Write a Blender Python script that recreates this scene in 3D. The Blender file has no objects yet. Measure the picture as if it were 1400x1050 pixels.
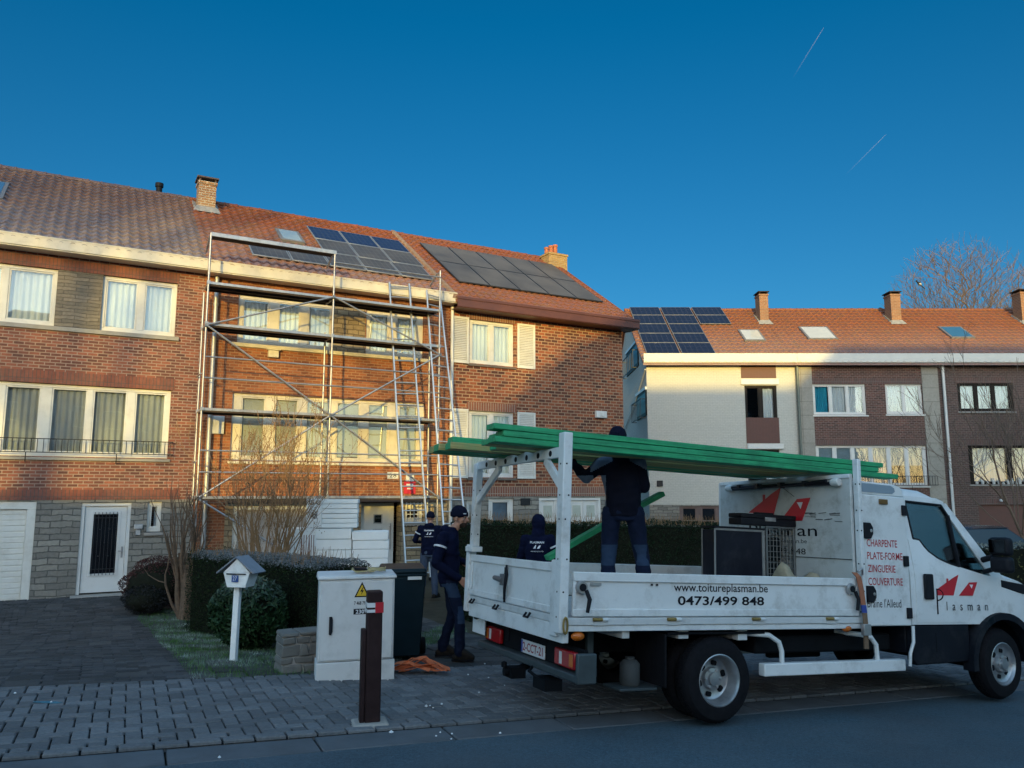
import bpy, bmesh, math, random
import numpy as np
from mathutils import Vector, Matrix
random.seed(7); RNG = np.random.default_rng(7)
SC = bpy.context.scene; COL = SC.collection
R = math.radians

# ------------------------------------------------------------------ camera
FPX, HC, TH = 1070.0, 1.54, math.atan(148/1070.0)     # focal length in photo pixels, eye height, upward tilt
cam = bpy.data.cameras.new('camera'); cam_o = bpy.data.objects.new('camera', cam); COL.objects.link(cam_o)
cam.sensor_fit = 'HORIZONTAL'; cam.sensor_width = 36.0; cam.lens = 36.0*FPX/1400
cam.clip_start = .1; cam.clip_end = 9000
cam_o.location = (0, 0, HC); cam_o.rotation_euler = (R(90)+TH, 0, 0)
SC.camera = cam_o
SC.render.resolution_x, SC.render.resolution_y = 1024, 768
# ------------------------------------------------------------------ sky, sun, exposure
SUN_EL, SUN_AZ = R(7.0), R(182.0)       # the sun stands low behind the photographer
w = bpy.data.worlds.new('World'); SC.world = w; w.use_nodes = True
nt = w.node_tree; nt.nodes.clear()
sky = nt.nodes.new('ShaderNodeTexSky'); sky.sky_type = 'NISHITA'; sky.sun_disc = False
sky.sun_elevation = SUN_EL; sky.sun_rotation = SUN_AZ
sky.air_density = 1.0; sky.dust_density = 0.7; sky.ozone_density = 3.0; sky.altitude = 100
# the half of the sky round the low sun is far brighter and paler than the deep blue half opposite it
tcw = nt.nodes.new('ShaderNodeTexCoord'); dt = nt.nodes.new('ShaderNodeVectorMath'); dt.operation = 'DOT_PRODUCT'
dt.inputs[1].default_value = (0, -math.cos(R(60)), math.sin(R(60))); nt.links.new(tcw.outputs['Generated'], dt.inputs[0])
mr = nt.nodes.new('ShaderNodeMapRange'); mr.interpolation_type = 'SMOOTHSTEP'; mr.inputs[1].default_value = .13; mr.inputs[2].default_value = .80
nt.links.new(dt.outputs['Value'], mr.inputs[0])
# the blue pales a little towards the rooftops
sz = nt.nodes.new('ShaderNodeSeparateXYZ'); nt.links.new(tcw.outputs['Generated'], sz.inputs[0])
mz_ = nt.nodes.new('ShaderNodeMapRange'); mz_.inputs[1].default_value = .06; mz_.inputs[2].default_value = .54; nt.links.new(sz.outputs[2], mz_.inputs[0])
low_ = nt.nodes.new('ShaderNodeMix'); low_.data_type = 'RGBA'; low_.inputs[6].default_value = (.42, .95, 1.24, 1); low_.inputs[7].default_value = (.012, .97, 1.28, 1); nt.links.new(mz_.outputs[0], low_.inputs[0])
tint = nt.nodes.new('ShaderNodeMix'); tint.data_type = 'RGBA'; tint.clamp_result = False
nt.links.new(low_.outputs[2], tint.inputs[6])
tint.inputs[7].default_value = (8.9, 7.6, 6.1, 1); nt.links.new(mr.outputs[0], tint.inputs[0])
mul = nt.nodes.new('ShaderNodeMix'); mul.data_type = 'RGBA'; mul.blend_type = 'MULTIPLY'; mul.inputs[0].default_value = 1.0; mul.clamp_result = False
nt.links.new(sky.outputs[0], mul.inputs[6]); nt.links.new(tint.outputs[2], mul.inputs[7])
bg = nt.nodes.new('ShaderNodeBackground'); bg.inputs[1].default_value = 0.12
wo = nt.nodes.new('ShaderNodeOutputWorld')
nt.links.new(mul.outputs[2], bg.inputs[0]); nt.links.new(bg.outputs[0], wo.inputs[0])
sl = bpy.data.lights.new('sun', 'SUN'); sl.energy = 4.8; sl.angle = R(0.55); sl.color = (1.0, .72, .18)
so = bpy.data.objects.new('sun', sl); COL.objects.link(so); so.location = (0, -30, 40)
_ts = Vector((math.sin(SUN_AZ)*math.cos(SUN_EL), math.cos(SUN_AZ)*math.cos(SUN_EL), math.sin(SUN_EL)))   # towards the sun
_ts = Vector((-0.035*math.cos(SUN_EL), -math.cos(SUN_EL), math.sin(SUN_EL)))
so.rotation_euler = _ts.to_track_quat('Z', 'Y').to_euler()
SC.view_settings.view_transform = 'Standard'; SC.view_settings.look = 'None'
SC.view_settings.exposure = 0.0; SC.view_settings.gamma = 1.0

# ------------------------------------------------------------------ measuring helpers (photo pixel -> point on a known plane)
def ray(px, py):
    x = (px-700)/FPX; y = (525-py)/FPX
    return Vector((x, math.cos(TH)-y*math.sin(TH), math.sin(TH)+y*math.cos(TH)))
EYE = Vector((0, 0, HC))
def onplane(px, py, p0, n):
    d = ray(px, py); n = Vector(n)
    return EYE + d*((Vector(p0)-EYE).dot(n)/d.dot(n))
AZ = R(61.0); D = Vector((math.sin(AZ), math.cos(AZ), 0)); N = Vector((-math.cos(AZ), math.sin(AZ), 0))
P0 = Vector(((120-700)/1080*18, 18.0, 0))
def fac(px, py, off=0):                 # terrace frontage: u along the street, z up, off = depth behind the frontage
    p = onplane(px, py, P0+N*off, N); q = p-P0
    return q.dot(D), p.z
def fpt(u, z, off=0): return P0 + D*u + N*off + Vector((0, 0, z))
def fu(px, py, off=0): return fac(px, py, off)[0]
# street frame: a along the kerb, b in from the kerb
RAZ = R(64.4); RD = Vector((math.sin(RAZ), math.cos(RAZ), 0)); RN = Vector((-math.cos(RAZ), math.sin(RAZ), 0)); RA0 = Vector((-3.21, 5.185, 0))
def ab(x, y):
    q = Vector((x, y, 0))-RA0; return q.dot(RD), q.dot(RN)
def sstep(t):
    t = min(1, max(0, t)); return t*t*(3-2*t)
def gz(x, y):                           # height of the ground
    a, b = ab(x, y)
    if b < -8:
        f = RA0 + RD*a + RN*(-8); x2, y2 = f.x, f.y
    else: x2, y2 = x, y
    x2 = max(-30, min(14, x2)); p = -.035*x2 - .045*min(y2, 16)
    if b <= 2.33: return p
    q = Vector((x, y, 0))-P0; u = q.dot(D)
    tgt = -.77 + .15*sstep((u-1.8)/1.2) - .25*sstep((u-9)/6) - .2*sstep((u-16)/8)
    return p + (tgt-p)*sstep((b-2.33)/7.5)
def gpt(px, py):                        # where a photo pixel meets the ground
    d = ray(px, py); t = 1.0
    lo = 1.0
    for i in range(4000):
        p = EYE+d*t
        if p.z <= gz(p.x, p.y): break
        lo = t; t += .02
    for i in range(20):
        m = (lo+t)/2; p = EYE+d*m
        if p.z <= gz(p.x, p.y): t = m
        else: lo = m
    return EYE+d*t

# ------------------------------------------------------------------ object helpers
def tag(o, label=None, cat=None, group=None, kind=None):
    if label: o['label'] = label
    if cat: o['category'] = cat
    if group: o['group'] = group
    if kind: o['kind'] = kind
    return o
def empty(name, M, label=None, cat=None, group=None):
    o = bpy.data.objects.new(name, None); COL.objects.link(o); o.empty_display_size = .2
    o.matrix_world = M if isinstance(M, Matrix) else Matrix.Translation(Vector(M))
    return tag(o, label, cat, group)
def frame(o, x, y, z):
    M = Matrix((( x[0], y[0], z[0], o[0]), (x[1], y[1], z[1], o[1]), (x[2], y[2], z[2], o[2]), (0, 0, 0, 1)))
    return M
def link(name, me, parent=None):
    o = bpy.data.objects.new(name, me); COL.objects.link(o)
    if parent: o.parent = parent
    return o
class MB:
    def __init__(s): s.v = []; s.f = []; s.m = []; s.cur = 0; s.T = None
    def add(s, vs, fs, mi=None):
        n = len(s.v)
        if s.T is not None: vs = [s.T @ Vector(p) for p in vs]
        s.v += [tuple(p) for p in vs]; s.f += [tuple(i+n for i in f) for f in fs]; s.m += [s.cur if mi is None else mi]*len(fs)
        return s
    def box(s, x0, x1, y0, y1, z0, z1, mi=None):
        return s.add([(x0,y0,z0),(x1,y0,z0),(x1,y1,z0),(x0,y1,z0),(x0,y0,z1),(x1,y0,z1),(x1,y1,z1),(x0,y1,z1)],
                     [(0,3,2,1),(4,5,6,7),(0,1,5,4),(1,2,6,5),(2,3,7,6),(3,0,4,7)], mi)
    def hexa(s, b, t, mi=None):          # two quads, bottom and top
        return s.add(list(b)+list(t), [(0,3,2,1),(4,5,6,7),(0,1,5,4),(1,2,6,5),(2,3,7,6),(3,0,4,7)], mi)
    def quad(s, a, b, c, d, mi=None): return s.add([a,b,c,d], [(0,1,2,3)], mi)
    def bar(s, p, q, w, h, up=(0,0,1), mi=None):   # rectangular bar from p to q
        p = Vector(p); q = Vector(q); d = (q-p).normalized(); up = Vector(up)
        if abs(d.dot(up)) > .98: up = Vector((0,1,0)) if abs(d.y) < .9 else Vector((1,0,0))
        x = d.cross(up).normalized()*(w/2); y = x.cross(d).normalized()*(h/2)
        return s.hexa([p-x-y, p+x-y, p+x+y, p-x+y], [q-x-y, q+x-y, q+x+y, q-x+y], mi)
    def tube(s, pts, r, n=8, mi=None, cap=True):
        pts = [Vector(p) for p in pts]; rs = r if isinstance(r, (list, tuple)) else [r]*len(pts)
        rings = []; base = len(s.v); vs = []; fs = []; ref = None
        for i, p in enumerate(pts):
            d = (pts[min(i+1, len(pts)-1)]-pts[max(i-1, 0)]).normalized()
            if ref is None:
                ref = Vector((0,0,1)) if abs(d.z) < .9 else Vector((1,0,0))
                ref = (ref - d*ref.dot(d)).normalized()
            else:
                ref = (ref - d*ref.dot(d))
                ref = ref.normalized() if ref.length > 1e-6 else d.orthogonal().normalized()
            y = d.cross(ref)
            for k in range(n):
                a = 2*math.pi*k/n; vs.append(p + ref*(math.cos(a)*rs[i]) + y*(math.sin(a)*rs[i]))
        for i in range(len(pts)-1):
            for k in range(n):
                fs.append((i*n+k, i*n+(k+1) % n, (i+1)*n+(k+1) % n, (i+1)*n+k))
        if cap:
            fs.append(tuple(range(n-1, -1, -1))); fs.append(tuple((len(pts)-1)*n+k for k in range(n)))
        return s.add(vs, fs, mi)
    def prism(s, outline, axis, a0, a1, mi=None):   # outline: list of 2D points; axis: 0,1,2 = extrusion axis
        def P(p, a):
            return (a, p[0], p[1]) if axis == 0 else ((p[0], a, p[1]) if axis == 1 else (p[0], p[1], a))
        n = len(outline); vs = [P(p, a0) for p in outline]+[P(p, a1) for p in outline]
        fs = [tuple(range(n-1, -1, -1)), tuple(range(n, 2*n))]+[(i, (i+1) % n, n+(i+1) % n, n+i) for i in range(n)]
        return s.add(vs, fs, mi)
    def lathe(s, prof, c, axis, n=32, mi=None, mis=None):   # prof: (radius, along axis)
        c = Vector(c); ax = Vector(axis).normalized(); x = ax.orthogonal().normalized(); y = ax.cross(x)
        vs = []; m = len(prof)
        for k in range(n):
            a = 2*math.pi*k/n; e = x*math.cos(a)+y*math.sin(a)
            for r, t in prof: vs.append(c+ax*t+e*r)
        for j in range(m-1):
            fs = [(k*m+j, ((k+1) % n)*m+j, ((k+1) % n)*m+j+1, k*m+j+1) for k in range(n)]
            if j == 0: s.add(vs, fs, mi if mis is None else mis[j]); b = len(s.v)-len(vs)
            else:
                s.f += [tuple(i+b for i in f) for f in fs]; s.m += [(s.cur if mi is None else mi) if mis is None else mis[j]]*len(fs)
        return s
    def build(s, name, mats, parent=None, smooth=None, bevel=0, seg=2, fix=True, weld=False):
        me = bpy.data.meshes.new(name); me.from_pydata(s.v, [], s.f)
        if not isinstance(mats, (list, tuple)): mats = [mats]
        for m in mats: me.materials.append(m)
        if len(mats) > 1: me.polygons.foreach_set('material_index', s.m)
        if fix or weld:
            bm = bmesh.new(); bm.from_mesh(me)
            if weld: bmesh.ops.remove_doubles(bm, verts=bm.verts, dist=1e-5)
            bmesh.ops.recalc_face_normals(bm, faces=bm.faces); bm.to_mesh(me); bm.free()
        if smooth is not None:
            me.polygons.foreach_set('use_smooth', [True]*len(me.polygons)); me.set_sharp_from_angle(angle=R(smooth))
        me.update(); o = link(name, me, parent)
        if bevel:
            b = o.modifiers.new('bevel', 'BEVEL'); b.width = bevel; b.segments = seg; b.limit_method = 'ANGLE'; b.angle_limit = R(40); b.harden_normals = False
            if smooth is None:
                me.polygons.foreach_set('use_smooth', [True]*len(me.polygons)); me.set_sharp_from_angle(angle=R(35))
        return o
def npmesh(name, V, Q, mat, parent=None, smooth=False, mi=None):   # numpy verts, faces of one size
    V = np.asarray(V, dtype=np.float32); Q = np.asarray(Q, dtype=np.int32); k = Q.shape[1]
    me = bpy.data.meshes.new(name); me.vertices.add(len(V)); me.vertices.foreach_set('co', V.ravel())
    me.loops.add(Q.size); me.loops.foreach_set('vertex_index', Q.ravel())
    me.polygons.add(len(Q)); me.polygons.foreach_set('loop_start', np.arange(0, Q.size, k, dtype=np.int32))
    me.polygons.foreach_set('use_smooth', np.full(len(Q), smooth))
    for m in (mat if isinstance(mat, (list, tuple)) else [mat]): me.materials.append(m)
    if mi is not None: me.polygons.foreach_set('material_index', np.asarray(mi, dtype=np.int32))
    me.update(calc_edges=True); me.validate()
    return link(name, me, parent)

# ------------------------------------------------------------------ materials
class NT:
    def __init__(s, name):
        s.mat = bpy.data.materials.new(name); s.mat.use_nodes = True; s.t = s.mat.node_tree
        s.b = s.t.nodes['Principled BSDF']; s.out = s.t.nodes['Material Output']
        s.tc = s.n('ShaderNodeTexCoord')
    def n(s, typ, **k):
        o = s.t.nodes.new(typ)
        for a, v in k.items(): setattr(o, a, v)
        return o
    def l(s, a, b): s.t.links.new(a, b)
    def noise(s, scale, detail=4, rough=.6, vec=None):
        o = s.n('ShaderNodeTexNoise'); o.inputs['Scale'].default_value = scale; o.inputs['Detail'].default_value = detail; o.inputs['Roughness'].default_value = rough
        s.l(vec or s.tc.outputs['Object'], o.inputs['Vector']); return o
    def ramp(s, fac, stops):
        o = s.n('ShaderNodeValToRGB'); e = o.color_ramp.elements
        while len(e) < len(stops): e.new(.5)
        for i, (p, c) in enumerate(stops): e[i].position = p; e[i].color = (*c, 1) if len(c) == 3 else c
        s.l(fac, o.inputs[0]); return o
    def mix(s, fac, a, b, mode='MIX'):
        o = s.n('ShaderNodeMix', data_type='RGBA', blend_type=mode)
        for i, x in ((0, fac), (6, a), (7, b)):
            if hasattr(x, 'links'): s.l(x, o.inputs[i])
            else: o.inputs[i].default_value = x if i == 0 else (*x, 1)
        return o.outputs[2]
    def math(s, op, a, b=0.0, clamp=False):
        o = s.n('ShaderNodeMath', operation=op, use_clamp=clamp)
        for i, x in enumerate((a, b)):
            if hasattr(x, 'links'): s.l(x, o.inputs[i])
            else: o.inputs[i].default_value = x
        return o.outputs[0]
    def bump(s, h, strength=.4, dist=.02):
        o = s.n('ShaderNodeBump'); o.inputs['Strength'].default_value = strength; o.inputs['Distance'].default_value = dist
        s.l(h, o.inputs['Height']); s.l(o.outputs[0], s.b.inputs['Normal'])
    def col(s, c): s.l(c, s.b.inputs['Base Color'])
    def set(s, **k):
        for a, v in k.items(): s.b.inputs[a.replace('_', ' ')].default_value = v
_mc = {}
def sh(c, k): return tuple(min(1, x*k) for x in c)
def pm(name, c, rough=.6, metal=0.0, var=.18, scale=6.0, bump=0.0, bscale=40.0, spec=None, dirt=None, dirt_amt=.5, dscale=2.5, rvar=0.1):
    "plain surface with uneven colour and a little wear"
    if name in _mc: return _mc[name]
    t = NT(name); no = t.noise(scale, 5)
    r = t.ramp(no.outputs[0], [(.25, sh(c, 1-var)), (.75, sh(c, 1+var))]); cc = r.outputs[0]
    if dirt:
        n2 = t.noise(dscale, 7, .75); f = t.ramp(n2.outputs[0], [(.5, (0,0,0)), (.72, (dirt_amt,)*3)])
        cc = t.mix(f.outputs[0], cc, dirt)
    t.col(cc); t.set(Roughness=rough, Metallic=metal)
    if rvar:
        rr = t.n('ShaderNodeMapRange'); rr.inputs[3].default_value = max(0, rough-rvar); rr.inputs[4].default_value = min(1, rough+rvar)
        t.l(no.outputs[0], rr.inputs[0]); t.l(rr.outputs[0], t.b.inputs['Roughness'])
    if spec is None and max(c) < .09 and metal < .2 and rough > .25: spec = .10
    if spec is not None: t.b.inputs['Specular IOR Level'].default_value = spec
    if bump:
        n3 = t.noise(bscale, 4); t.bump(n3.outputs[0], bump, .01)
    _mc[name] = t.mat; return t.mat
def brickm(name, c1, c2, mortar, bw=.22, bh=.075, ms=.012, rough=.85, soldier=False, squash=.5, stain=(.1,.09,.08), bump=.5, hv=.5, xy='wall', wob=0.0):
    if name in _mc: return _mc[name]
    t = NT(name); sep = t.n('ShaderNodeSeparateXYZ'); t.l(t.tc.outputs['Object'], sep.inputs[0])
    h = t.math('ADD', sep.outputs[0], sep.outputs[1]) if xy == 'wall' else sep.outputs[0]
    vv = sep.outputs[2] if xy == 'wall' else sep.outputs[1]
    cb = t.n('ShaderNodeCombineXYZ')
    if soldier: t.l(vv, cb.inputs[0]); t.l(h, cb.inputs[1])
    else: t.l(h, cb.inputs[0]); t.l(vv, cb.inputs[1])
    vec = cb.outputs[0]
    if wob:
        nw = t.noise(3.0, 3); ad = t.n('ShaderNodeVectorMath', operation='MULTIPLY_ADD'); ad.inputs[1].default_value = (wob,)*3
        t.l(nw.outputs['Color'], ad.inputs[0]); t.l(vec, ad.inputs[2]); vec = ad.outputs[0]
    br = t.n('ShaderNodeTexBrick', offset=(0 if soldier else squash)); t.l(vec, br.inputs['Vector'])
    br.inputs['Scale'].default_value = 1.0; br.inputs['Brick Width'].default_value = bw; br.inputs['Row Height'].default_value = bh
    br.inputs['Mortar Size'].default_value = ms; br.inputs['Mortar Smooth'].default_value = .2; br.inputs['Bias'].default_value = 0.0
    br.inputs['Color1'].default_value = (*c1, 1); br.inputs['Color2'].default_value = (*c2, 1); br.inputs['Mortar'].default_value = (*mortar, 1)
    n1 = t.noise(.9, 6, .7); n2 = t.noise(14, 4)
    c = t.mix(t.ramp(n1.outputs[0], [(.35, (0,0,0)), (.75, (.5,)*3)]).outputs[0], br.outputs['Color'], stain)
    c = t.mix(.35, c, t.ramp(n2.outputs[0], [(.3, (.35,)*3), (.7, (.8,)*3)]).outputs[0], 'SOFT_LIGHT')
    t.col(c); t.set(Roughness=rough)
    hh = t.math('SUBTRACT', t.math('MULTIPLY', n2.outputs[0], hv), br.outputs['Fac'])
    t.bump(hh, bump, .012)
    _mc[name] = t.mat; return t.mat
def glassm(name, tint=(.9,.95,1), dark=0.0, refl=1.0):
    if name in _mc: return _mc[name]
    t = NT(name); tr = t.n('ShaderNodeBsdfTransparent'); tr.inputs[0].default_value = (*tint, 1)
    gl = t.n('ShaderNodeBsdfGlossy'); gl.inputs['Roughness'].default_value = .02; gl.inputs['Color'].default_value = (refl,)*3+(1,)
    fr = t.n('ShaderNodeFresnel'); fr.inputs[0].default_value = 1.52
    f = t.math('ADD', t.math('MULTIPLY', fr.outputs[0], .8), .035+dark, True)
    nb = t.noise(1.3, 2); bp = t.n('ShaderNodeBump'); bp.inputs['Strength'].default_value = .04; bp.inputs['Distance'].default_value = .05
    t.l(nb.outputs[0], bp.inputs['Height']); t.l(bp.outputs[0], gl.inputs['Normal'])
    mx = t.n('ShaderNodeMixShader'); t.l(f, mx.inputs[0]); t.l(tr.outputs[0], mx.inputs[1]); t.l(gl.outputs[0], mx.inputs[2]); t.l(mx.outputs[0], t.out.inputs[0])
    _mc[name] = t.mat; return t.mat
def tilem(name, c, c2, frost, moss=(.10,.09,.05)):
    t = NT(name); n1 = t.noise(.8, 6, .7); n2 = t.noise(9, 4, .6); n3 = t.noise(2.2, 6, .75)
    cc = t.ramp(n2.outputs[0], [(.25, c2), (.75, c)]).outputs[0]
    cc = t.mix(t.ramp(n3.outputs[0], [(.45, (0,0,0)), (.75, (.6,)*3)]).outputs[0], cc, moss)
    sep = t.n('ShaderNodeSeparateXYZ'); t.l(t.tc.outputs['Object'], sep.inputs[0])
    mr = t.n('ShaderNodeMapRange'); mr.inputs[1].default_value = 9.9; mr.inputs[2].default_value = 7.4     # hoar frost lies on the lower courses
    mr.inputs[3].default_value = frost[0]; mr.inputs[4].default_value = frost[1]; t.l(sep.outputs[2], mr.inputs[0])
    n4 = t.noise(30, 3, .7)
    fm = t.math('MULTIPLY', mr.outputs[0], t.ramp(n4.outputs[0], [(.3, (.25,)*3), (.62, (1,1,1))]).outputs[0])
    fm = t.math('MULTIPLY', fm, t.ramp(n1.outputs[0], [(.2, (.5,)*3), (.7, (1,1,1))]).outputs[0], True)
    cc = t.mix(fm, cc, (.52,.52,.55)); t.col(cc); t.set(Roughness=.62); t.bump(n2.outputs[0], .25, .01)
    return t.mat
WHITE = pm('white_pvc', (.66,.65,.62), .35, var=.04, scale=2, dirt=(.4,.38,.34), dirt_amt=.35)
WHITEP = pm('white_painted_wood', (.68,.66,.60), .5, var=.06, scale=4, dirt=(.42,.38,.32), dirt_amt=.4)
CREAM = pm('cream_paint', (.64,.58,.46), .5, var=.07, scale=4, dirt=(.4,.34,.26), dirt_amt=.5)
CONC = pm('concrete', (.32,.30,.27), .85, var=.2, scale=5, bump=.3, dirt=(.15,.14,.12), dirt_amt=.6)
GLASS = glassm('window_glass'); GLASSD = glassm('dark_glass', (.35,.42,.45), .02)
CURT = pm('net_curtain', (.70,.68,.62), .9, var=.05, scale=3); CURTG = pm('grey_curtain', (.42,.40,.36), .9, var=.08, scale=3)
BLIND = pm('beige_blind', (.50,.45,.36), .85, var=.05, scale=2); TEAL = pm('teal_curtain', (.02,.30,.38), .8, var=.1)
DARK = pm('dark_interior', (.02,.02,.022), .8, var=.2); IRON = pm('black_iron', (.018,.018,.02), .5, metal=.3, var=.3)
STEEL = pm('galvanised_steel', (.42,.41,.41), .42, metal=.75, var=.18, scale=9, dirt=(.22,.14,.09), dirt_amt=.5)
ALU = pm('ladder_aluminium', (.5,.5,.5), .4, metal=.8, var=.12, scale=9)
DECK = pm('deck_boards', (.07,.052,.042), .8, var=.3, scale=8, bump=.2)
LEAD = pm('lead_flashing', (.40,.40,.40), .6, var=.2, scale=7)
BROWNP = pm('brown_paint', (.10,.035,.025), .45, var=.15, scale=5)
RUBBER = pm('tyre_rubber', (.009,.009,.011), .75, var=.35, scale=20, bump=.2)
BLACKP = pm('black_plastic', (.014,.015,.019), .5, var=.25, scale=10)
# ================================================================== GROUND
def road_pt(a, b): p = RA0 + RD*a + RN*b; return p.x, p.y
def ground_sheet():
    xs = sorted(set([-1500,-800,-400,-200,-120,-80,-60,-45]+[x*1.0 for x in range(-36, 41)]+[45,60,80,120,200,400,800,1500]))
    V = []; F = []; n = len(xs)
    for y in xs:
        for x in xs:
            V.append((x, y+4, gz(x, y+4)-.06))
    for j in range(n-1):
        for i in range(n-1): F.append((j*n+i, j*n+i+1, (j+1)*n+i+1, (j+1)*n+i))
    o = npmesh('ground', V, F, pm('garden_soil', (.055,.05,.035), .95, var=.4, scale=3, bump=.5, bscale=25), smooth=True)
    tag(o, kind='structure')
ground_sheet()
def strip(name, a0, a1, b0, b1, dz, mat, na, nb):
    V = []; F = []
    for j in range(nb+1):
        for i in range(na+1):
            x, y = road_pt(a0+(a1-a0)*i/na, b0+(b1-b0)*j/nb); V.append((x, y, gz(x, y)+dz))
    for j in range(nb):
        for i in range(na): q = j*(na+1)+i; F.append((q, q+1, q+na+2, q+na+1))
    return tag(npmesh(name, V, F, mat, smooth=True), kind='structure')
def asphalt():
    t = NT('asphalt'); n1 = t.noise(150, 2, .5); n2 = t.noise(1.2, 6, .7); n3 = t.noise(.35, 3)
    c = t.ramp(n1.outputs[0], [(.3, (.030,.056,.074)), (.62, (.064,.108,.135)), (.78, (.15,.19,.22))]).outputs[0]
    n4 = t.noise(38, 3, .7); c = t.mix(.55, c, t.ramp(n4.outputs[0], [(.3, (.22,)*3), (.7, (.80,)*3)]).outputs[0], 'OVERLAY')
    c = t.mix(t.ramp(n2.outputs[0], [(.4, (0,0,0)), (.8, (.55,)*3)]).outputs[0], c, (.10,.11,.12))
    c = t.mix(t.ramp(n3.outputs[0], [(.45, (0,0,0)), (.6, (.35,)*3)]).outputs[0], c, (.035,.037,.04))
    t.col(c); t.set(Roughness=.78); t.b.inputs['Specular IOR Level'].default_value = .3; t.bump(n1.outputs[0], .6, .008); return t.mat
strip('road', -45, 60, -6.6, -.34, -.03, asphalt(), 105, 8)
strip('far_pavement', -45, 60, -9.6, -6.6, .02, CONC, 60, 4)
def slabs():                             # flat concrete channel between road and pavement
    m = MB(); a = -14.0
    random.seed(3)
    while a < 24:
        d = .995; j = random.uniform(-.003, .003)
        P = [road_pt(a, -.34), road_pt(a+d-.012, -.34), road_pt(a+d-.012, -.012), road_pt(a, -.012)]
        m.hexa([(x, y, gz(x, y)-.15) for x, y in P], [(x, y, gz(x, y)-.024+j+(.012 if k > 1 else 0)) for k, (x, y) in enumerate(P)]); a += d+.002
    tag(m.build('kerb', pm('kerb_concrete', (.085,.095,.105), .85, var=.22, scale=4, bump=.35, bscale=60, dirt=(.06,.06,.06), dirt_amt=.7), bevel=.008, seg=1), kind='structure')
slabs()
def attr_mat(name, dark, light, rough=.8):
    t = NT(name); at = t.n('ShaderNodeAttribute', attribute_name='tone')
    c = t.ramp(at.outputs['Fac'], [(0, dark), (1, light)]).outputs[0]; n1 = t.noise(35, 4, .7); n2 = t.noise(1.1, 6, .7)
    c = t.mix(.5, c, t.ramp(n1.outputs[0], [(.3, (.3,)*3), (.7, (.72,)*3)]).outputs[0], 'OVERLAY')
    c = t.mix(t.ramp(n2.outputs[0], [(.45, (0,0,0)), (.75, (.55,)*3)]).outputs[0], c, sh(dark, .6))
    t.col(c); t.set(Roughness=rough); t.b.inputs['Specular IOR Level'].default_value = .25; t.bump(n1.outputs[0], .5, .006); return t.mat
def pavers(name, rects, hfun, mat, gap=.006, ch=.006, tilt=.0025, th=.05):
    "rects: list of 4 ground corners (x, y) counter-clockwise"
    V = []; F = []; tone = []
    for P in rects:
        c = Vector((sum(p[0] for p in P)/4, sum(p[1] for p in P)/4)); b = len(V); dz = random.uniform(-tilt, tilt); tx = random.uniform(-.006, .006)
        def ins(p, d):
            v = Vector(p)-c; k = max(0, 1-d/max(.02, v.length)*1.4); return c+v*k
        for p in P: q = ins(p, gap/2); V.append((q.x, q.y, hfun(q.x, q.y)-th))
        for p in P: q = ins(p, gap/2); V.append((q.x, q.y, hfun(q.x, q.y)-ch+dz))
        for p in P: q = ins(p, gap/2+ch); V.append((q.x, q.y, hfun(q.x, q.y)+dz+tx*(q.x-c.x)))
        for k in range(4):
            l = (k+1) % 4; F += [(b+k, b+l, b+4+l, b+4+k), (b+4+k, b+4+l, b+8+l, b+8+k)]
        F.append((b+8, b+9, b+10, b+11)); tone += [random.random()]*9
    o = npmesh(name, V, F, mat); at = o.data.attributes.new('tone', 'FLOAT', 'FACE'); at.data.foreach_set('value', np.array(tone, dtype=np.float32)); return o
def sidewalk():
    random.seed(5); rects = []
    def R4(a0, a1, b0, b1): rects.append([road_pt(a0, b0), road_pt(a1, b0), road_pt(a1, b1), road_pt(a0, b1)])
    a = -11.0
    while a < 21: R4(a, a+.22, 0, .11); a += .22          # edging row
    L = .225; W = L/2                                       # herringbone
    b0, b1 = .11, 2.33
    n = int(32/W)
    for r in range(-1, int((b1-b0)/W)+2):
        for c in range(0, n):
            k = (c-r) % 4; a0 = -11.0+c*W; bb = b0+r*W
            if k == 0: q = (a0, a0+L, bb, bb+W)
            elif k == 3: q = (a0, a0+W, bb, bb+L)
            else: continue
            x0, x1, y0, y1 = q; y0 = max(y0, b0); y1 = min(y1, b1)
            if y1-y0 > .03: R4(x0, x1, y0, y1)
    o = pavers('sidewalk', rects, lambda x, y: gz(x, y)+.012, attr_mat('pavement_block', (.092,.097,.102), (.165,.170,.175)), gap=.012, ch=.008)
    tag(o, kind='structure')
    strip('sidewalk_bed', -11, 21, -.01, 2.36, -.012, pm('joint_sand', (.008,.008,.008), .95, var=.4, scale=20), 60, 6)
sidewalk()
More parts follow.
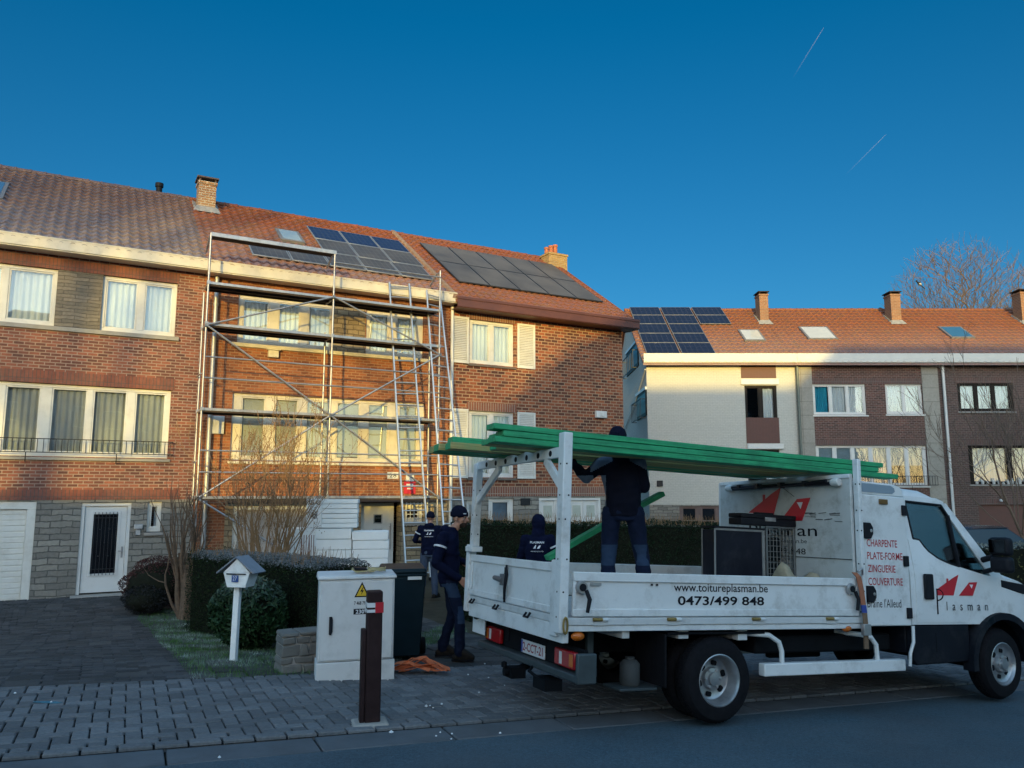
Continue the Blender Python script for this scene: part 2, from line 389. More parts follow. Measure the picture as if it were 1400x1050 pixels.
# driveway of the left house: rows of dark blocks running up to the garage
DW_R = [(261,929),(232,893),(205,862),(186,846),(172,826),(178,812)]
_dw = [gpt(*p) for p in DW_R]
def dw_right(b):                         # right edge of the driveway as a along-street value for distance b
    pts = [ab(p.x, p.y) for p in _dw]; pts = [(p[1], p[0]) for p in pts]
    if b <= pts[0][0]: return pts[0][1]
    for (b0, a0), (b1, a1) in zip(pts, pts[1:]):
        if b0 <= b <= b1 or b1 <= b0: return a0+(a1-a0)*(b-b0)/max(1e-4, b1-b0)
    return pts[-1][1]
def driveway():
    random.seed(8); rects = []; b = 2.345; L, W = .21, .105; r = 0
    f0 = P0 - RA0
    while b < 14.5:
        ar = dw_right(b); a = ar - L*(1 if r % 2 else .5)
        while a > ar-11:
            x, y = road_pt(a+L/2, b+W/2); q = Vector((x, y, 0))-P0
            if q.dot(N) < -.06: rects.append([road_pt(a, b), road_pt(a+L, b), road_pt(a+L, b+W), road_pt(a, b+W)])
            a -= L
        b += W; r += 1
    o = pavers('driveway', rects, lambda x, y: gz(x, y)+.008, attr_mat('driveway_block', (.028,.030,.032), (.075,.077,.08), .85), gap=.008, tilt=.004, ch=.007)
    tag(o, kind='structure')
driveway()
def yard():                              # paved forecourt in front of the scaffolded house
    random.seed(9); rects = []; b = 2.345; L, W = .3, .3
    while b < 14:
        a = -.9 - (b-2.3)*.02
        while a < 5.2:
            x, y = road_pt(a+L/2, b+W/2); q = Vector((x, y, 0))-P0
            if q.dot(N) < -.06 and q.dot(D) < 9.3: rects.append([road_pt(a, b), road_pt(a+L, b), road_pt(a+L, b+W), road_pt(a, b+W)])
            a += L
        b += W
    o = pavers('forecourt', rects, lambda x, y: gz(x, y)+.006, attr_mat('forecourt_slab', (.035,.036,.036), (.085,.083,.08), .9), gap=.012, tilt=.007, ch=.008)
    tag(o, kind='structure')
yard()
def grass(name, poly_px, n, mat, h=.05):
    P = [gpt(*p) for p in poly_px]; xs = [p.x for p in P]; ys = [p.y for p in P]
    def inside(x, y):
        c = False; k = len(P)
        for i in range(k):
            a, b = P[i], P[i-1]
            if (a.y > y) != (b.y > y) and x < (b.x-a.x)*(y-a.y)/(b.y-a.y)+a.x: c = not c
        return c
    V = []; F = []; random.seed(11)
    k = 0
    while k < n:
        x = random.uniform(min(xs), max(xs)); y = random.uniform(min(ys), max(ys))
        if not inside(x, y): continue
        k += 1; z = gz(x, y)-.045; a = random.uniform(0, 6.3); hh = h*random.uniform(.5, 1.3); w_ = .006; l = hh*random.uniform(.2, 1.1); la = random.uniform(0, 6.3)
        dx, dy = math.cos(a)*w_, math.sin(a)*w_; b = len(V)
        V += [(x-dx, y-dy, z), (x+dx, y+dy, z), (x+math.cos(la)*l, y+math.sin(la)*l, z+.045*.8+hh)]; F.append((b, b+1, b+2))
    o = npmesh(name, V, F, mat); tag(o, kind='stuff', label='short lawn grass with patches of white frost beside the block driveway', cat='grass')
    return o
def grassm():
    t = NT('frosty_grass'); n1 = t.noise(2.0, 5, .7); n2 = t.noise(12, 3)
    c = t.ramp(n2.outputs[0], [(.3, (.025,.085,.012)), (.7, (.075,.17,.03))]).outputs[0]
    c = t.mix(t.ramp(n1.outputs[0], [(.47, (0,0,0)), (.66, (.75,)*3)]).outputs[0], c, (.42,.50,.48)); t.col(c); t.set(Roughness=.8); return t.mat
GRASS = grassm()
grass('lawn_grass', [(263,930),(233,893),(206,862),(187,846),(200,832),(300,830),(420,850),(440,924)], 26000, GRASS, .05)
grass('verge_grass', [(540,905),(545,880),(600,858),(640,862),(600,880)], 2500, GRASS, .06)['label'] = 'thin strip of rough grass beside the paved forecourt'

# ================================================================== HOUSES OF THE TERRACE
def house_root(name, u0, label):
    return empty(name, frame(fpt(u0, 0), D, N, (0, 0, 1)), label, 'house')
EAVE = 7.364; SL = .659; RIDGE = 4.86
def rz(off): return EAVE + SL*off
def wall(mb, u0, u1, z0, z1, holes, off=0.0, rev=.13, mi=0, rmi=None):
    us = sorted(set([u0, u1]+[min(u1, max(u0, x)) for h in holes for x in h[:2]])); zs = sorted(set([z0, z1]+[min(z1, max(z0, x)) for h in holes for x in h[2:]]))
    for i in range(len(us)-1):
        for j in range(len(zs)-1):
            cu, cz = (us[i]+us[i+1])/2, (zs[j]+zs[j+1])/2
            if any(h[0] < cu < h[1] and h[2] < cz < h[3] for h in holes): continue
            mb.quad((us[i], off, zs[j]), (us[i+1], off, zs[j]), (us[i+1], off, zs[j+1]), (us[i], off, zs[j+1]), mi)
    rmi = mi if rmi is None else rmi
    for h in holes:
        a, b, c, d = max(u0, h[0]), min(u1, h[1]), max(z0, h[2]), min(z1, h[3])
        if a >= b or c >= d: continue
        o1 = off+rev
        mb.quad((a, off, c), (a, off, d), (a, o1, d), (a, o1, c), rmi); mb.quad((b, off, d), (b, off, c), (b, o1, c), (b, o1, d), rmi)
        if h[3] <= z1: mb.quad((a, off, d), (b, off, d), (b, o1, d), (a, o1, d), rmi)
        if h[2] >= z0: mb.quad((a, off, c), (a, o1, c), (b, o1, c), (b, off, c), rmi)
def curtain(u0, u1, z0, z1, off, mat, parent, amp=.022, per=.13, name='curtain'):
    n = max(8, int((u1-u0)/.018)); V = []; F = []; ph = random.uniform(0, 6)
    for i in range(n+1):
        u = u0+(u1-u0)*i/n; y = off+amp*math.sin(2*math.pi*u/per+ph)+amp*.5*math.sin(2*math.pi*u/(per*2.7)+ph*2)
        V += [(u, y, z0), (u, y*1.0, z1)]
    for i in range(n): F.append((2*i, 2*i+2, 2*i+3, 2*i+1))
    return npmesh(name, V, F, mat, parent, smooth=True)
def window(root, u0, u1, z0, z1, panes, fmat=WHITE, off=.07, curt=None, sill=True, sillmat=None, sash=.035, glass=None, pan_z=None, rail=None):
    "panes: list of (u0, u1) glass openings; curt: list of (kind, material, from, to) or one for all"
    m = MB(); o0, o1 = off, off+.065
    pz0, pz1 = pan_z or (z0+.09, z1-.08)
    m.box(u0, u1, o0, o1, z0, pz0); m.box(u0, u1, o0, o1, pz1, z1)
    e = [u0]+[x for p in panes for x in p]+[u1]
    for i in range(0, len(e), 2):
        if e[i+1]-e[i] > .005: m.box(e[i], e[i+1], o0+.002*(i % 3), o1, pz0, pz1)
    for a, b in panes:                   # the sash of each pane stands a little behind the frame
        q0, q1 = o0+.018, o1-.01
        m.box(a, b, q0, q1, pz0, pz0+sash); m.box(a, b, q0, q1, pz1-sash, pz1)
        m.box(a, a+sash, q0, q1, pz0+sash, pz1-sash); m.box(b-sash, b, q0, q1, pz0+sash, pz1-sash)
    fr = m.build('window', fmat, root, bevel=.006, seg=1)
    for i, (a, b) in enumerate(panes):
        g = MB(); g.box(a+sash, b-sash, o0+.034, o0+.042, pz0+sash, pz1-sash); g.build('pane', glass or GLASS, fr)
        c = curt[i] if isinstance(curt, list) else curt
        if c:
            kind, mat = c[0], c[1]
            if kind == 'folds': curtain(a+.0, b-.0, pz0, pz1, o1+.07, mat, fr)
            elif kind == 'blind': q = MB(); q.box(a-.01, b+.01, o1+.03, o1+.036, pz0+(pz1-pz0)*(1-c[2]), pz1); q.build('blind', mat, fr)
            elif kind == 'half': curtain(a+(b-a)*c[2], a+(b-a)*c[3], pz0, pz1, o1+.07, mat, fr)
    if sill:
        s = MB(); s.hexa([(u0-.05, -.055, z0-.085), (u1+.05, -.055, z0-.085), (u1+.05, off+.02, z0-.085), (u0-.05, off+.02, z0-.085)],
                         [(u0-.05, -.055, z0-.025), (u1+.05, -.055, z0-.025), (u1+.05, off+.02, z0-.002), (u0-.05, off+.02, z0-.002)]); s.build('sill', sillmat or CONC, fr, bevel=.005, seg=1)
    return fr
def tiles(root, u0, u1, mat, o0=-.40, o1=RIDGE, tw=.235, tl=.34, fz=rz, name='roof', slope=SL, both=True, amp=.03):
    "pantiles as a real rolled surface, course by course"
    L = math.sqrt(1+slope*slope); nr = int(math.ceil((o1-o0)*L/tl)); nc = int(round((u1-u0)/tw)); tw = (u1-u0)/nc
    prof = [0, .45, .9, 1, .75, .3, .05, 0]; K = len(prof); nx = nc*K+1
    us = np.linspace(u0, u1, nx); hp = np.array([prof[i % K] for i in range(nx)])*amp*1.6
    nv = np.array([0, -slope/L, 1/L]); V = []; F = []
    rr = np.random.default_rng(4)
    for r in range(nr):
        s0 = o0+r*tl/L; s1 = min(o1, o0+(r+1)*tl/L)
        jit = np.repeat(rr.uniform(-.006, .006, nc+1), K)[:nx]
        for (s, lift) in ((s0, .044), (s0+.004, .050), (s1, 0.0)):
            h = hp+lift+jit*(1.5 if lift else .3)
            V.append(np.stack([us, s+nv[1]*h, fz(s)+nv[2]*h], 1))
    V = np.concatenate(V); rows = nr*3
    idx = np.arange(nx-1)
    for k in range(rows-1):
        a = k*nx+idx; F.append(np.stack([a, a+1, a+nx+1, a+nx], 1))
    o = npmesh(name, V, np.concatenate(F), mat, root, smooth=True); o.data.set_sharp_from_angle(angle=R(50))
    # back slope, deck and verges
    m = MB(); zb = 2*fz(o1)
    t = .03
    m.hexa([(u0, o0, fz(o0)-.09), (u1, o0, fz(o0)-.09), (u1, o1, fz(o1)-.09), (u0, o1, fz(o1)-.09)], [(u0, o0, fz(o0)-.012), (u1, o0, fz(o0)-.012), (u1, o1, fz(o1)-.012), (u0, o1, fz(o1)-.012)])
    if both:
        o2 = 2*o1-o0; m.hexa([(u0, o1+.001, fz(o1)-.09), (u1, o1+.001, fz(o1)-.09), (u1, o2, fz(o0)-.09), (u0, o2, fz(o0)-.09)], [(u0, o1+.001, fz(o1)+.012), (u1, o1+.001, fz(o1)+.012), (u1, o2, fz(o0)+.012), (u0, o2, fz(o0)+.012)])
    m.build('roof_deck', mat, root)
    rt = MB(); u = u0
    while u < u1-.05:                    # ridge tiles
        e = min(u1, u+.36); r1 = .115+random.uniform(-.006, .006)
        pts = []
        for k in range(9):
            a = math.pi*k/8; pts.append((o1+math.cos(a)*r1*1.15, fz(o1)-.03+math.sin(a)*r1+random.uniform(-.003, .003)))
        rt.prism(pts, 0, u, e-.008); rt.prism([(o1+(p[0]-o1)*1.1, fz(o1)-.03+(p[1]-fz(o1)+.03)*1.1) for p in pts], 0, e-.06, e-.004); u = e
    rt.build('ridge_tiles', mat, root)
    return o
def house_body(root, u0, u1, z0, mat, depth=9.4, left=False, right=False, top=None):
    m = MB(); zt = EAVE-.1
    m.quad((u0, depth, z0), (u1, depth, z0), (u1, depth, zt), (u0, depth, zt))
    for f, u in ((left, u0), (right, u1)):
        if f: m.add([(u, .0, z0), (u, depth, z0), (u, depth, rz(0)-.1), (u, RIDGE, rz(RIDGE)-.1), (u, 0, rz(0)-.1)], [(0,1,2,3,4)])
    m.build('rear_walls', mat, root)
def gutter(root, u0, u1, mat, o0=-.44, o1=-.02, z0=6.96, z1=7.25, name='gutter', dark=True):
    m = MB(); m.box(u0, u1, o0, o0+.025, z0+.03, z1); m.box(u0, u1, o0+.025, o1, z0, z0+.028); m.box(u0, u1, o0+.025, o0+.12, z1-.06, z1-.05); m.box(u0, u1, o0-.012, o0, z1-.03, z1+.004)
    for u in (u0, u1-.02): m.box(u+.001, u+.019, o0+.026, o1, z0+.029, z1-.062)
    return m.build(name, mat, root, bevel=.006, seg=1)
def chimney(root, u, off, w, d, z0, z1, mat, cap=True, pots=0, capm=None, apron=True):
    m = MB(); m.box(u-w/2, u+w/2, off-d/2, off+d/2, z0, z1); m.box(u-w/2-.03, u+w/2+.03, off-d/2-.03, off+d/2+.03, z1, z1+.08)
    o = m.build('chimney', mat, root, bevel=.006, seg=1)
    c = MB()
    if cap:
        for a in (-1, 1):
            for b in (-1, 1): c.box(u+a*(w/2-.03)-.03, u+a*(w/2-.03)+.03, off+b*(d/2-.03)-.03, off+b*(d/2-.03)+.03, z1+.08, z1+.17)
        c.box(u-w/2-.06, u+w/2+.06, off-d/2-.06, off+d/2+.06, z1+.17, z1+.22); c.build('cap', capm or pm('chimney_cap', (.09,.06,.05), .7), o, bevel=.005, seg=1)
    for k in range(pots):
        p = MB(); x = u-w/2+w*(k+.5)/pots; h = .3+.12*(k % 2); p.lathe([(.09, z1+.08), (.085, z1+.08+h), (.105, z1+.1+h), (.105, z1+.15+h), (.07, z1+.15+h), (.06, z1+.1)], (x, off, 0), (0, 0, 1), 14)
        p.build('chimney_pot', pm('terracotta_pot', (.36,.12,.06), .8, var=.25), o, smooth=40)
    if apron:
        a = MB(); f = off-d/2; zf = rz(f)
        a.hexa([(u-w/2-.14, f-.22, rz(f-.22)+.07), (u+w/2+.14, f-.22, rz(f-.22)+.07), (u+w/2+.1, f-.004, zf+.05), (u-w/2-.1, f-.004, zf+.05)], [(u-w/2-.14, f-.2, rz(f-.2)+.085), (u+w/2+.14, f-.2, rz(f-.2)+.085), (u+w/2+.03, f-.004, zf+.17), (u-w/2-.03, f-.004, zf+.17)])
        for s in (-1, 1):
            x = u+s*(w/2+.06)
            a.hexa([(x-.055, f, rz(f)+.02), (x+.055, f, rz(f)+.02), (x+.055, off+d/2, rz(off+d/2)+.02), (x-.055, off+d/2, rz(off+d/2)+.02)], [(x-.05, f, rz(f)+.14), (x+.05, f, rz(f)+.09), (x+.05, off+d/2, rz(off+d/2)+.09), (x-.05, off+d/2, rz(off+d/2)+.14)])
        a.build('flashing', pm('chimney_flashing', (.27,.26,.25), .7, var=.25, scale=7), o)
    return o
def roof_box(root, name, u0, u1, o0, o1, h, mat, fz=rz, slope=SL, lift=.05, parent=None, inset=None, mats=None):
    "a flat slab lying on the roof slope"
    L = math.sqrt(1+slope*slope); n = Vector((0, -slope/L, 1/L)); m = MB()
    def P(u, o, k): return Vector((u, o, fz(o)))+n*k
    m.hexa([P(u0, o0, lift), P(u1, o0, lift), P(u1, o1, lift), P(u0, o1, lift)], [P(u0, o0, lift+h), P(u1, o0, lift+h), P(u1, o1, lift+h), P(u0, o1, lift+h)])
    return m.build(name, mat, parent or root, bevel=.004, seg=1), P
def cellm(name, c, line, nx, ny, frosty=0.0):
    t = NT(name); uv = t.tc.outputs['UV']
    br = t.n('ShaderNodeTexBrick', offset=0); t.l(uv, br.inputs[0]); br.inputs['Scale'].default_value = 1
    br.inputs['Brick Width'].default_value = 1/nx; br.inputs['Row Height'].default_value = 1/ny; br.inputs['Mortar Size'].default_value = .010; br.inputs['Mortar Smooth'].default_value = 0
    br.inputs['Color1'].default_value = (*c, 1); br.inputs['Color2'].default_value = (*sh(c, 1.25), 1); br.inputs['Mortar'].default_value = (*line, 1)
    cc = br.outputs[0]
    if frosty:  # patchy grey laid over the cell colour
        n1 = t.noise(1.0, 5, .6); n2 = t.noise(25, 3)
        f = t.math('MULTIPLY', t.ramp(n1.outputs[0], [(.25, (.5,)*3), (.6, (1,1,1))]).outputs[0], frosty); cc = t.mix(f, cc, (.26,.24,.23))
    t.col(cc); t.set(Roughness=.22 if not frosty else .5); t.b.inputs['Specular IOR Level'].default_value = .28
    return t.mat
def solar(root, u0, u1, o0, o1, mat, fz=rz, slope=SL, fm=None):
    g = .012; fr, P = roof_box(root, 'solar_panel', u0+g, u1-g, o0+g, o1-g, .035, fm or pm('panel_frame', (.42,.42,.42), .4, metal=.7, var=.1), fz, slope, .1)
    e = .028; k = .1+.0375; me = bpy.data.meshes.new('panel_cells')
    vs = [P(u0+g+e, o0+g+e, k), P(u1-g-e, o0+g+e, k), P(u1-g-e, o1-g-e, k), P(u0+g+e, o1-g-e, k)]
    me.from_pydata([tuple(v) for v in vs], [], [(0,1,2,3)]); uvl = me.uv_layers.new(name='UVMap')
    for i, c in enumerate(((0,0),(1,0),(1,1),(0,1))): uvl.data[i].uv = c
    me.materials.append(mat); link('panel_cells', me, fr)
    return fr
def skylight(root, u0, u1, o0, o1, gm, fz=rz, slope=SL, fm=None):
    fr, P = roof_box(root, 'skylight', u0, u1, o0, o1, .09, fm or pm('skylight_frame', (.16,.15,.15), .5, var=.2), fz, slope, .02)
    m = MB(); k = .113; e = .09
    vs = [P(u0+e, o0+e, k), P(u1-e, o0+e, k), P(u1-e, o1-e, k), P(u0+e, o1-e, k)]; vt = [v+Vector((0, 0, .004)) for v in vs]; m.hexa(vs, vt); m.build('skylight_glass', gm, fr)
    return fr
def skyglass(name, c, rough=.06):
    return pm(name, c, rough, var=.1, scale=2, spec=1.0, rvar=0)
def pipe(root, name, pts, r, mat, clips=()):
    m = MB(); m.tube(pts, r, 12)
    for z in clips:
        m.lathe([(r, z-.03), (r*1.22, z-.028), (r*1.22, z+.028), (r, z+.03)], (pts[0][0], pts[0][1], 0), (0, 0, 1), 12)
    return m.build(name, mat, root, smooth=40)
def put_text(s, M, x0, x1, z0, z1, mat, parent, name='lettering', bold=0.0, th=.0015, shear=0):
    cu = bpy.data.curves.new('t', 'FONT'); cu.body = s; cu.size = 1; cu.offset = bold; cu.shear = shear; cu.resolution_u = 3; cu.space_character = 1.0
    o = bpy.data.objects.new('t', cu); COL.objects.link(o); dg = bpy.context.evaluated_depsgraph_get(); dg.update()
    me = bpy.data.meshes.new_from_object(o.evaluated_get(dg)); bpy.data.objects.remove(o); bpy.data.curves.remove(cu)
    co = np.array([v.co[:] for v in me.vertices]); lo = co.min(0); hi = co.max(0)
    for v in me.vertices:
        x = x0+(v.co.x-lo[0])/(hi[0]-lo[0])*(x1-x0); z = z0+(v.co.y-lo[1])/(hi[1]-lo[1])*(z1-z0); v.co = M @ Vector((x, z, 0))
    me.materials.clear(); me.materials.append(mat); me.name = name
    return link(name, me, parent)
BR_L = brickm('brick_left', (.30,.095,.055), (.09,.034,.025), (.33,.23,.18), bw=.21, bh=.072, ms=.011, stain=(.11,.05,.04))
BR_M = brickm('brick_mid', (.38,.12,.042), (.17,.052,.022), (.36,.20,.11), bw=.21, bh=.072, ms=.010, stain=(.17,.06,.03))
BR_R = brickm('brick_third', (.36,.095,.032), (.06,.018,.010), (.42,.28,.175), bw=.235, bh=.095, ms=.0125, stain=(.12,.05,.035))
SOL_L = brickm('soldier_left', (.25,.075,.045), (.19,.055,.036), (.10,.06,.05), bw=.24, bh=.075, ms=.008, soldier=True)
SOL_R = brickm('soldier_third', (.26,.085,.045), (.19,.06,.036), (.33,.26,.2), bw=.3, bh=.08, ms=.012, soldier=True)
STONE = brickm('rubble_stone', (.30,.275,.23), (.17,.155,.135), (.09,.085,.075), bw=.42, bh=.135, ms=.012, stain=(.14,.13,.11), bump=1.0, hv=1.6, wob=.10)
STONEY = brickm('yellow_rubble_stone', (.38,.29,.17), (.22,.165,.10), (.10,.075,.05), bw=.30, bh=.13, ms=.012, stain=(.2,.14,.08), bump=1.0, hv=1.5, wob=.09)
STONEP = brickm('ledge_stone', (.25,.21,.16), (.15,.13,.10), (.10,.085,.07), bw=.5, bh=.085, ms=.008, stain=(.18,.14,.09), bump=1.0, hv=1.8, wob=.07)
TILE_L = tilem('roof_tiles_left', (.13,.048,.034), (.065,.028,.024), (.14,.46), (.09,.06,.05))
TILE_M = tilem('roof_tiles_mid', (.25,.066,.025), (.12,.035,.017), (.0,.34), (.12,.07,.03))
TILE_R = tilem('roof_tiles_third', (.25,.07,.032), (.13,.042,.022), (.0,.08), (.14,.09,.05))
CELL = cellm('solar_cells_blue', (.008,.012,.045), (.06,.07,.11), 6, 4); CELLG = cellm('solar_cells_greyed', (.012,.014,.020), (.085,.085,.085), 6, 4, .26)  # grey mixed into the second set stands in for a soft reflection
CELLK = cellm('solar_cells_black', (.012,.012,.014), (.018,.018,.02), 1, 1, .40)

# ---------------- left house
UL0, UL1, UM1, UR1 = -4.35, 2.25, 8.95, 15.2
HL = house_root('brick_house', 0, 'red brick row house with grey frosted roof, black grilled door and white garage')
m = MB()
topA = (-2.85, -.93, 5.30, 6.64); topB = (0.0, 1.63, 5.30, 6.64); big = (-3.6, 1.63, 2.34, 3.98)
wall(m, UL0, UL1, 1.37, 7.1, [topA, topB, big, (-.93, 0.0, 5.22, 6.64)], mi=0)
m.build('wall', [BR_L], HL)
m = MB(); gar = (-3.4, -.98, -.9, 1.34); dr = (-.1, .92, -.74, 1.30); sw = (1.27, 1.57, .62, 1.32)
wall(m, UL0, UL1, -1.0, 1.37, [gar, dr, sw], off=.004, mi=0); m.build('stone_base', STONE, HL)
m = MB(); m.box(-.93, 0, .005, .12, 5.22, 6.64); m.build('stone_panel', STONEP, HL)
m = MB(); m.box(-2.9, 1.66, -.012, .05, 6.642, 6.90); m.build('soldier_course', SOL_L, HL); m = MB(); m.box(-3.7, 1.70, -.012, .05, 3.985, 4.26); m.build('soldier_course', SOL_L, HL); m = MB(); m.box(UL0, UL1-.3, -.012, .05, 1.372, 1.60); m.build('soldier_course', SOL_L, HL)
m = MB(); m.box(-2.95, 1.72, -.06, .08, 5.20, 5.298); m.build('sill_band', CONC, HL, bevel=.006, seg=1)
def pan(y, *xs): return [(fu(a, y, .08), fu(b, y, .08)) for a, b in xs]
window(HL, *topA, [(-2.75, -2.0), (-1.87, -1.0)], WHITEP, curt=('folds', CURT), sill=False)
window(HL, *topB, [(.08, .76), (.92, 1.55)], WHITEP, curt=('folds', CURT), sill=False)
window(HL, big[0], big[1], big[2], big[3], [(-3.5, -2.9), (-2.75, -2.1)]+pan(580, (4,53), (68,117), (125,172), (183,225)), WHITEP, curt=('folds', CURTG), sillmat=CONC)
def railing(root, u0, u1, z0, z1, off, name='window_railing'):
    m = MB()
    for z in (z0, z1): m.box(u0, u1, off-.008, off+.008, z-.01, z+.01)
    u = u0+.05
    while u < u1: m.box(u-.007, u+.007, off-.006, off+.006, z0+.011, z1-.011); u += .118
    for s in (u0, u1-.016): m.box(s+.001, s+.015, off+.009, off+.22, z0-.008, z0+.008); m.box(s+.001, s+.015, off+.009, off+.22, z1-.008, z1+.008)
    for f in (.18, .45, .78):
        x = u0+(u1-u0)*f; m.tube([(x, off, z0-.012), (x, off-.02, z0-.08), (x, off+.02, z0-.2), (x, off+.15, z0-.22)], .01, 6)
    return m.build(name, IRON, root)
railing(HL, -3.7, 1.72, 2.42, 2.72, -.16)
def panel_door(root, name, u0, u1, z0, z1, off, mat, ribs=0, th=.05):
    m = MB(); m.box(u0, u1, off, off+th, z0, z1)
    if ribs:
        h = (z1-z0)/ribs
        for i in range(ribs): m.box(u0+.01, u1-.01, off-.012, off, z0+i*h+.012, z0+(i+1)*h-.012)
    return m.build(name, mat, root, bevel=.006, seg=2)
def door_frame(root, u0, u1, z0, z1, w_, off, mat, name='door_frame'):
    m = MB(); m.box(u0, u0+w_, off, off+.09, z0, z1-w_); m.box(u1-w_, u1, off, off+.09, z0, z1-w_); m.box(u0, u1, off, off+.09, z1-w_, z1); return m.build(name, mat, root, bevel=.006, seg=1)
door_frame(HL, -3.4, -.98, -.9, 1.34, .17, .03, WHITEP, 'garage_frame'); gd = panel_door(HL, 'garage_door', -3.23, -1.15, -.9, 1.17, .09, WHITEP, 17)
door_frame(HL, -.1, .92, -.74, 1.30, .075, .03, WHITE)
dm = MB(); dm.box(-.02, .84, .07, .12, -.71, 1.22); dm.box(.10, .16, .055, .07, -.35, 1.1); dm.box(.66, .72, .055, .07, -.35, 1.1); dm.box(.16, .66, .055, .07, 1.04, 1.1); dm.box(.16, .66, .055, .07, -.35, -.29)
fd = dm.build('front_door', WHITE, HL, bevel=.005, seg=1)
q = MB(); q.box(.16, .66, .062, .069, -.29, 1.04); q.build('door_glass', pm('black_door_glass', (.008,.009,.012), .08, var=.1, rvar=0), fd)
q = MB()
for k in range(7): q.box(.185+k*.075-.006, .185+k*.075+.006, .03, .042, -.33, 1.09)
for z in (-.2, .95): q.box(.17, .65, .043, .052, z, z+.014)
for a, b in ((.3, .7), (.5, .7), (.3, .1), (.5, .1), (.41, .4)): q.lathe([(0, -.004), (.016, 0), (0, .004)], (a, .026, b), (0, 1, 0), 8)
q.build('door_grille', IRON, fd)
q = MB(); q.box(.765, .80, .05, .07, .05, .30); q.tube([(.782, .05, .2), (.782, .0, .2), (.70, .0, .2)], .011, 8); q.build('door_handle', STEEL, fd, smooth=40)
q = MB(); q.box(-.2, 1.0, -.35, .1, -.9, -.745); q.build('doorstep', CONC, HL, bevel=.01)
window(HL, *sw, [(1.33, 1.51)], WHITEP, curt=('half', CURT, .55, 1.0), sillmat=CONC)
q = MB(); q.box(1.0, 1.18, -.09, -.002, .70, .80); q.box(1.04, 1.14, -.05, -.002, .55, .69); q.build('letter_box', LEAD, HL, bevel=.01)
gutter(HL, UL0, UL1+.0, CREAM); house_body(HL, UL0, UL1, -1.0, BR_L, left=True)
tiles(HL, UL0-.1, UL1, TILE_L)
skylight(HL, -3.2, -2.3, 1.95, 3.3, skyglass('skylight_blue', (.03,.12,.22)))
q = MB(); q.tube([(1.42, 5.3, 10.0), (1.42, 5.3, 10.95)], .09, 12); q.tube([(1.42, 5.3, 10.96), (1.42, 5.3, 11.08)], .12, 12); q.build('vent_pipe', BLACKP, HL, smooth=40)

# ---------------- scaffolded middle house
HM = house_root('brick_house', 0, 'orange brick row house behind the scaffolding, red tiled roof with framed solar panels')
mt = (3.08, 5.52, 5.30, 6.56); mt2 = (6.46, 8.17, 5.30, 6.54); mb_ = (3.05, 8.25, 2.33, 4.02)
m = MB(); wall(m, UL1, UM1, 1.42, 7.1, [mt, mt2, mb_, (5.55, 6.44, 5.22, 6.56)]); 
m.build('wall', BR_M, HM)
ent0, ent1 = fu(493, 730), fu(548, 730); ga0, ga1 = fu(318, 720), fu(440, 720)
bw0, bw1 = fu(553, 700), fu(578, 700)
m = MB(); wall(m, UL1, 3.0, -1, 1.42, [], off=.003); m.build('brick_base', BR_M, HM)
m = MB(); wall(m, 3.0, UM1, -1, 1.28, [(ga0, ga1, -1, 1.22), (ent0, ent1, -1, 1.28), (bw0, bw1, .72, 1.2)], off=.004, rev=.35); m.build('stone_base', STONEY, HM)
m = MB(); m.box(3.0, UM1, -.02, .3, 1.28, 1.418); m.build('lintel', pm('brown_lintel', (.13,.075,.045), .8, var=.25), HM)
m = MB(); m.box(5.55, 6.44, .005, .12, 5.22, 6.56); m.build('stone_panel', STONEY, HM)
m = MB(); m.box(2.95, 8.3, -.06, .08, 5.20, 5.298); m.build('sill_band', CREAM, HM, bevel=.006, seg=1)
window(HM, *mt, pan(450, (331,367), (380,410), (421,452)), CREAM, curt=('folds', CURT), sill=False)
window(HM, *mt2, pan(460, (504,531), (542,570)), CREAM, curt=('folds', CURT), sill=False)
window(HM, *mb_, pan(580, (329,362), (375,407), (418,449), (460,492), (503,531), (545,571)), CREAM, curt=[('blind', BLIND, 1.0), ('blind', BLIND, 1.0), ('blind', BLIND, 1.0), ('blind', BLIND, .96), ('blind', BLIND, 1.0), ('blind', BLIND, .98)], sillmat=CREAM)
door_frame(HM, ga0, ga1, -1, 1.22, .12, .05, WHITEP, 'garage_frame'); panel_door(HM, 'garage_door', ga0+.12, ga1-.12, -1, 1.10, .12, pm('beige_garage_door', (.44,.38,.33), .5, var=.08, scale=3), 5)
de0, de1 = ent0+.05, ent1-.1
fd = panel_door(HM, 'front_door', de0, de1, -.7, 1.25, .30, WHITE)
for z in (.82, .42, .02): q = MB(); q.box(de0+.42, de0+.62, .288, .299, z-.1, z+.1); q.build('door_pane', GLASSD, fd); q = MB(); [q.box(de0+a, de0+b, .285, .299, z+c, z+d) for a, b, c, d in ((.39,.42,-.13,.13), (.62,.65,-.13,.13), (.42,.62,.1,.13), (.42,.62,-.13,-.1))]; q.build('pane_frame', STEEL, fd)
q = MB(); q.tube([(de1-.12, .22, .0), (de1-.12, .22, .7)], .016, 8); q.tube([(de1-.12, .22, .1), (de1-.12, .30, .1)], .01, 6); q.tube([(de1-.12, .22, .6), (de1-.12, .30, .6)], .01, 6); q.build('door_handle', STEEL, fd, smooth=40)
fr = window(HM, bw0, bw1, .72, 1.2, [(bw0+.06, bw1-.06)], WHITEP, off=.1, sillmat=CONC)
q = MB()
for k in range(5): u = bw0+.05+(bw1-bw0-.1)*k/4; q.tube([(u, -.03, .62), (u, -.03, 1.26)], .012, 6)
for z in (.66, .94, 1.22): q.box(bw0, bw1, -.028, -.016, z-.012, z+.012)
q.build('window_bars', WHITE, HM)
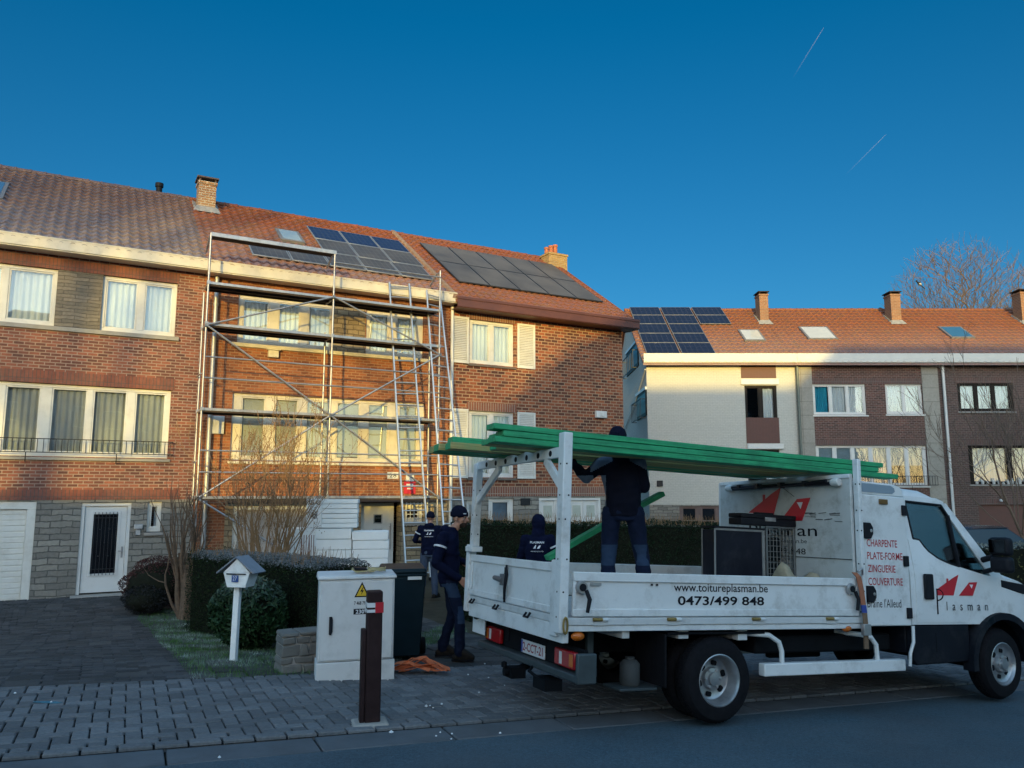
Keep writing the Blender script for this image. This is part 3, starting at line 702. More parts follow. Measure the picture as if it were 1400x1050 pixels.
pipe(HM, 'downpipe', [(2.52, -.11, 7.0), (2.52, -.11, -.75)], .055, pm('zinc', (.42,.42,.42), .45, metal=.5, var=.15), (6.2, 4.3, 2.4, .5))
gutter(HM, UL1+.004, UM1+.06, CREAM, z0=6.93, z1=7.23); house_body(HM, UL1, UM1, -1, BR_M)
tiles(HM, UL1+.004, UM1, TILE_M)
chimney(HM, 2.66, 4.15, .50, .52, 9.4, 10.80, brickm('chimney_brick', (.40,.20,.07), (.30,.13,.05), (.45,.38,.28), bw=.22, bh=.075, ms=.012), cap=True)
for i in range(5): solar(HM, 3.42+i*1.045, 3.42+(i+1)*1.045, .42, 1.46, CELLG)
for i in range(3):
    for j in range(2): solar(HM, 5.60+i*1.045, 5.60+(i+1)*1.045, 1.48+j*1.12, 1.48+(j+1)*1.12, CELL if j else CELLG)
skylight(HM, 4.50, 5.22, 2.1, 3.05, skyglass('skylight_pale', (.30,.38,.42)))
u, z = fac(373, 484); q = MB(); q.box(u-.13, u+.13, -.12, -.002, z-.1, z+.08); q.box(u-.17, u+.17, -.16, -.002, z+.081, z+.12); q.build('wall_lamp', CREAM, HM, bevel=.01)
u, z = fac(297, 581); q = MB(); q.box(u-.15, u+.15, -.09, -.002, z-.22, z+.22); q.box(u-.12, u+.12, -.1, -.091, z-.2, z-.08); q.build('alarm_box', WHITE, HM, bevel=.015)
u, z = fac(537, 650); q = MB(); q.box(u-.16, u+.16, -.012, -.002, z-.09, z+.09); npl = q.build('house_number_plate', WHITE, HM)
SM = Matrix(((1,0,0,0),(0,0,-1,0),(0,1,0,0),(0,0,0,1)))   # text plane: x stays x, text y becomes z, facing -y
BLACKINK = pm('black_lettering', (.012,.012,.016), .5, var=.1); REDINK = pm('red_lettering', (.42,.018,.03), .45, var=.08); WHITEINK = pm('white_lettering', (.7,.7,.72), .5, var=.05)
put_text('28', Matrix.Translation((0, -.014, 0)) @ SM, u-.1, u+.1, z-.055, z+.055, BLACKINK, npl)
u, z = fac(560, 663); q = MB(); q.box(u-.17, u+.17, -.02, -.002, z-.24, z+.1); sgn = q.build('sale_sign', pm('red_sign', (.50,.02,.035), .5, var=.06), HM)
q = MB(); q.box(u-.12, u+.12, -.03, -.002, z+.101, z+.3); q.box(u-.10, u+.10, -.0215, -.0205, z-.02, z+.03); q.box(u-.08, u+.08, -.0215, -.0205, z-.12, z-.08); q.build('sign_panel', WHITE, sgn)

# ---------------- third house (shutters, brown gutter, gable end)
HR = house_root('brick_house', 0, 'brick end house with white louvred shutters, black solar panels and a brown gutter')
w1 = (9.62, 11.13, 5.30, 6.62); w2 = (9.62, 11.13, 1.97, 3.90)
m = MB(); wall(m, UM1, UR1, 1.42, 7.25, [w1, w2]); m.build('wall', BR_R, HR)
g0, g1 = fu(737, 690), fu(822, 690); s0, s1 = fu(668, 690), fu(703, 690); e0, e1 = fu(638, 690), fu(652, 690)
m = MB(); wall(m, UM1, UR1, -1.2, 1.42, [(g0, g1, -1.2, 1.38), (s0, s1, .3, 1.36), (e0, e1, -1, 1.3)], off=.004); m.build('stone_base', STONE, HR)
m = MB(); m.box(9.5, 14.5, -.01, .05, 1.422, 1.70); m.build('soldier_course', SOL_R, HR); m = MB(); m.box(9.55, 11.2, -.012, .05, 6.622, 6.86); m.build('soldier_course', SOL_R, HR); m = MB(); m.box(9.55, 11.2, -.012, .05, 3.905, 4.15); m.build('soldier_course', SOL_R, HR)
for wn in (w1, w2):
    window(HR, *wn, [(9.73, 10.31), (10.45, 11.03)], WHITEP if wn is w1 else WHITE, curt=('folds', CURT), sillmat=pm('dark_sill', (.14,.11,.09), .8))
    for a, b in ((9.02, 9.58), (11.22, 11.84)):
        m = MB(); z0, z1 = wn[2]-.03, wn[3]+.03; f = .065
        m.box(a, a+f, -.06, -.012, z0, z1); m.box(b-f, b, -.06, -.012, z0, z1); m.box(a+f, b-f, -.06, -.012, z0, z0+f); m.box(a+f, b-f, -.06, -.012, z1-f, z1)
        z = z0+f
        while z < z1-f-.03: m.hexa([(a+f, -.055, z), (b-f, -.055, z), (b-f, -.05, z), (a+f, -.05, z)], [(a+f, -.022, z+.05), (b-f, -.022, z+.05), (b-f, -.017, z+.05), (a+f, -.017, z+.05)]); z += .052
        m.build('shutter', WHITEP, HR, bevel=.004, seg=1)
door_frame(HR, g0, g1, -1.2, 1.38, .09, .03, WHITE, 'garage_frame')
gd = panel_door(HR, 'garage_door', g0+.09, g1-.09, -1.2, 1.29, .09, WHITE)
for k in range(4):
    a = g0+.09+(g1-g0-.18)*k/4; b = g0+.09+(g1-g0-.18)*(k+1)/4
    q = MB(); q.box(a+.12, b-.12, .07, .089, .78, 1.14); q.build('door_pane', pm('frosted_pane', (.42,.44,.38), .3, var=.1), gd); q = MB(); q.box(a+.01, a+.05, .06, .089, -1.2, 1.29); q.box(b-.05, b-.01, .06, .089, -1.2, 1.29); q.box(a+.05, b-.05, .06, .089, .66, .72); q.build('panel_trim', WHITE, gd)
window(HR, s0, s1, .3, 1.36, [(s0+.14, s1-.14)], WHITE, curt=('blind', pm('blue_blind', (.16,.22,.26), .7), .9), sillmat=CONC)
window(HR, e0, e1, -1, 1.3, [(e0+.08, e1-.08)], WHITE, curt=('blind', CURT, .9), sill=False)
u, z = fac(718, 686); q = MB(); q.box(u-.16, u+.16, -.03, .0, z-.1, z+.1); q.build('wall_vent', IRON, HR)
m = MB(); m.box(UM1+.02, UR1+.32, -.55, -.525, 6.82, 7.10); m.box(UM1+.02, UR1+.32, -.525, .02, 6.80, 6.818); m.box(UM1+.02, UR1+.32, -.575, -.551, 7.04, 7.12); m.box(UR1+.295, UR1+.32, -.524, .3, 6.819, 7.12); m.build('gutter', BROWNP, HR, bevel=.006, seg=1)
m = MB()                                  # gable end wall and verge
m.add([(UR1, 0, -1.2), (UR1, 9.4, -1.2), (UR1, 9.4, rz(0)-.1), (UR1, RIDGE, rz(RIDGE)-.1), (UR1, 0, rz(0)-.1)], [(0,1,2,3,4)])
m.quad((UM1, 9.4, -1.2), (UR1, 9.4, -1.2), (UR1, 9.4, 7.2), (UM1, 9.4, 7.2)); m.build('gable_wall', BR_R, HR)
tiles(HR, UM1+.004, UR1+.22, TILE_R, o0=-.48)
m = MB(); f = lambda o: rz(o)
m.hexa([(UR1+.2, -.5, f(-.5)-.16), (UR1+.23, -.5, f(-.5)-.16), (UR1+.23, RIDGE, f(RIDGE)-.16), (UR1+.2, RIDGE, f(RIDGE)-.16)], [(UR1+.2, -.5, f(-.5)+.06), (UR1+.23, -.5, f(-.5)+.06), (UR1+.23, RIDGE, f(RIDGE)+.06), (UR1+.2, RIDGE, f(RIDGE)+.06)]); m.build('verge_board', TILE_R, HR)
m = MB(); m.hexa([(UM1-.09, -.45, f(-.45)+.0), (UM1+.09, -.45, f(-.45)+.0), (UM1+.09, RIDGE, f(RIDGE)), (UM1-.09, RIDGE, f(RIDGE))], [(UM1-.06, -.45, f(-.45)+.13), (UM1+.06, -.45, f(-.45)+.13), (UM1+.06, RIDGE, f(RIDGE)+.13), (UM1-.06, RIDGE, f(RIDGE)+.13)]); m.build('party_ridge', pm('mortar_strip', (.25,.16,.11), .9, var=.3), HR)
for i in range(5):
    for j in range(2): solar(HR, 9.52+i*1.075, 9.52+(i+1)*1.075, .62+j*1.64, .62+(j+1)*1.64, CELLK, fm=pm('dark_panel_frame', (.05,.05,.055), .4, metal=.5))
ZCH = fac(763, 346, 4.2)[1]-.2; ZPT = fac(755, 336, 4.2)[1]
YB = brickm('yellow_chimney_brick', (.42,.24,.06), (.30,.17,.05), (.36,.28,.16), bw=.22, bh=.075, ms=.01)
chimney(HR, 15.22, 4.2, .82, .6, 8.9, ZCH, YB, cap=False, apron=False)
for k, (x, zz) in enumerate(((14.92, -.10), (15.12, .0), (15.31, .06))):
    p = MB(); p.lathe([(.085, ZCH+.08), (.08, ZPT-.08+zz), (.1, ZPT-.06+zz), (.1, ZPT+zz), (.06, ZPT+zz), (.06, ZCH+.1)], (x, 4.25, 0), (0, 0, 1), 14); p.build('chimney_pot', pm('terracotta_pot', (.36,.12,.06), .8, var=.25), HR, smooth=40)
pipe(HR, 'downpipe', [(9.02, -.09, 7.0), (9.02, -.09, -.7)], .05, WHITE, (6.0, 4.0, 2.0))
u, z = fac(820, 567); q = MB(); q.box(u-.2, u+.2, -.12, -.002, z-.11, z+.11); q.box(u-.06, u+.06, -.15, -.121, z-.06, z+.06); q.build('alarm_box', WHITE, HR, bevel=.03)

# ================================================================== FACING ROW AT THE BACK RIGHT
YR = 35.0
def rp(px, py):
    p = onplane(px, py, (0, YR, 0), (0, 1, 0)); return p.x, p.z
def rx(px, py=560): return rp(px, py)[0]
def rzp(py, px=1100): return rp(px, py)[1]
BR_B = brickm('brick_back', (.16,.066,.048), (.07,.032,.026), (.24,.18,.15), bw=.22, bh=.08, ms=.009, stain=(.06,.04,.035))
BR_B2 = brickm('brick_back_grey', (.13,.066,.053), (.07,.04,.034), (.19,.15,.13), bw=.22, bh=.08, ms=.009, stain=(.06,.05,.045))
SOL_B = brickm('soldier_back', (.15,.065,.05), (.10,.05,.04), (.15,.12,.11), bw=.26, bh=.08, ms=.01, soldier=True)
WBR = brickm('white_painted_brick', (.54,.52,.455), (.50,.485,.425), (.41,.395,.35), bw=.22, bh=.075, ms=.008, stain=(.5,.48,.44), bump=.35)
PILL = brickm('stone_slab_pillar', (.34,.315,.27), (.30,.28,.24), (.17,.155,.13), bw=1.3, bh=.62, ms=.012, stain=(.24,.215,.18), bump=.3, squash=0)
TILE_B = tilem('roof_tiles_back', (.27,.085,.032), (.14,.045,.02), (.0,.34), (.13,.085,.045))
B_EZ = rzp(492); B_SL = .68; B_RO = 5.1
def rzb(off): return B_EZ-.02 + B_SL*(off+.1)
Xa, Xb, Xc, Xd = rx(885), rx(1089), rx(1290), 31.0
TW = None
def back_root(name, label): return empty(name, Matrix.Translation((0, YR, 0)), label, 'house')
ZB = -1.6
HW = back_root('white_house', 'white painted brick house with solar panels, its gable end facing the street gap')
wt = (rx(1019), rx(1063), rzp(580), rzp(527)); wb = (rx(1019), rx(1063), rzp(668), rzp(615)); bs = (rx(925), rx(1000), rzp(716), rzp(692))
m = MB(); wall(m, Xa, Xb, rzp(690), B_EZ+.1, [wt, wb, (bs[0], bs[1], bs[2], 5)] if 0 else [wt, wb]); m.build('wall', WBR, HW)
m = MB(); wall(m, Xa, Xb, ZB, rzp(690), [bs], off=.003); m.build('stone_base', STONE, HW)
m = MB(); m.add([(Xa, 0, ZB), (Xa, 2*B_RO, ZB), (Xa, 2*B_RO, rzb(0)-.1), (Xa, B_RO, rzb(B_RO)-.1), (Xa, 0, rzb(0)-.1)], [(0,1,2,3,4)]); m.quad((Xa, 2*B_RO, ZB), (Xb, 2*B_RO, ZB), (Xb, 2*B_RO, B_EZ), (Xa, 2*B_RO, B_EZ)); m.build('gable_wall', WBR, HW)
BRW = pm('dark_brown_frame', (.022,.018,.016), .45, var=.15)
BRPAN = pm('brown_cladding', (.11,.045,.035), .6, var=.12)
for wn in (wt, wb): window(HW, *wn, [(wn[0]+.1, (wn[0]+wn[1])/2-.08), ((wn[0]+wn[1])/2+.08, wn[1]-.1)], BRW, curt=[None, ('folds', CURT)], sill=False)
for a, b in (((1015, 1063), (497, 517)), ((1019, 1064), (571, 606))):
    m = MB(); m.box(rx(a[0]), rx(a[1]), -.03, .05, rzp(b[1]), rzp(b[0]))
    x = rx(a[0])+.1
    while x < rx(a[1])-.05: m.box(x, x+.012, -.036, -.03, rzp(b[1])+.01, rzp(b[0])-.01); x += .14
    m.build('brown_panel', BRPAN, HW)
m = MB(); m.box(rx(1014), rx(1066), -.08, .1, rzp(526), rzp(518)); m.box(rx(1019), rx(1068), -.12, .1, rzp(614), rzp(607)); m.build('sill', WHITE, HW, bevel=.01, seg=1)
fr = window(HW, *bs, [(bs[0]+.15, bs[0]+.75), (bs[0]+1.0, bs[0]+1.6), (bs[0]+1.85, bs[1]-.15)], pm('brick_surround', (.16,.11,.10), .8), curt=('blind', DARK, .9), sill=False)  # near-black sheet behind these panes stands in for the dark room
m = MB(); x, z = rp(902, 661); m.box(x-.13, x+.13, -.06, -.002, z-.13, z+.13); m.build('meter_box', IRON, HW, bevel=.01)
FASC = pm('white_fascia', (.62,.60,.55), .45, var=.05, scale=3)
def fascia(root, x0, x1):
    m = MB(); m.box(x0, x1, -.42, -.39, rzp(501)+.12, rzp(489)+.13); m.box(x0, x1, -.389, -.01, rzp(501)+.10, rzp(501)+.14); return m.build('gutter', FASC, root, bevel=.01, seg=1)
fascia(HW, Xa-.18, Xb-.002)
tiles(HW, Xa-.2, Xb, TILE_B, o0=-.38, o1=B_RO, fz=rzb, slope=B_SL, tw=.28, tl=.36, amp=.03)
def rroof(px, py):
    L = math.sqrt(1+B_SL**2); p = onplane(px, py, (0, YR, rzb(0)), (0, -B_SL/L, 1/L)); return p.x, p.y-YR
# solar: three columns, the third only two rows deep
top = rroof(905, 423); bot = rroof(930, 486)
c0 = rroof(872, 455)[0]; c1 = rroof(921, 455)[0]; c2 = rroof(967, 455)[0]; c3 = rroof(1004, 445)[0]
rws = [rroof(920, y)[1] for y in (487, 472, 459, 446, 434, 423)]
CELLB = cellm('solar_cells_navy', (.006,.007,.020), (.03,.03,.05), 6, 3); FRB = pm('white_panel_frame', (.24,.23,.22), .4, metal=.4)
x0 = Xa+.05; wd = 1.62
for c in range(3):
    for r in range(5):
        if c == 2 and r < 3: continue
        solar(HW, x0+c*wd, x0+(c+1)*wd-.05, rws[r], rws[r+1], CELLB, rzb, B_SL, FRB)
def sk(root, px0, px1, py0, py1, g): a = rroof(px0, (py0+py1)/2); b = rroof(px1, (py0+py1)/2); skylight(root, a[0], b[0], rroof(px0, py1)[1], rroof(px0, py0)[1], g, rzb, B_SL)
sk(HW, 1013, 1042, 453, 468, skyglass('skylight_white', (.5,.5,.48)))
def bchim(root, px, pw, ytop, yb, w_=.7, o=3.9):
    x = onplane(px, 430, (0, YR+o, 0), (0, 1, 0)).x; z1 = onplane(px, ytop, (0, YR+o, 0), (0, 1, 0)).z; wdt = pw/1070*(YR+o)*.8
    global rz; keep = rz; rz = rzb
    c = chimney(root, x, o, wdt, w_, rzb(o)-.6, z1-.24, brickm('chimney_brick_back', (.30,.13,.06), (.22,.09,.045), (.3,.22,.15), bw=.22, bh=.08, ms=.01), capm=pm('dark_cap', (.03,.022,.02), .7)); rz = keep; return c
bchim(HW, 1042, 15, 400, 440)
x = onplane(1003, 418, (0, YR+7.5, 0), (0, 1, 0)).x; m = MB(); m.box(x-.7, x+.7, 6.8, 7.5, 8, 11.0); m.box(x-.8, x+.8, 6.7, 7.6, 11.001, 11.12); m.build('rear_chimney', BRW, HW)
# gable windows, seen edge-on
PANED = pm('dull_dark_pane', (.035,.045,.055), .35, var=.1, spec=.25)
def gp(px, py): p = onplane(px, py, (Xa, 0, 0), (1, 0, 0)); return p.y-YR, p.z
for (a, b, c, d) in ((857, 873, 470, 508), (871, 884, 532, 572)):
    y1, z1 = gp(a, c); y0, _ = gp(b, c); zb_ = gp((a+b)/2, d)[1]; zt_ = gp((a+b)/2, c+6)[1]
    m = MB(); m.box(Xa-.05, Xa-.002, y0, y1, zb_, zt_); g = m.build('gable_window', BRW, HW)
    k = 2 if a < 860 else 1
    for i in range(k):
        q = MB(); ya = y0+(y1-y0)*i/k+.12; yb_ = y0+(y1-y0)*(i+1)/k-.12; q.box(Xa-.056, Xa-.051, ya, yb_, zb_+.15, zt_-.12); q.build('pane', PANED, g)
    q = MB()
    for i in range(8): yy = y0+(y1-y0)*i/7; q.box(Xa-.3, Xa-.28, yy-.01, yy+.01, zb_-.1, zb_+.75)
    for zz in (zb_-.1, zb_+.75): q.box(Xa-.305, Xa-.275, y0, y1, zz-.02, zz+.02); q.box(Xa-.274, Xa-.052, y0, y0+.03, zz-.015, zz+.015); q.box(Xa-.274, Xa-.052, y1-.03, y1, zz-.015, zz+.015)
    q.build('balcony_rail', IRON, HW)
    q = MB(); q.box(Xa-.09, Xa-.002, y0-.1, y1+.1, zt_+.01, zt_+.14); q.build('lintel', WHITE, HW)
ya, za = gp(854, 590); yb_, zb_ = gp(884, 505); pipe(HW, 'cable', [(Xa-.06, ya, za), (Xa-.06, (ya+yb_)/2, (za+zb_)/2-.25), (Xa-.06, yb_, zb_)], .03, WHITE)

HB = back_root('brick_house', 'dark brick house in the facing row between two pale slab pillars, teal curtain upstairs')
a1, b1 = rx(1112), rx(1263)
u1 = (rx(1110), rx(1185), rzp(567), rzp(525)); u2 = (rx(1212), rx(1268)-.12, rzp(566), rzp(524)); l1 = (rx(1116), rx(1268), rzp(664), rzp(609))
u1 = (a1+.01, u1[1], u1[2], u1[3]); u2 = (u2[0], b1-.01, u2[2], u2[3]); l1 = (a1+.01, b1-.01, l1[2], l1[3])
m = MB(); wall(m, a1, b1, 1.0, B_EZ+.1, [u1, u2, l1]); m.build('wall', BR_B, HB)
m = MB(); m.box(Xb, a1, -.03, .2, ZB, B_EZ+.1); m.build('pillar', PILL, HB); m = MB(); m.box(b1, Xc-.16, -.03, .2, ZB, B_EZ+.1); m.build('pillar', PILL, HB)
m = MB(); wall(m, a1, b1, ZB, 1.0, [(a1+.4, a1+2.9, ZB, .85), (b1-1.5, b1-.5, ZB, .85)], off=.002); m.build('stone_base', STONE, HB)
m = MB(); m.box(a1, b1, -.01, .05, u1[3]+.002, u1[3]+.26); m.build('soldier_course', SOL_B, HB); m = MB(); m.box(a1, b1, -.01, .05, l1[3]+.002, l1[3]+.26); m.build('soldier_course', SOL_B, HB)
def div(w, n, g=.1): d = (w[1]-w[0]-g)/n; return [(w[0]+g+i*d, w[0]+(i+1)*d) for i in range(n)]
window(HB, *u1, div(u1, 3), WHITE, curt=[('half', TEAL, 0, .95), ('folds', CURT), ('folds', CURT)], sillmat=WHITE)
window(HB, *u2, div(u2, 2), WHITE, curt=('folds', CURT), sillmat=WHITE)
window(HB, *l1, div(l1, 6, .13), WHITE, curt=[('blind', pm('grey_green_blind', (.28,.33,.32), .8), 1.0)]*4+[('blind', pm('grey_green_blind', (.28,.33,.32), .8), .5)]*2, sillmat=WHITE)
railing(HB, l1[0], l1[1]+.3, l1[2]+.02, l1[2]+.42, -.2)
panel_door(HB, 'garage_door', a1+.4, a1+2.9, ZB, .85, .1, BRPAN, 6); panel_door(HB, 'front_door', b1-1.5, b1-.5, ZB, .85, .1, BRPAN)
fascia(HB, Xb+.002, Xc-.002); tiles(HB, Xb+.003, Xc, TILE_B, o0=-.38, o1=B_RO, fz=rzb, slope=B_SL, tw=.28, tl=.36)
m = MB(); m.quad((Xb, 2*B_RO, ZB), (Xc, 2*B_RO, ZB), (Xc, 2*B_RO, B_EZ), (Xb, 2*B_RO, B_EZ)); m.build('rear_walls', BR_B, HB)
pipe(HB, 'downpipe', [(rx(1091), -.14, B_EZ), (rx(1091), -.14, ZB)], .06, pm('dark_zinc', (.14,.16,.14), .5, metal=.3))
sk(HB, 1098, 1138, 449, 466, skyglass('skylight_white', (.5,.5,.48))); bchim(HB, 1221, 17, 400, 440)
x = onplane(1186, 418, (0, YR+7.5, 0), (0, 1, 0)).x; m = MB(); m.box(x-.6, x+.6, 6.8, 7.5, 8, 11.0); m.box(x-.7, x+.7, 6.7, 7.6, 11.001, 11.1); m.tube([(x+.5, 7.1, 11.1), (x+.5, 7.1, 11.6)], .07, 8); m.build('rear_chimney', BRW, HB)

HF = back_root('brick_house', 'grey brown brick house with dark framed windows, at the right edge')
f1 = (rx(1311), rx(1387), rzp(562), rzp(524)); f2 = (rx(1319), rx(1432), rzp(662), rzp(609)); f3 = (rx(1440), rx(1490), rzp(562), rzp(524)); fg = (rx(1327), rx(1410), ZB, rzp(690))
m = MB(); wall(m, Xc-.16, Xd, ZB, B_EZ+.1, [f1, f2, f3, fg]); m.build('wall', BR_B2, HF)
m = MB(); m.box(f1[0]-.1, f1[1]+.1, -.01, .05, f1[3]+.002, f1[3]+.26); m.build('soldier_course', SOL_B, HF); m = MB(); m.box(f2[0]-.1, f2[1]+.1, -.01, .05, f2[3]+.002, f2[3]+.26); m.build('soldier_course', SOL_B, HF); m = MB(); m.box(fg[0]-.1, fg[1]+.1, -.01, .05, fg[3]+.002, fg[3]+.26); m.build('soldier_course', SOL_B, HF)
window(HF, *f1, div(f1, 3, .14), BRW, curt=('folds', CURT), sillmat=CONC); window(HF, *f3, div(f3, 2, .14), BRW, curt=('folds', CURT), sillmat=CONC)
ff = window(HF, *f2, div(f2, 2, .2), BRW, curt=('folds', CURT), sillmat=CONC)
q = MB(); random.seed(21)
x = f2[0]+.3
while x < f2[1]-.3: h = random.uniform(.1, .3); q.lathe([(.05, 0), (.07, h*.6), (.03, h*.7), (.04, h)], (x, .03, f2[2]+.001), (0, 0, 1), 8); x += random.uniform(.16, .3)
q.build('ornaments', WHITE, ff, smooth=40)
panel_door(HF, 'garage_door', fg[0], fg[1], ZB, fg[3], .1, BRPAN, 0)
x, z = rp(1367, 684); q = MB(); q.lathe([(.0, -.07), (.06, -.05), (.07, 0), (.05, .05), (0, .06)], (x, -.09, z), (0, 0, 1), 12); q.box(x-.03, x+.03, -.05, -.002, z-.03, z+.03); q.build('wall_lamp', WHITE, HF, smooth=50)
pipe(HF, 'downpipe', [(rx(1291), -.12, B_EZ), (rx(1291), -.12, ZB)], .06, WHITE)
fascia(HF, Xc+.002, Xd); tiles(HF, Xc+.003, Xd+.2, TILE_B, o0=-.38, o1=B_RO, fz=rzb, slope=B_SL, tw=.28, tl=.36)
m = MB(); m.quad((Xc, 2*B_RO, ZB), (Xd, 2*B_RO, ZB), (Xd, 2*B_RO, B_EZ), (Xc, 2*B_RO, B_EZ)); m.add([(Xd, 0, ZB), (Xd, 2*B_RO, ZB), (Xd, 2*B_RO, rzb(0)-.1), (Xd, B_RO, rzb(B_RO)-.1), (Xd, 0, rzb(0)-.1)], [(0,1,2,3,4)]); m.build('rear_walls', BR_B2, HF)
sk(HF, 1291, 1323, 449, 464, skyglass('skylight_blue', (.03,.12,.22))); bchim(HF, 1399, 20, 397, 440)
# ================================================================== SCAFFOLD AND LADDERS
SF = empty('scaffolding', frame(fpt(2.2, -.7, -1.05), D, N, (0, 0, 1)), 'tall tubular steel scaffolding with four deck levels in front of the orange brick house', 'scaffolding')
US = (0, 3.03, 6.0); Zb = .7            # local: x along the front, y towards the wall, z from the ground
fo, bo = 0.0, .68
tops = (8.42, 8.42, 8.32)
def coupler(m, p, r=.038): m.box(p[0]-r, p[0]+r, p[1]-r, p[1]+r, p[2]-r*1.1, p[2]+r*1.1)
for k, u in enumerate(US):
    for y, t in ((fo, tops[k]), (bo, 7.1 if k == 0 else 6.4)):
        m = MB(); m.tube([(u, y, 0.02), (u, y, t)], .026, 10)
        for z in (2.12, 4.17, 6.2, 7.2): 
            if z < t: coupler(m, (u, y, z))
        m.box(u-.08, u+.08, y-.08, y+.08, 0, .019); m.build('upright', STEEL, SF, smooth=40)
    for z in (2.09, 4.14, 6.17, 7.17):
        m = MB(); m.tube([(u, fo+.03, z), (u, bo-.03, z)], .024, 8); m.build('transom', STEEL, SF, smooth=40)
    m = MB(); m.tube([(u, fo, tops[k]-.06), (u, fo+.25, tops[k]-.04), (u, bo+.05, tops[k]-.28)], .024, 8); m.build('top_bracket', STEEL, SF, smooth=40)
for a, b in ((0, 1), (1, 2)):
    u0, u1 = US[a]+.03, US[b]-.03
    for z in (2.12, 4.17, 6.2, 7.2):
        m = MB(); m.box(u0, u1, fo+.03, fo+.34, z-.03, z+.025); m.box(u0, u1, fo+.35, bo-.03, z-.03, z+.025)
        m.box(u0, u1, fo+.03, fo+.05, z-.07, z-.031); m.box(u0, u1, bo-.05, bo-.03, z-.07, z-.031); m.box(u0, u1, fo+.33, fo+.36, z-.065, z-.031); m.build('deck', [DECK], SF)
        q = MB(); q.box(u0, u1, fo+.008, fo+.028, z-.035, z+.03); q.build('deck_edge', STEEL, SF, bevel=.004, seg=1)
    for z in ((5.4, 4.9, 3.2, 2.7) if a == 0 else (5.4, 4.9, 3.2, 2.7, 8.12)):
        m = MB(); m.tube([(US[a], fo-.04, z), (US[b], fo-.04, z)], .019, 8); m.build('guard_rail', STEEL, SF, smooth=40)
m = MB(); m.box(.02, 3.05, fo+.0, fo+.34, 8.36, 8.42); m.build('deck', DECK, SF); m = MB(); m.box(.0, 3.07, fo-.03, fo-.004, 8.34, 8.44); m.build('deck_edge', STEEL, SF, bevel=.005, seg=1)
for (a, za), (b, zb) in (((0, 6.15), (1, 7.2)), ((0, 6.15), (1, 4.15)), ((1, 4.15), (0, 2.1)), ((1, 7.2), (2, 5.95)), ((1, 4.15), (2, 5.95)), ((1, 4.15), (2, 2.1)), ((0, 2.1), (1, .2))):
    m = MB(); m.tube([(US[a], fo-.06, za), (US[b], fo-.06, zb)], .023, 8); coupler(m, (US[a], fo-.05, za), .034); coupler(m, (US[b], fo-.05, zb), .034); m.build('brace', STEEL, SF, smooth=40)
for z in (5.0, 2.95):
    m = MB(); m.tube([(-.06, fo, z), (-.06, bo, z)], .019, 8); m.build('end_rail', STEEL, SF, smooth=40)
def ladder(bl, br, tl, tr, n, label, rw=.042, rd=.075):
    "bl, br, tl, tr: world points of the feet and heads of both stiles"
    c = (bl+br)/2; x = (br-bl).normalized(); up = ((tl+tr)/2-c).normalized(); y = up.cross(x).normalized()
    root = empty('ladder', Matrix.Translation(c), label, 'ladder', 'ladders against the scaffolding')
    for a, b in ((bl, tl), (br, tr)):
        m = MB(); m.bar(a-c, b-c, rw, rd, up=y); o = m.build('rail', ALU, root, bevel=.004, seg=1)
        q = MB(); d = (b-a).normalized(); q.bar(a-c-d*.01, a-c+d*.07, rw+.02, rd+.02, up=y); q.build('rubber_foot', RUBBER, o)
    for k in range(n):
        t = (k+.6)/n; a = bl.lerp(tl, t)-c; b = br.lerp(tr, t)-c; m = MB(); m.tube([a, b], .018, 8); m.build('rung', ALU, root, smooth=40)
def foot(px, py, off):                  # world point on the vertical plane at depth off
    return onplane(px, py, P0+N*off, N)
def lad(tL, tR, bL, bR, otop, obot, n, label):
    a = foot(*bL, obot); b = foot(*bR, obot); z = min(gz(a.x, a.y), gz(b.x, b.y)); 
    tl, tr = foot(*tL, otop), foot(*tR, otop)
    def ext(t, p): k = (t.z-gz(p.x, p.y)-.01)/(t.z-p.z); return t+(p-t)*k
    ladder(ext(tl, a), ext(tr, b), tl, tr, n, label)
lad((532,386), (559,388), (553.5,760), (585,745), -.52, -1.95, 26, 'aluminium ladder nearer the door, leaning on the cream gutter above the barred window')
lad((583,397), (601,402), (609,760), (638,735), -.55, -2.5, 26, 'aluminium ladder standing by the white downpipe, behind the man in a beanie')

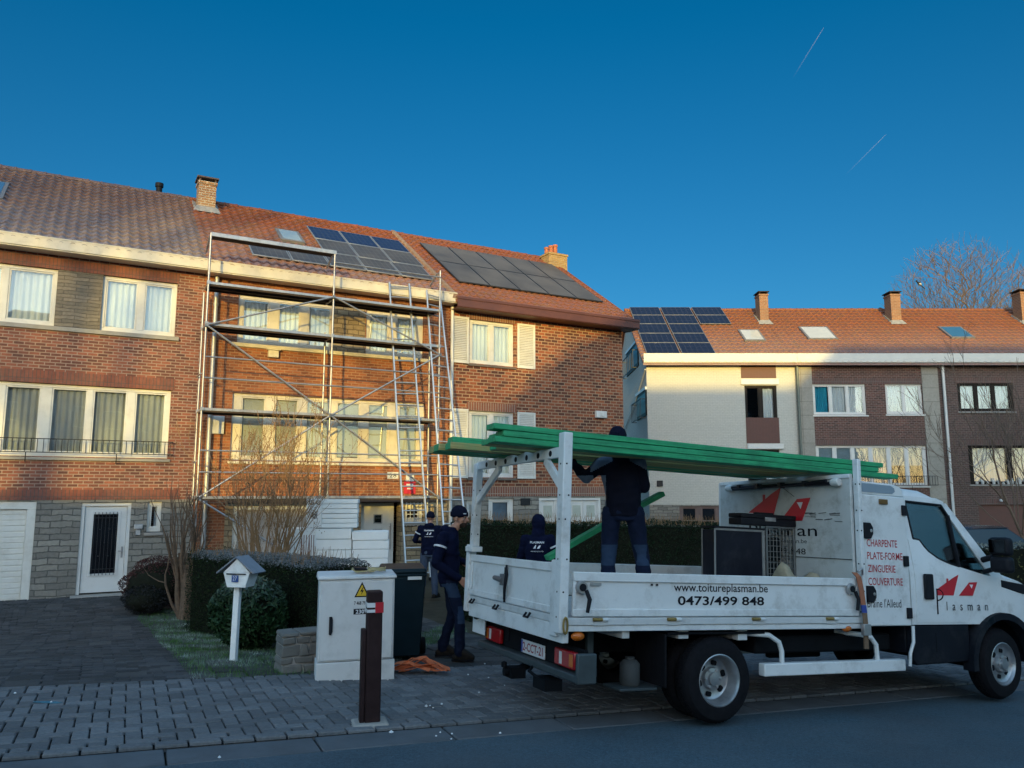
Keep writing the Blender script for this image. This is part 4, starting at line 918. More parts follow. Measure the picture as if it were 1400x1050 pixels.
# ================================================================== PLANTS
def leafm(name, c1, c2, frost=0.0, rough=.55, fc=(.42,.46,.46)):
    t = NT(name); at = t.n('ShaderNodeAttribute', attribute_name='tone'); c = t.ramp(at.outputs['Fac'], [(0, c1), (1, c2)]).outputs[0]
    if frost:
        g = t.n('ShaderNodeNewGeometry'); s = t.n('ShaderNodeSeparateXYZ'); t.l(t.tc.outputs['Object'], s.inputs[0]); at2 = t.n('ShaderNodeAttribute', attribute_name='frost')
        c = t.mix(t.math('MULTIPLY', at2.outputs['Fac'], frost), c, fc)
    t.col(c); t.set(Roughness=rough); t.b.inputs['Specular IOR Level'].default_value = .14; return t.mat
def leaves(name, pts, nrm_, size, mat, parent=None, frost=None, lw=.5, spread=.9, bend=True):
    "one folded leaf (two quads) per point"
    n = len(pts); pts = np.asarray(pts); nrm_ = np.asarray(nrm_)
    d = nrm_+RNG.normal(0, spread, (n, 3)); d /= np.linalg.norm(d, axis=1, keepdims=True)
    a = RNG.normal(0, 1, (n, 3)); s = np.cross(d, a); s /= np.linalg.norm(s, axis=1, keepdims=True); f = np.cross(d, s)
    L = size*RNG.uniform(.6, 1.3, (n, 1)); W = L*lw
    # leaf lies along s, width f, bent about d
    v = np.stack([pts-s*L*.5, pts+f*W*.5+d*W*.15, pts+s*L*.5-d*L*.1, pts-f*W*.5+d*W*.15], 1).reshape(-1, 3)
    Q = np.arange(n*4).reshape(n, 4); o = npmesh(name, v, Q, mat, parent)
    at = o.data.attributes.new('tone', 'FLOAT', 'FACE'); at.data.foreach_set('value', RNG.uniform(0, 1, n).astype(np.float32))
    fr = np.zeros(n) if frost is None else frost
    at = o.data.attributes.new('frost', 'FLOAT', 'FACE'); at.data.foreach_set('value', np.asarray(fr, dtype=np.float32)); return o
def noise3(p, s, seed=0):
    r = np.random.default_rng(seed); out = np.zeros(len(p))
    for k in range(6):
        w_ = r.normal(0, s, 3); out += np.sin(p @ w_ + r.uniform(0, 6.3))
    return out/6
def hedge(name, A, B, width, z0f, ztop, n, size, mat, label, bump=.05, frost=True, twigs=0, ztop2=None, cat='hedge', twm=None):
    "clipped hedge from A to B (centre line); leaves through an uneven box shell"
    A = Vector(A); B = Vector(B); L = (B-A).length; dx = (B-A)/L; dy = Vector((-dx.y, dx.x)); ztop2 = ztop if ztop2 is None else ztop2
    zb = min(gz(A.x, A.y), gz(B.x, B.y))-.03; root = empty(name, ((A.x+B.x)/2, (A.y+B.y)/2, zb), label, cat)
    O = root.matrix_world.translation
    H = max(ztop, ztop2)-zb; area = np.array([2*L*H, 2*width*H, L*width*1.6]); pr = area/area.sum()
    ty = RNG.choice(3, n, p=pr); U = RNG.uniform(0, 1, (n, 3)); dep = np.abs(RNG.normal(0, .045, n))
    x = U[:, 0]*L; y = (U[:, 1]-.5)*width; zt = ztop+(ztop2-ztop)*x/L - zb; z = U[:, 2]*zt; nr = np.zeros((n, 3))
    sgn = RNG.choice([-1, 1], n)
    i = ty == 0; y[i] = sgn[i]*(width/2-dep[i]); nr[i, 1] = sgn[i]
    i = ty == 1; x[i] = np.where(sgn[i] > 0, L-dep[i], dep[i]); nr[i, 0] = sgn[i]
    i = ty == 2; z[i] = zt[i]-dep[i]; nr[i, 2] = 1
    P = np.stack([x, y, z], 1); nz = noise3(P, 3.2, 3)*bump+noise3(P, 9, 4)*bump*.5
    # rounded shoulders
    ed = np.clip((np.abs(y)/(width/2)-.6)/.4, 0, 1)*np.clip((z-(zt-.18))/.18, 0, 1); P[:, 2] -= ed*.07; P[:, 1] *= 1-ed*.1
    P += nr*nz[:, None]
    W = np.stack([A.x+dx.x*P[:, 0]+dy.x*P[:, 1]-O.x, A.y+dx.y*P[:, 0]+dy.y*P[:, 1]-O.y, P[:, 2]], 1)
    NW = np.stack([dx.x*nr[:, 0]+dy.x*nr[:, 1], dx.y*nr[:, 0]+dy.y*nr[:, 1], nr[:, 2]], 1)
    fr = (nr[:, 2] > .5)*RNG.uniform(.3, 1, n)*(1 if frost else 0)
    leaves('foliage', W, NW, size, mat, root, fr)
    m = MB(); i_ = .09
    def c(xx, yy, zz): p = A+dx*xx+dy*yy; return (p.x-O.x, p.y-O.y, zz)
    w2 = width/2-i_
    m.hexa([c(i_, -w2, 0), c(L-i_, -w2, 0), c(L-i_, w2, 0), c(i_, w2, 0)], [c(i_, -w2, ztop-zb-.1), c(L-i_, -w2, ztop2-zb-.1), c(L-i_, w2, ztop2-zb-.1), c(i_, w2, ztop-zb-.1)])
    m.build('dark_core', pm('hedge_inside', (.012,.013,.008), .95, var=.5, scale=12), root)  # added solid core, coloured dark like the shaded inside of the hedge
    if twigs:
        tm = MB()
        for k in range(twigs):
            xx = random.uniform(0, L); yy = random.uniform(-width/2, width/2); z = ztop+(ztop2-ztop)*xx/L-zb-.05; p = Vector(c(xx, yy, z)); h = random.uniform(.08, .22)
            q = p+Vector((random.uniform(-.06, .06), random.uniform(-.06, .06), h)); tm.tube([p, q], [.004, .002], 3, cap=False)
        tag(tm.build('twigs', twm or TWIG, root, fix=False), kind='stuff')
    return root
TWIG = pm('brown_twigs', (.25,.145,.068), .85, var=.3, scale=14); TWIGG = pm('grey_twigs', (.15,.105,.075), .85, var=.3, scale=14)
BARK = pm('rough_bark', (.125,.08,.05), .9, var=.4, scale=18, bump=.8, bscale=30)
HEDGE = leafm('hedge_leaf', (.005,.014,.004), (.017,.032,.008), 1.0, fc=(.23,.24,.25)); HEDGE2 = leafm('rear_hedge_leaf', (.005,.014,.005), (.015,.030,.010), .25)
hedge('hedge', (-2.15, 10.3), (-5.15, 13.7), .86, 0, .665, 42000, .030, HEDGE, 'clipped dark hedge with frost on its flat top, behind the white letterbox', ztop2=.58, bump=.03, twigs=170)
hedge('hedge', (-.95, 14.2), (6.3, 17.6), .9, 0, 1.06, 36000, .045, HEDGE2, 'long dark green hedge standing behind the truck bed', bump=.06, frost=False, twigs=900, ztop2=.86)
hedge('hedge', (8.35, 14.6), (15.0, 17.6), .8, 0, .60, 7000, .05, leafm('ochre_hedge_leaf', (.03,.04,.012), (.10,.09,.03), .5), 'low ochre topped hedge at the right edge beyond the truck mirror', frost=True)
def bush(name, c, rx_, ry_, h, n, size, mat, label, lw=.5, cat='bush', bump=.08, seed=1, stems=True, frost=0.0):
    root = empty(name, (c[0], c[1], gz(c[0], c[1])), label, cat)
    v = RNG.normal(0, 1, (n, 3)); v /= np.linalg.norm(v, axis=1, keepdims=True); r = 1-np.abs(RNG.normal(0, .09, n))
    P = v*r[:, None]; P *= (1+noise3(v, 3.2, seed)*bump*2+noise3(v, 8, seed+1)*bump)[:, None]
    P = P*np.array([rx_, ry_, h/2])+np.array([0, 0, h/2+.02]); keep = P[:, 2] > .01
    fr = np.clip(v[:, 2], 0, 1)**2*frost*RNG.uniform(0, 1, n)
    leaves('foliage', P[keep], v[keep], size, mat, root, fr[keep], lw=lw)
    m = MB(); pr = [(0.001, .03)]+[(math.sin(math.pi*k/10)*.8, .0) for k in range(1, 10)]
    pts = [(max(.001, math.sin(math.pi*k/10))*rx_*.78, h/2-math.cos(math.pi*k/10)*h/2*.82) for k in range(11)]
    m.lathe(pts, (0, 0, 0), (0, 0, 1), 20); m.build('dark_core', pm('hedge_inside', (.012,.013,.008), .95, var=.5, scale=12), root, smooth=60)  # added solid core, dark as the shaded inside of the bush
    return root
LAUREL = leafm('laurel_leaf', (.010,.032,.012), (.030,.065,.026), .5, rough=.35)
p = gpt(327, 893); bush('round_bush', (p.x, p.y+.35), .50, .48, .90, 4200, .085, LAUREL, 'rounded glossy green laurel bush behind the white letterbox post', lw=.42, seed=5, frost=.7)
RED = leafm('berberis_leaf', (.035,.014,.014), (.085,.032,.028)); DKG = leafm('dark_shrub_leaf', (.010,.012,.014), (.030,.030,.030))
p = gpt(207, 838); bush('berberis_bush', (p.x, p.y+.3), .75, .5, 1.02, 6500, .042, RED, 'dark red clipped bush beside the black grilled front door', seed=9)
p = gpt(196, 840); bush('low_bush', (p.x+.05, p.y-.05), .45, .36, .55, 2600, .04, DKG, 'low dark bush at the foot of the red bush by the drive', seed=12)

def branchy(m, p, d, L, r, depth, rnd, spread=.55, up=.25, seg=3, nk=(2, 3), shrink=.72, rmin=.0025, ends=None, wob=.16, n0=7):
    pts = [p]; rs = [r]; q = p.copy(); dd = d.normalized(); mids = []
    for k in range(seg):
        dd = (dd+Vector((rnd.gauss(0, wob), rnd.gauss(0, wob), rnd.gauss(0, wob)))+Vector((0, 0, up*.3))).normalized(); q = q+dd*(L/seg); pts.append(q.copy()); rs.append(max(rmin, r*(1-.35*(k+1)/seg))); mids.append((q.copy(), dd.copy(), rs[-1]))
    m.tube(pts, rs, n0 if r > .03 else (5 if r > .01 else 3), cap=False)
    if depth == 0:
        if ends is not None: ends.append(pts[-1])
        return
    for k in range(rnd.randint(*nk)):
        i = rnd.choice(range(len(mids))) if k else len(mids)-1; q, dd, rr = mids[i]
        a = rnd.uniform(0, 6.3); o = dd.orthogonal().normalized(); o2 = dd.cross(o); nd = dd+(o*math.cos(a)+o2*math.sin(a))*spread*rnd.uniform(.6, 1.3)+Vector((0, 0, up))
        branchy(m, q, nd, L*shrink*rnd.uniform(.75, 1.2), max(rmin, rr*.72), depth-1, rnd, spread, up, max(2, seg-0), nk, shrink, rmin, ends, wob)
# pollarded shrub by the drive
p = gpt(258, 846); rnd = random.Random(4)
root = empty('bare_shrub', (p.x, p.y, p.z), 'bare pollarded shrub with a thick rough trunk on the frosty lawn', 'shrub')
m = MB()
for k in range(16):
    a = k*2.4; b = Vector((math.cos(a)*.19*(.4+.6*(k % 3)/2), math.sin(a)*.17, -.05)); t = Vector((-.16+math.cos(a+.7)*.14, math.sin(a)*.12, .98+rnd.uniform(-.12, .25)))
    mid = b.lerp(t, .5)+Vector((rnd.uniform(-.04, .08), rnd.uniform(-.04, .04), 0)); m.tube([b, b.lerp(mid, .5), mid, t], [.075, .066, .05, .034], 8)
m.build('trunk', BARK, root, smooth=60)
m = MB()
for k in range(15):
    a = k*2.4; s = Vector((-.14+math.cos(a)*.12, math.sin(a)*.11, .55+rnd.uniform(0, .4))); branchy(m, s, Vector((math.cos(a)*.28-.02, math.sin(a)*.28, 1)), .82*rnd.uniform(.8, 1.2), .023, 2, rnd, .42, .35, 3, (2, 3), .62, .0042, wob=.10)
m.build('branches', BARK, root, fix=False, smooth=60)
m = MB(); m.tube([(-.13, -.06, 0), (-.3, -.08, .28), (-.42, -.1, .62), (-.44, -.1, .8)], [.03, .026, .02, .016], 8)
branchy(m, Vector((-.44, -.1, .8)), Vector((.12, 0, 1)), .5, .013, 2, rnd, .6, .2, 3, (1, 2), .7, .003); branchy(m, Vector((-.43, -.1, .66)), Vector((-.7, 0, .3)), .35, .011, 1, rnd, .6, .1, 3, (1, 2), .7, .003)
m.build('side_stem', BARK, root, fix=False, smooth=60)
# bare forsythia
rnd = random.Random(12); cx, cy = -4.62, 14.9; 
c = onplane(362, 770, (0, 14.6, 0), (0, 1, 0)); cx, cy = c.x, 14.6; g = gz(cx, cy)
root = empty('bare_shrub', (cx, cy, g), 'large bare brown shrub of dense upright twigs rising behind the clipped hedge', 'shrub')
m = MB(); ends = []
for k in range(27):
    a = rnd.uniform(0, 6.3); tl = rnd.uniform(.06, .40); b = Vector((math.cos(a)*.12, math.sin(a)*.12, 0)); d = Vector((math.cos(a)*tl, math.sin(a)*tl*.6, 1))
    branchy(m, b, d, 1.50*rnd.uniform(.85, 1.15), .019, 4, rnd, .46, .26, 3, (2, 3), .60, .0036, ends, .12)
m.build('branches', TWIG, root, fix=False, smooth=60)
P = []
for e in ends:
    for k in range(3): P.append((e.x+rnd.gauss(0, .03), e.y+rnd.gauss(0, .03), e.z-rnd.uniform(0, .18)))
leaves('dry_leaves', P, np.tile([0, 0, 1.0], (len(P), 1)), .032, leafm('dry_leaf', (.14,.075,.03), (.30,.18,.08)), root, spread=1.5)
# tall bare trees behind the facing row
def bare_tree(name, x, y, stems, h, label, seed, spread=.35, cat='tree', mat=TWIGG, d=4, lean=0, base=None, rmin=.016, r0=.16, nk=(2, 3), nb=5, bl=.23):
    rnd = random.Random(seed); g = gz(x, y) if base is None else base; root = empty(name, (x, y, g), label, cat); t = MB(); m = MB(); ends = []
    for k in range(stems):
        a = k*2.39+seed; o = Vector((math.cos(a)*.5, math.sin(a)*.5, 0))*(1 if stems > 1 else 0); dr = Vector((math.cos(a)*spread+lean, math.sin(a)*spread, 1)); L0 = h*rnd.uniform(.36, .44)
        q = o+dr.normalized()*L0; t.tube([o, o.lerp(q, .5)+Vector((rnd.uniform(-.1, .1), 0, 0)), q], [r0, r0*.85, r0*.68], 10)
        for j in range(nb):
            f = .35+.65*j/(nb-1); branchy(m, o.lerp(q, f), dr+Vector((rnd.gauss(0, .38), rnd.gauss(0, .38), .1)) if j < nb-1 else dr, h*bl*(1.15-.2*f), r0*.42 if j < nb-1 else r0*.62, d, rnd, .50, .25, 3, nk, .72, rmin, ends, .12)
    t.build('trunk', mat, root, smooth=60); m.build('crown', mat, root, fix=False, smooth=60); return root, ends
def crown_tree(name, px, y, top, half, label, seed, base=-1.6, n=3000):
    "a rounded bare crown: limbs grown towards points spread through the crown's volume"
    rnd = random.Random(seed); x = (px-700)/1080*y; root = empty(name, (x, y, base), label, 'tree'); H = top-base
    t = MB(); fork = Vector((0, 0, H*.30)); t.tube([(0, 0, 0), (.05, 0, H*.15), fork], [.34, .28, .24], 12); t.build('trunk', TWIGG, root, smooth=60)
    nodes = [fork]; par = [-1]; N_ = [fork]
    limbs = 11
    for k in range(limbs):               # main limbs
        a = 2.39996*k; sp = half*(.25+.75*((k*7) % limbs)/limbs); end = Vector((math.cos(a)*sp, math.sin(a)*sp, H*(1-.28*(sp/half)**2))); q = 0; ns = 9; p0 = fork
        for i in range(1, ns+1):
            f = i/ns; p = Vector((end.x*f**.8, end.y*f**.8, fork.z+(end.z-fork.z)*f**1.15))+Vector((rnd.gauss(0, .14), rnd.gauss(0, .14), rnd.gauss(0, .08))); nodes.append(p); par.append(q); q = len(nodes)-1
    pts = []
    while len(pts) < n:
        v = Vector((rnd.uniform(-1, 1), rnd.uniform(-1, 1), rnd.uniform(-.75, 1)))
        if v.length < 1 and v.length > .25: pts.append(Vector((v.x*half*1.02, v.y*half*1.02, H*.66+v.z*H*.36)))
    pts.sort(key=lambda p: (p-Vector((0, 0, H*.5))).length)
    arr = np.array([tuple(p) for p in nodes])
    for p in pts:
        d = np.linalg.norm(arr-np.array(p), axis=1)+np.maximum(0, arr[:, 2]-p.z+.35)*3.0+np.maximum(0, np.hypot(arr[:, 0], arr[:, 1])-math.hypot(p.x, p.y)+.1)*1.2; i = int(d.argmin()); q = nodes[i]; L = (p-q).length
        if L < .12: continue
        ns = max(1, int(L/.5)); pr = i; last = q
        for j in range(1, ns+1):
            r = q.lerp(p, j/ns)+Vector((rnd.gauss(0, .05), rnd.gauss(0, .05), .06*math.sin(j/ns*3.1)+rnd.gauss(0, .04))); nodes.append(r); par.append(pr); pr = len(nodes)-1
            arr = np.vstack([arr, [tuple(r)]])
    nch = [0]*len(nodes); wgt = [0.0]*len(nodes)
    for i in range(len(nodes)-1, 0, -1): wgt[i] = max(wgt[i], 1.0); wgt[par[i]] += wgt[i]
    m = MB()
    for i in range(1, len(nodes)):
        r1 = min(.17, .0105*wgt[i]**.42); r0 = min(.19, .0105*wgt[par[i]]**.42) if par[i] else r1*1.1; m.tube([nodes[par[i]], nodes[i]], [min(r0, r1*1.35), r1], 3 if r1 < .03 else 6, cap=False)
    for i in range(1, len(nodes)):       # fine end twigs
        if wgt[i] <= 3:
            d = (nodes[i]-nodes[par[i]]).normalized()
            for k in range(2): e = nodes[i]+(d+Vector((rnd.gauss(0, .5), rnd.gauss(0, .5), rnd.gauss(.25, .4)))).normalized()*rnd.uniform(.35, .8); m.tube([nodes[i], e], [.009, .006], 3, cap=False)
    m.build('crown', TWIGG, root, fix=False, smooth=60); return root
crown_tree('bare_tree', 1334, 52, 18.2, 5.2, 'tall bare tree with a rounded twiggy crown behind the back roofs, a magpie in it', 3)
crown_tree('bare_tree', 1436, 56, 17.2, 4.6, 'second bare tree standing mostly out of frame at the right edge', 8, n=1600)
bare_tree('young_tree', 20.4, 30.5, 3, 8.2, 'small bare street tree spreading twigs before the dark framed windows', 5, .5, d=4, base=-1.5, rmin=.007, r0=.06, nk=(2, 3), nb=7, bl=.27)
# magpie
bp = onplane(1257, 388, (0, 51, 0), (0, 1, 0)); root = empty('magpie', bp, 'black and white magpie perched high in the bare tree', 'bird')
m = MB(); m.tube([(-.16, 0, .12), (-.10, 0, .10), (0, 0, 0), (.1, 0, -.09), (.14, 0, -.13)], [.03, .07, .11, .07, .03], 12); m.lathe([(.0, -.08), (.06, -.04), (.065, .02), (.03, .07), (0, .08)], (-.17, 0, .19), (.2, 0, 1), 12)
m.tube([(.12, 0, -.12), (.34, 0, -.36)], [.04, .03], 8); m.tube([(-.22, 0, .19), (-.32, 0, .175)], [.02, .003], 6); m.tube([(-.03, .03, -.06), (-.06, .03, -.18)], .01, 5); m.tube([(-.03, -.03, -.06), (-.06, -.03, -.18)], .01, 5)
m.build('body', IRON, root, smooth=60); q = MB(); q.tube([(-.06, -.075, -.02), (.03, -.1, -.02), (.08, -.06, -.1)], [.03, .05, .03], 8); q.build('white_wing', WHITE, root, smooth=60)

# ================================================================== STREET THINGS
# letterbox on a post
p = gpt(319, 904); y = p.y
root = empty('letterbox', frame(p, Vector((math.cos(R(-12)), math.sin(R(-12)), 0)), Vector((-math.sin(R(-12)), math.cos(R(-12)), 0)), (0, 0, 1)), 'white house shaped wooden letterbox on a white post at the lawn', 'letterbox')
WW = pm('white_letterbox', (.84,.84,.81), .55, var=.08, scale=8, dirt=(.3,.28,.24), dirt_amt=.5)
sc_ = y/1080.0*.93
def S(px): return px*sc_
m = MB(); m.hexa([(-.036, -.03, -.05), (.036, -.03, -.05), (.036, .03, -.05), (-.036, .03, -.05)], [(S(2)-.034, -.03, .90), (S(2)+.034, -.03, .90), (S(2)+.034, .03, .90), (S(2)-.034, .03, .90)]); m.lathe([(0, -.004), (.012, 0), (0, .003)], (0, -.031, .06), (0, 1, 0), 8); m.build('post', WW, root, bevel=.006)
zb, zm, zt = S(104), S(125), S(146); cx = S(5)
m = MB(); m.prism([(cx-S(13), zb), (cx+S(18)-.02, zb), (cx+S(22), zm), (cx-S(20), zm)], 1, -.10, .10); m.prism([(cx-S(20), zm+.001), (cx+S(22), zm+.001), (cx+S(1), zt-.012)], 1, -.098, .098); m.build('box', WW, root, bevel=.004)
RFM = pm('slate_grey_roof', (.20,.22,.25), .6, var=.15, scale=12)
m = MB(); a = Vector((cx+S(1), 0, zt)); 
for ex, s in ((cx-S(28), -1), (cx+S(30), 1)):
    e = Vector((ex, 0, S(125)-.012)); d = (e-a).normalized(); n = Vector((-d.z, 0, d.x))*(1 if s > 0 else -1); n = n if n.z > 0 else -n
    A0, A1 = a, e; m.hexa([(A0.x, -.13, A0.z), (A1.x, -.13, A1.z), (A1.x, .13, A1.z), (A0.x, .13, A0.z)], [(A0.x, -.13, A0.z+.014), (A1.x+n.x*.014, -.13, A1.z+n.z*.014), (A1.x+n.x*.014, .13, A1.z+n.z*.014), (A0.x, .13, A0.z+.014)])
m.build('roof', [RFM], root)
m = MB(); m.box(cx-S(14), cx+S(16), -.112, -.101, zm-.022, zm-.010); m.build('slot', DARK, root); m = MB(); m.box(cx-S(5), cx+S(5), -.116, -.104, zm-S(13), zm-.03); npl = m.build('number_plate', pm('blue_enamel', (.02,.07,.25), .3, var=.05), root)
put_text('27', Matrix.Translation((0, -.1175, 0)) @ SM, cx-S(3.2), cx+S(3.2), zm-S(11), zm-S(5), WHITEINK, npl)
# electricity cabinet
pl, pr = gpt(431, 932), gpt(539, 930); pl.z = pr.z = (pl.z+pr.z)/2; W_ = (pr-pl).length; xx = (pr-pl).normalized(); yy = Vector((-xx.y, xx.x, 0))
CAB = pm('grey_polyester', (.60,.60,.585), .5, var=.06, scale=3, dirt=(.3,.3,.28), dirt_amt=.45)
root = empty('electricity_cabinet', frame(pl, xx, yy, (0, 0, 1)), 'grey roadside electricity cabinet with a yellow warning triangle', 'cabinet')
H_ = (932-792)/1080*pl.y*1.0
m = MB(); m.box(0, W_, 0, .32, -.06, .185); m.build('plinth', CAB, root, bevel=.006); m = MB(); m.box(.012, W_-.012, .012, .31, .19, H_-.05); m.build('body', CAB, root, bevel=.008)
m = MB(); m.box(.03, W_-.03, .0, .0115, .205, H_-.075); dr_ = m.build('door', CAB, root, bevel=.005)
m = MB(); m.hexa([(-.01, -.012, H_-.05), (W_+.01, -.012, H_-.05), (W_+.01, .335, H_-.05), (-.01, .335, H_-.05)], [(.0, -.004, H_-.012), (W_, -.004, H_-.012), (W_, .325, H_+.01), (.0, .325, H_+.01)]); m.build('lid', CAB, root, bevel=.012)
k = W_/108
def cx_(px): return (px-431)*k
def cz_(py): return (932-py)*k
m = MB(); m.prism([(cx_(447), cz_(844)), (cx_(451), cz_(844)), (cx_(452), cz_(848)), (cx_(452), cz_(864)), (cx_(450), cz_(869)), (cx_(447), cz_(868))], 1, -.02, -.001); m.build('handle', BLACKP, dr_, bevel=.004)
m = MB(); m.box(cx_(479), cx_(504), -.003, -.0005, cz_(834), cz_(795)); st = m.build('warning_label', pm('label_white', (.6,.6,.58), .5, var=.05), dr_)
m = MB(); m.prism([(cx_(480.5), cz_(819)), (cx_(501.5), cz_(819)), (cx_(491), cz_(798))], 1, -.0055, -.0035); m.build('warning_triangle', BLACKINK, dr_)
m = MB(); m.prism([(cx_(483.2), cz_(817.3)), (cx_(498.8), cz_(817.3)), (cx_(491), cz_(801.8))], 1, -.0085, -.006); m.build('triangle_face', pm('warning_yellow', (.62,.40,.02), .5, var=.05), dr_)
m = MB(); m.prism([(cx_(492.5), cz_(805)), (cx_(488.5), cz_(811.2)), (cx_(491), cz_(811.2)), (cx_(489.5), cz_(816)), (cx_(493.6), cz_(809.6)), (cx_(491.2), cz_(809.6)), (cx_(493.2), cz_(805))], 1, -.011, -.009); m.build('lightning_bolt', BLACKINK, dr_)
put_text('7 468 79 79', Matrix.Translation((0, -.0045, 0)) @ SM, cx_(480.5), cx_(502), cz_(829.5), cz_(824.5), BLACKINK, dr_, bold=.02)
m = MB(); m.box(cx_(480), cx_(505), -.003, -.0005, cz_(842.5), cz_(835)); vb = m.build('voltage_label', BLACKINK, dr_)
put_text('230V', Matrix.Translation((0, -.004, 0)) @ SM, cx_(483), cx_(500), cz_(841.5), cz_(836), WHITEINK, dr_, bold=.02)
CABF = root.matrix_world.copy()
# folded strap lying on the cabinet
root = empty('webbing_strap', CABF @ Matrix.Translation((W_*.46, .12, H_+.0)), 'crumpled beige webbing strap with a dark pad lying on the grey cabinet', 'strap')
WEB = pm('beige_webbing', (.40,.34,.18), .8, var=.2, scale=20)
def ribbon(m, pts, w, t, up):            # flat band through points
    pts = [Vector(p) for p in pts]
    for a, b, ua, ub in zip(pts, pts[1:], up, up[1:]):
        wa = Vector(ua).normalized()*w/2; wb = Vector(ub).normalized()*w/2; d = (b-a).normalized(); na = d.cross(wa).normalized()*t/2; nb = d.cross(wb).normalized()*t/2
        m.hexa([a-wa-na, a+wa-na, a+wa+na, a-wa+na], [b-wb-nb, b+wb-nb, b+wb+nb, b-wb+nb])
m = MB(); ribbon(m, [(-.02, .02, .045), (.02, 0, .02), (.10, -.02, .022), (.18, .0, .03)], .07, .012, [(.2, 1, .1), (0, 1, .3), (0, 1, .2), (0, 1, 0)]); m.build('loop', WEB, root, bevel=.003, smooth=50)
m = MB(); m.hexa([(.0, -.045, .035), (.13, -.05, .03), (.13, .05, .03), (.0, .05, .04)], [(.0, -.045, .06), (.13, -.05, .045), (.13, .05, .05), (.0, .05, .065)]); m.build('pad', BLACKP, root, bevel=.006)
m = MB()
for j in range(4): a = j*.9; ribbon(m, [(.16+.07*math.cos(a+.5*i)*1.3+.07, .06*math.sin(a+.5*i), .014+.008*j+.006*(i % 2)) for i in range(8)], .03, .006, [(.2, .1, 1) if j % 2 else (.3, 1, .4)]*8)
m.build('folds', WEB, root, smooth=50)
# bollard
p = gpt(508, 990); root = empty('bollard', frame(p, Vector((math.cos(R(17)), math.sin(R(17)), 0)), Vector((-math.sin(R(17)), math.cos(R(17)), 0)), (0, 0, 1)), 'dark brown square wooden bollard with red and white reflector bands', 'bollard')
BOL = pm('brown_stained_wood', (.028,.016,.016), .55, var=.3, scale=9, bump=.25, bscale=30)
h = 171*p.y/1080; m = MB(); m.box(-.060, .060, -.060, .060, -.1, h); m.build('post', BOL, root, bevel=.012)
m = MB(); m.box(-.098, -.061, -.05, .05, -.1, h-.29); m.build('side_board', BOL, root, bevel=.01)
for z, hh in ((h-.105, .035), (h-.15, .022)):
    m = MB(); m.box(-.0645, .025, -.0645, .0645, z-hh/2, z+hh/2); m.build('reflector_band', pm('white_reflector', (.62,.62,.62), .3, var=.08), root)
m = MB(); m.box(.0, .0655, -.0655, .0655, h-.165, h-.085); m.build('red_band', pm('red_reflector', (.42,.02,.03), .3, var=.1), root)
m = MB(); m.hexa([(-.17, -.13, -.05), (.14, -.13, -.05), (.14, .13, -.05), (-.17, .13, -.05)], [(-.15, -.11, .028), (.12, -.11, .028), (.12, .11, .028), (-.15, .11, .028)]); m.build('footing', CONC, root, bevel=.02)
# wheelie bin
bx = onplane(550, 800, (0, 9.55, 0), (0, 1, 0)); g = gz(bx.x, 9.55); az = R(12)
root = empty('wheelie_bin', frame((bx.x, 9.55, g), Vector((math.cos(az), math.sin(az), 0)), Vector((-math.sin(az), math.cos(az), 0)), (0, 0, 1)), 'dark green wheelie bin behind the grey cabinet', 'bin')
BIN = pm('dark_green_plastic', (.009,.020,.026), .45, var=.15, scale=5)
m = MB(); m.hexa([(-.2, -.22, .06), (.2, -.22, .06), (.2, .2, .06), (-.2, .2, .06)], [(-.25, -.28, .96), (.25, -.28, .96), (.25, .26, .96), (-.25, .26, .96)]); m.box(-.262, .262, -.292, .272, .961, 1.0); m.build('body', BIN, root, bevel=.015)
m = MB(); m.hexa([(-.27, -.30, 1.004), (.27, -.30, 1.004), (.27, .30, 1.004), (-.27, .30, 1.004)], [(-.25, -.28, 1.05), (.25, -.28, 1.05), (.25, .29, 1.07), (-.25, .29, 1.07)]); m.build('lid', BIN, root, bevel=.015)
m = MB(); m.box(.04, .2, -.312, -.295, .93, .965); m.build('label', WHITE, root)
for s in (-1, 1): m = MB(); m.lathe([(.02, -.03), (.095, -.03), (.1, -.01), (.1, .01), (.095, .03), (.02, .03)], (s*.27, .2, .1), (1, 0, 0), 20); m.build('wheel', RUBBER, root, smooth=40)
# low rubble walls
def low_wall(A, B, w_, h_, label):
    A = Vector(A); B = Vector(B); L = (B-A).length; x = (B-A)/L; y_ = Vector((-x.y, x.x)); g = min(gz(A.x, A.y), gz(B.x, B.y))
    root = empty('stone_wall', frame((A.x, A.y, g), (x.x, x.y, 0), (y_.x, y_.y, 0), (0, 0, 1)), label, 'wall'); rnd = random.Random(int(L*1000)); z = -.08
    m = MB(); m.box(.02, L-.02, .02, w_-.02, -.08, h_-.02); m.build('mortar', CONC, root)
    m = MB()
    while z < h_-.04:
        hh = rnd.uniform(.07, .13); hh = min(hh, h_-z); a = 0
        while a < L-.01:
            ww = min(L-a, rnd.uniform(.09, .24)); ww = L-a if L-a-ww < .09 else ww; j = lambda: rnd.uniform(-.016, .016)
            m.hexa([(a+.005+j(), j(), z+.005), (a+ww-.005+j(), j(), z+.005), (a+ww-.005+j(), w_+j(), z+.005), (a+.005+j(), w_+j(), z+.005)], [(a+.008+j(), j(), z+hh-.005+j()*.4), (a+ww-.008+j(), j(), z+hh-.005+j()*.4), (a+ww-.008+j(), w_+j(), z+hh-.005+j()*.4), (a+.008+j(), w_+j(), z+hh-.005+j()*.4)]); a += ww
        z += hh
    m.build('stones', pm('wall_stone', (.15,.145,.13), .9, var=.4, scale=5, bump=.7, bscale=22, dirt=(.06,.065,.055), dirt_amt=.7), root, bevel=.012); return root
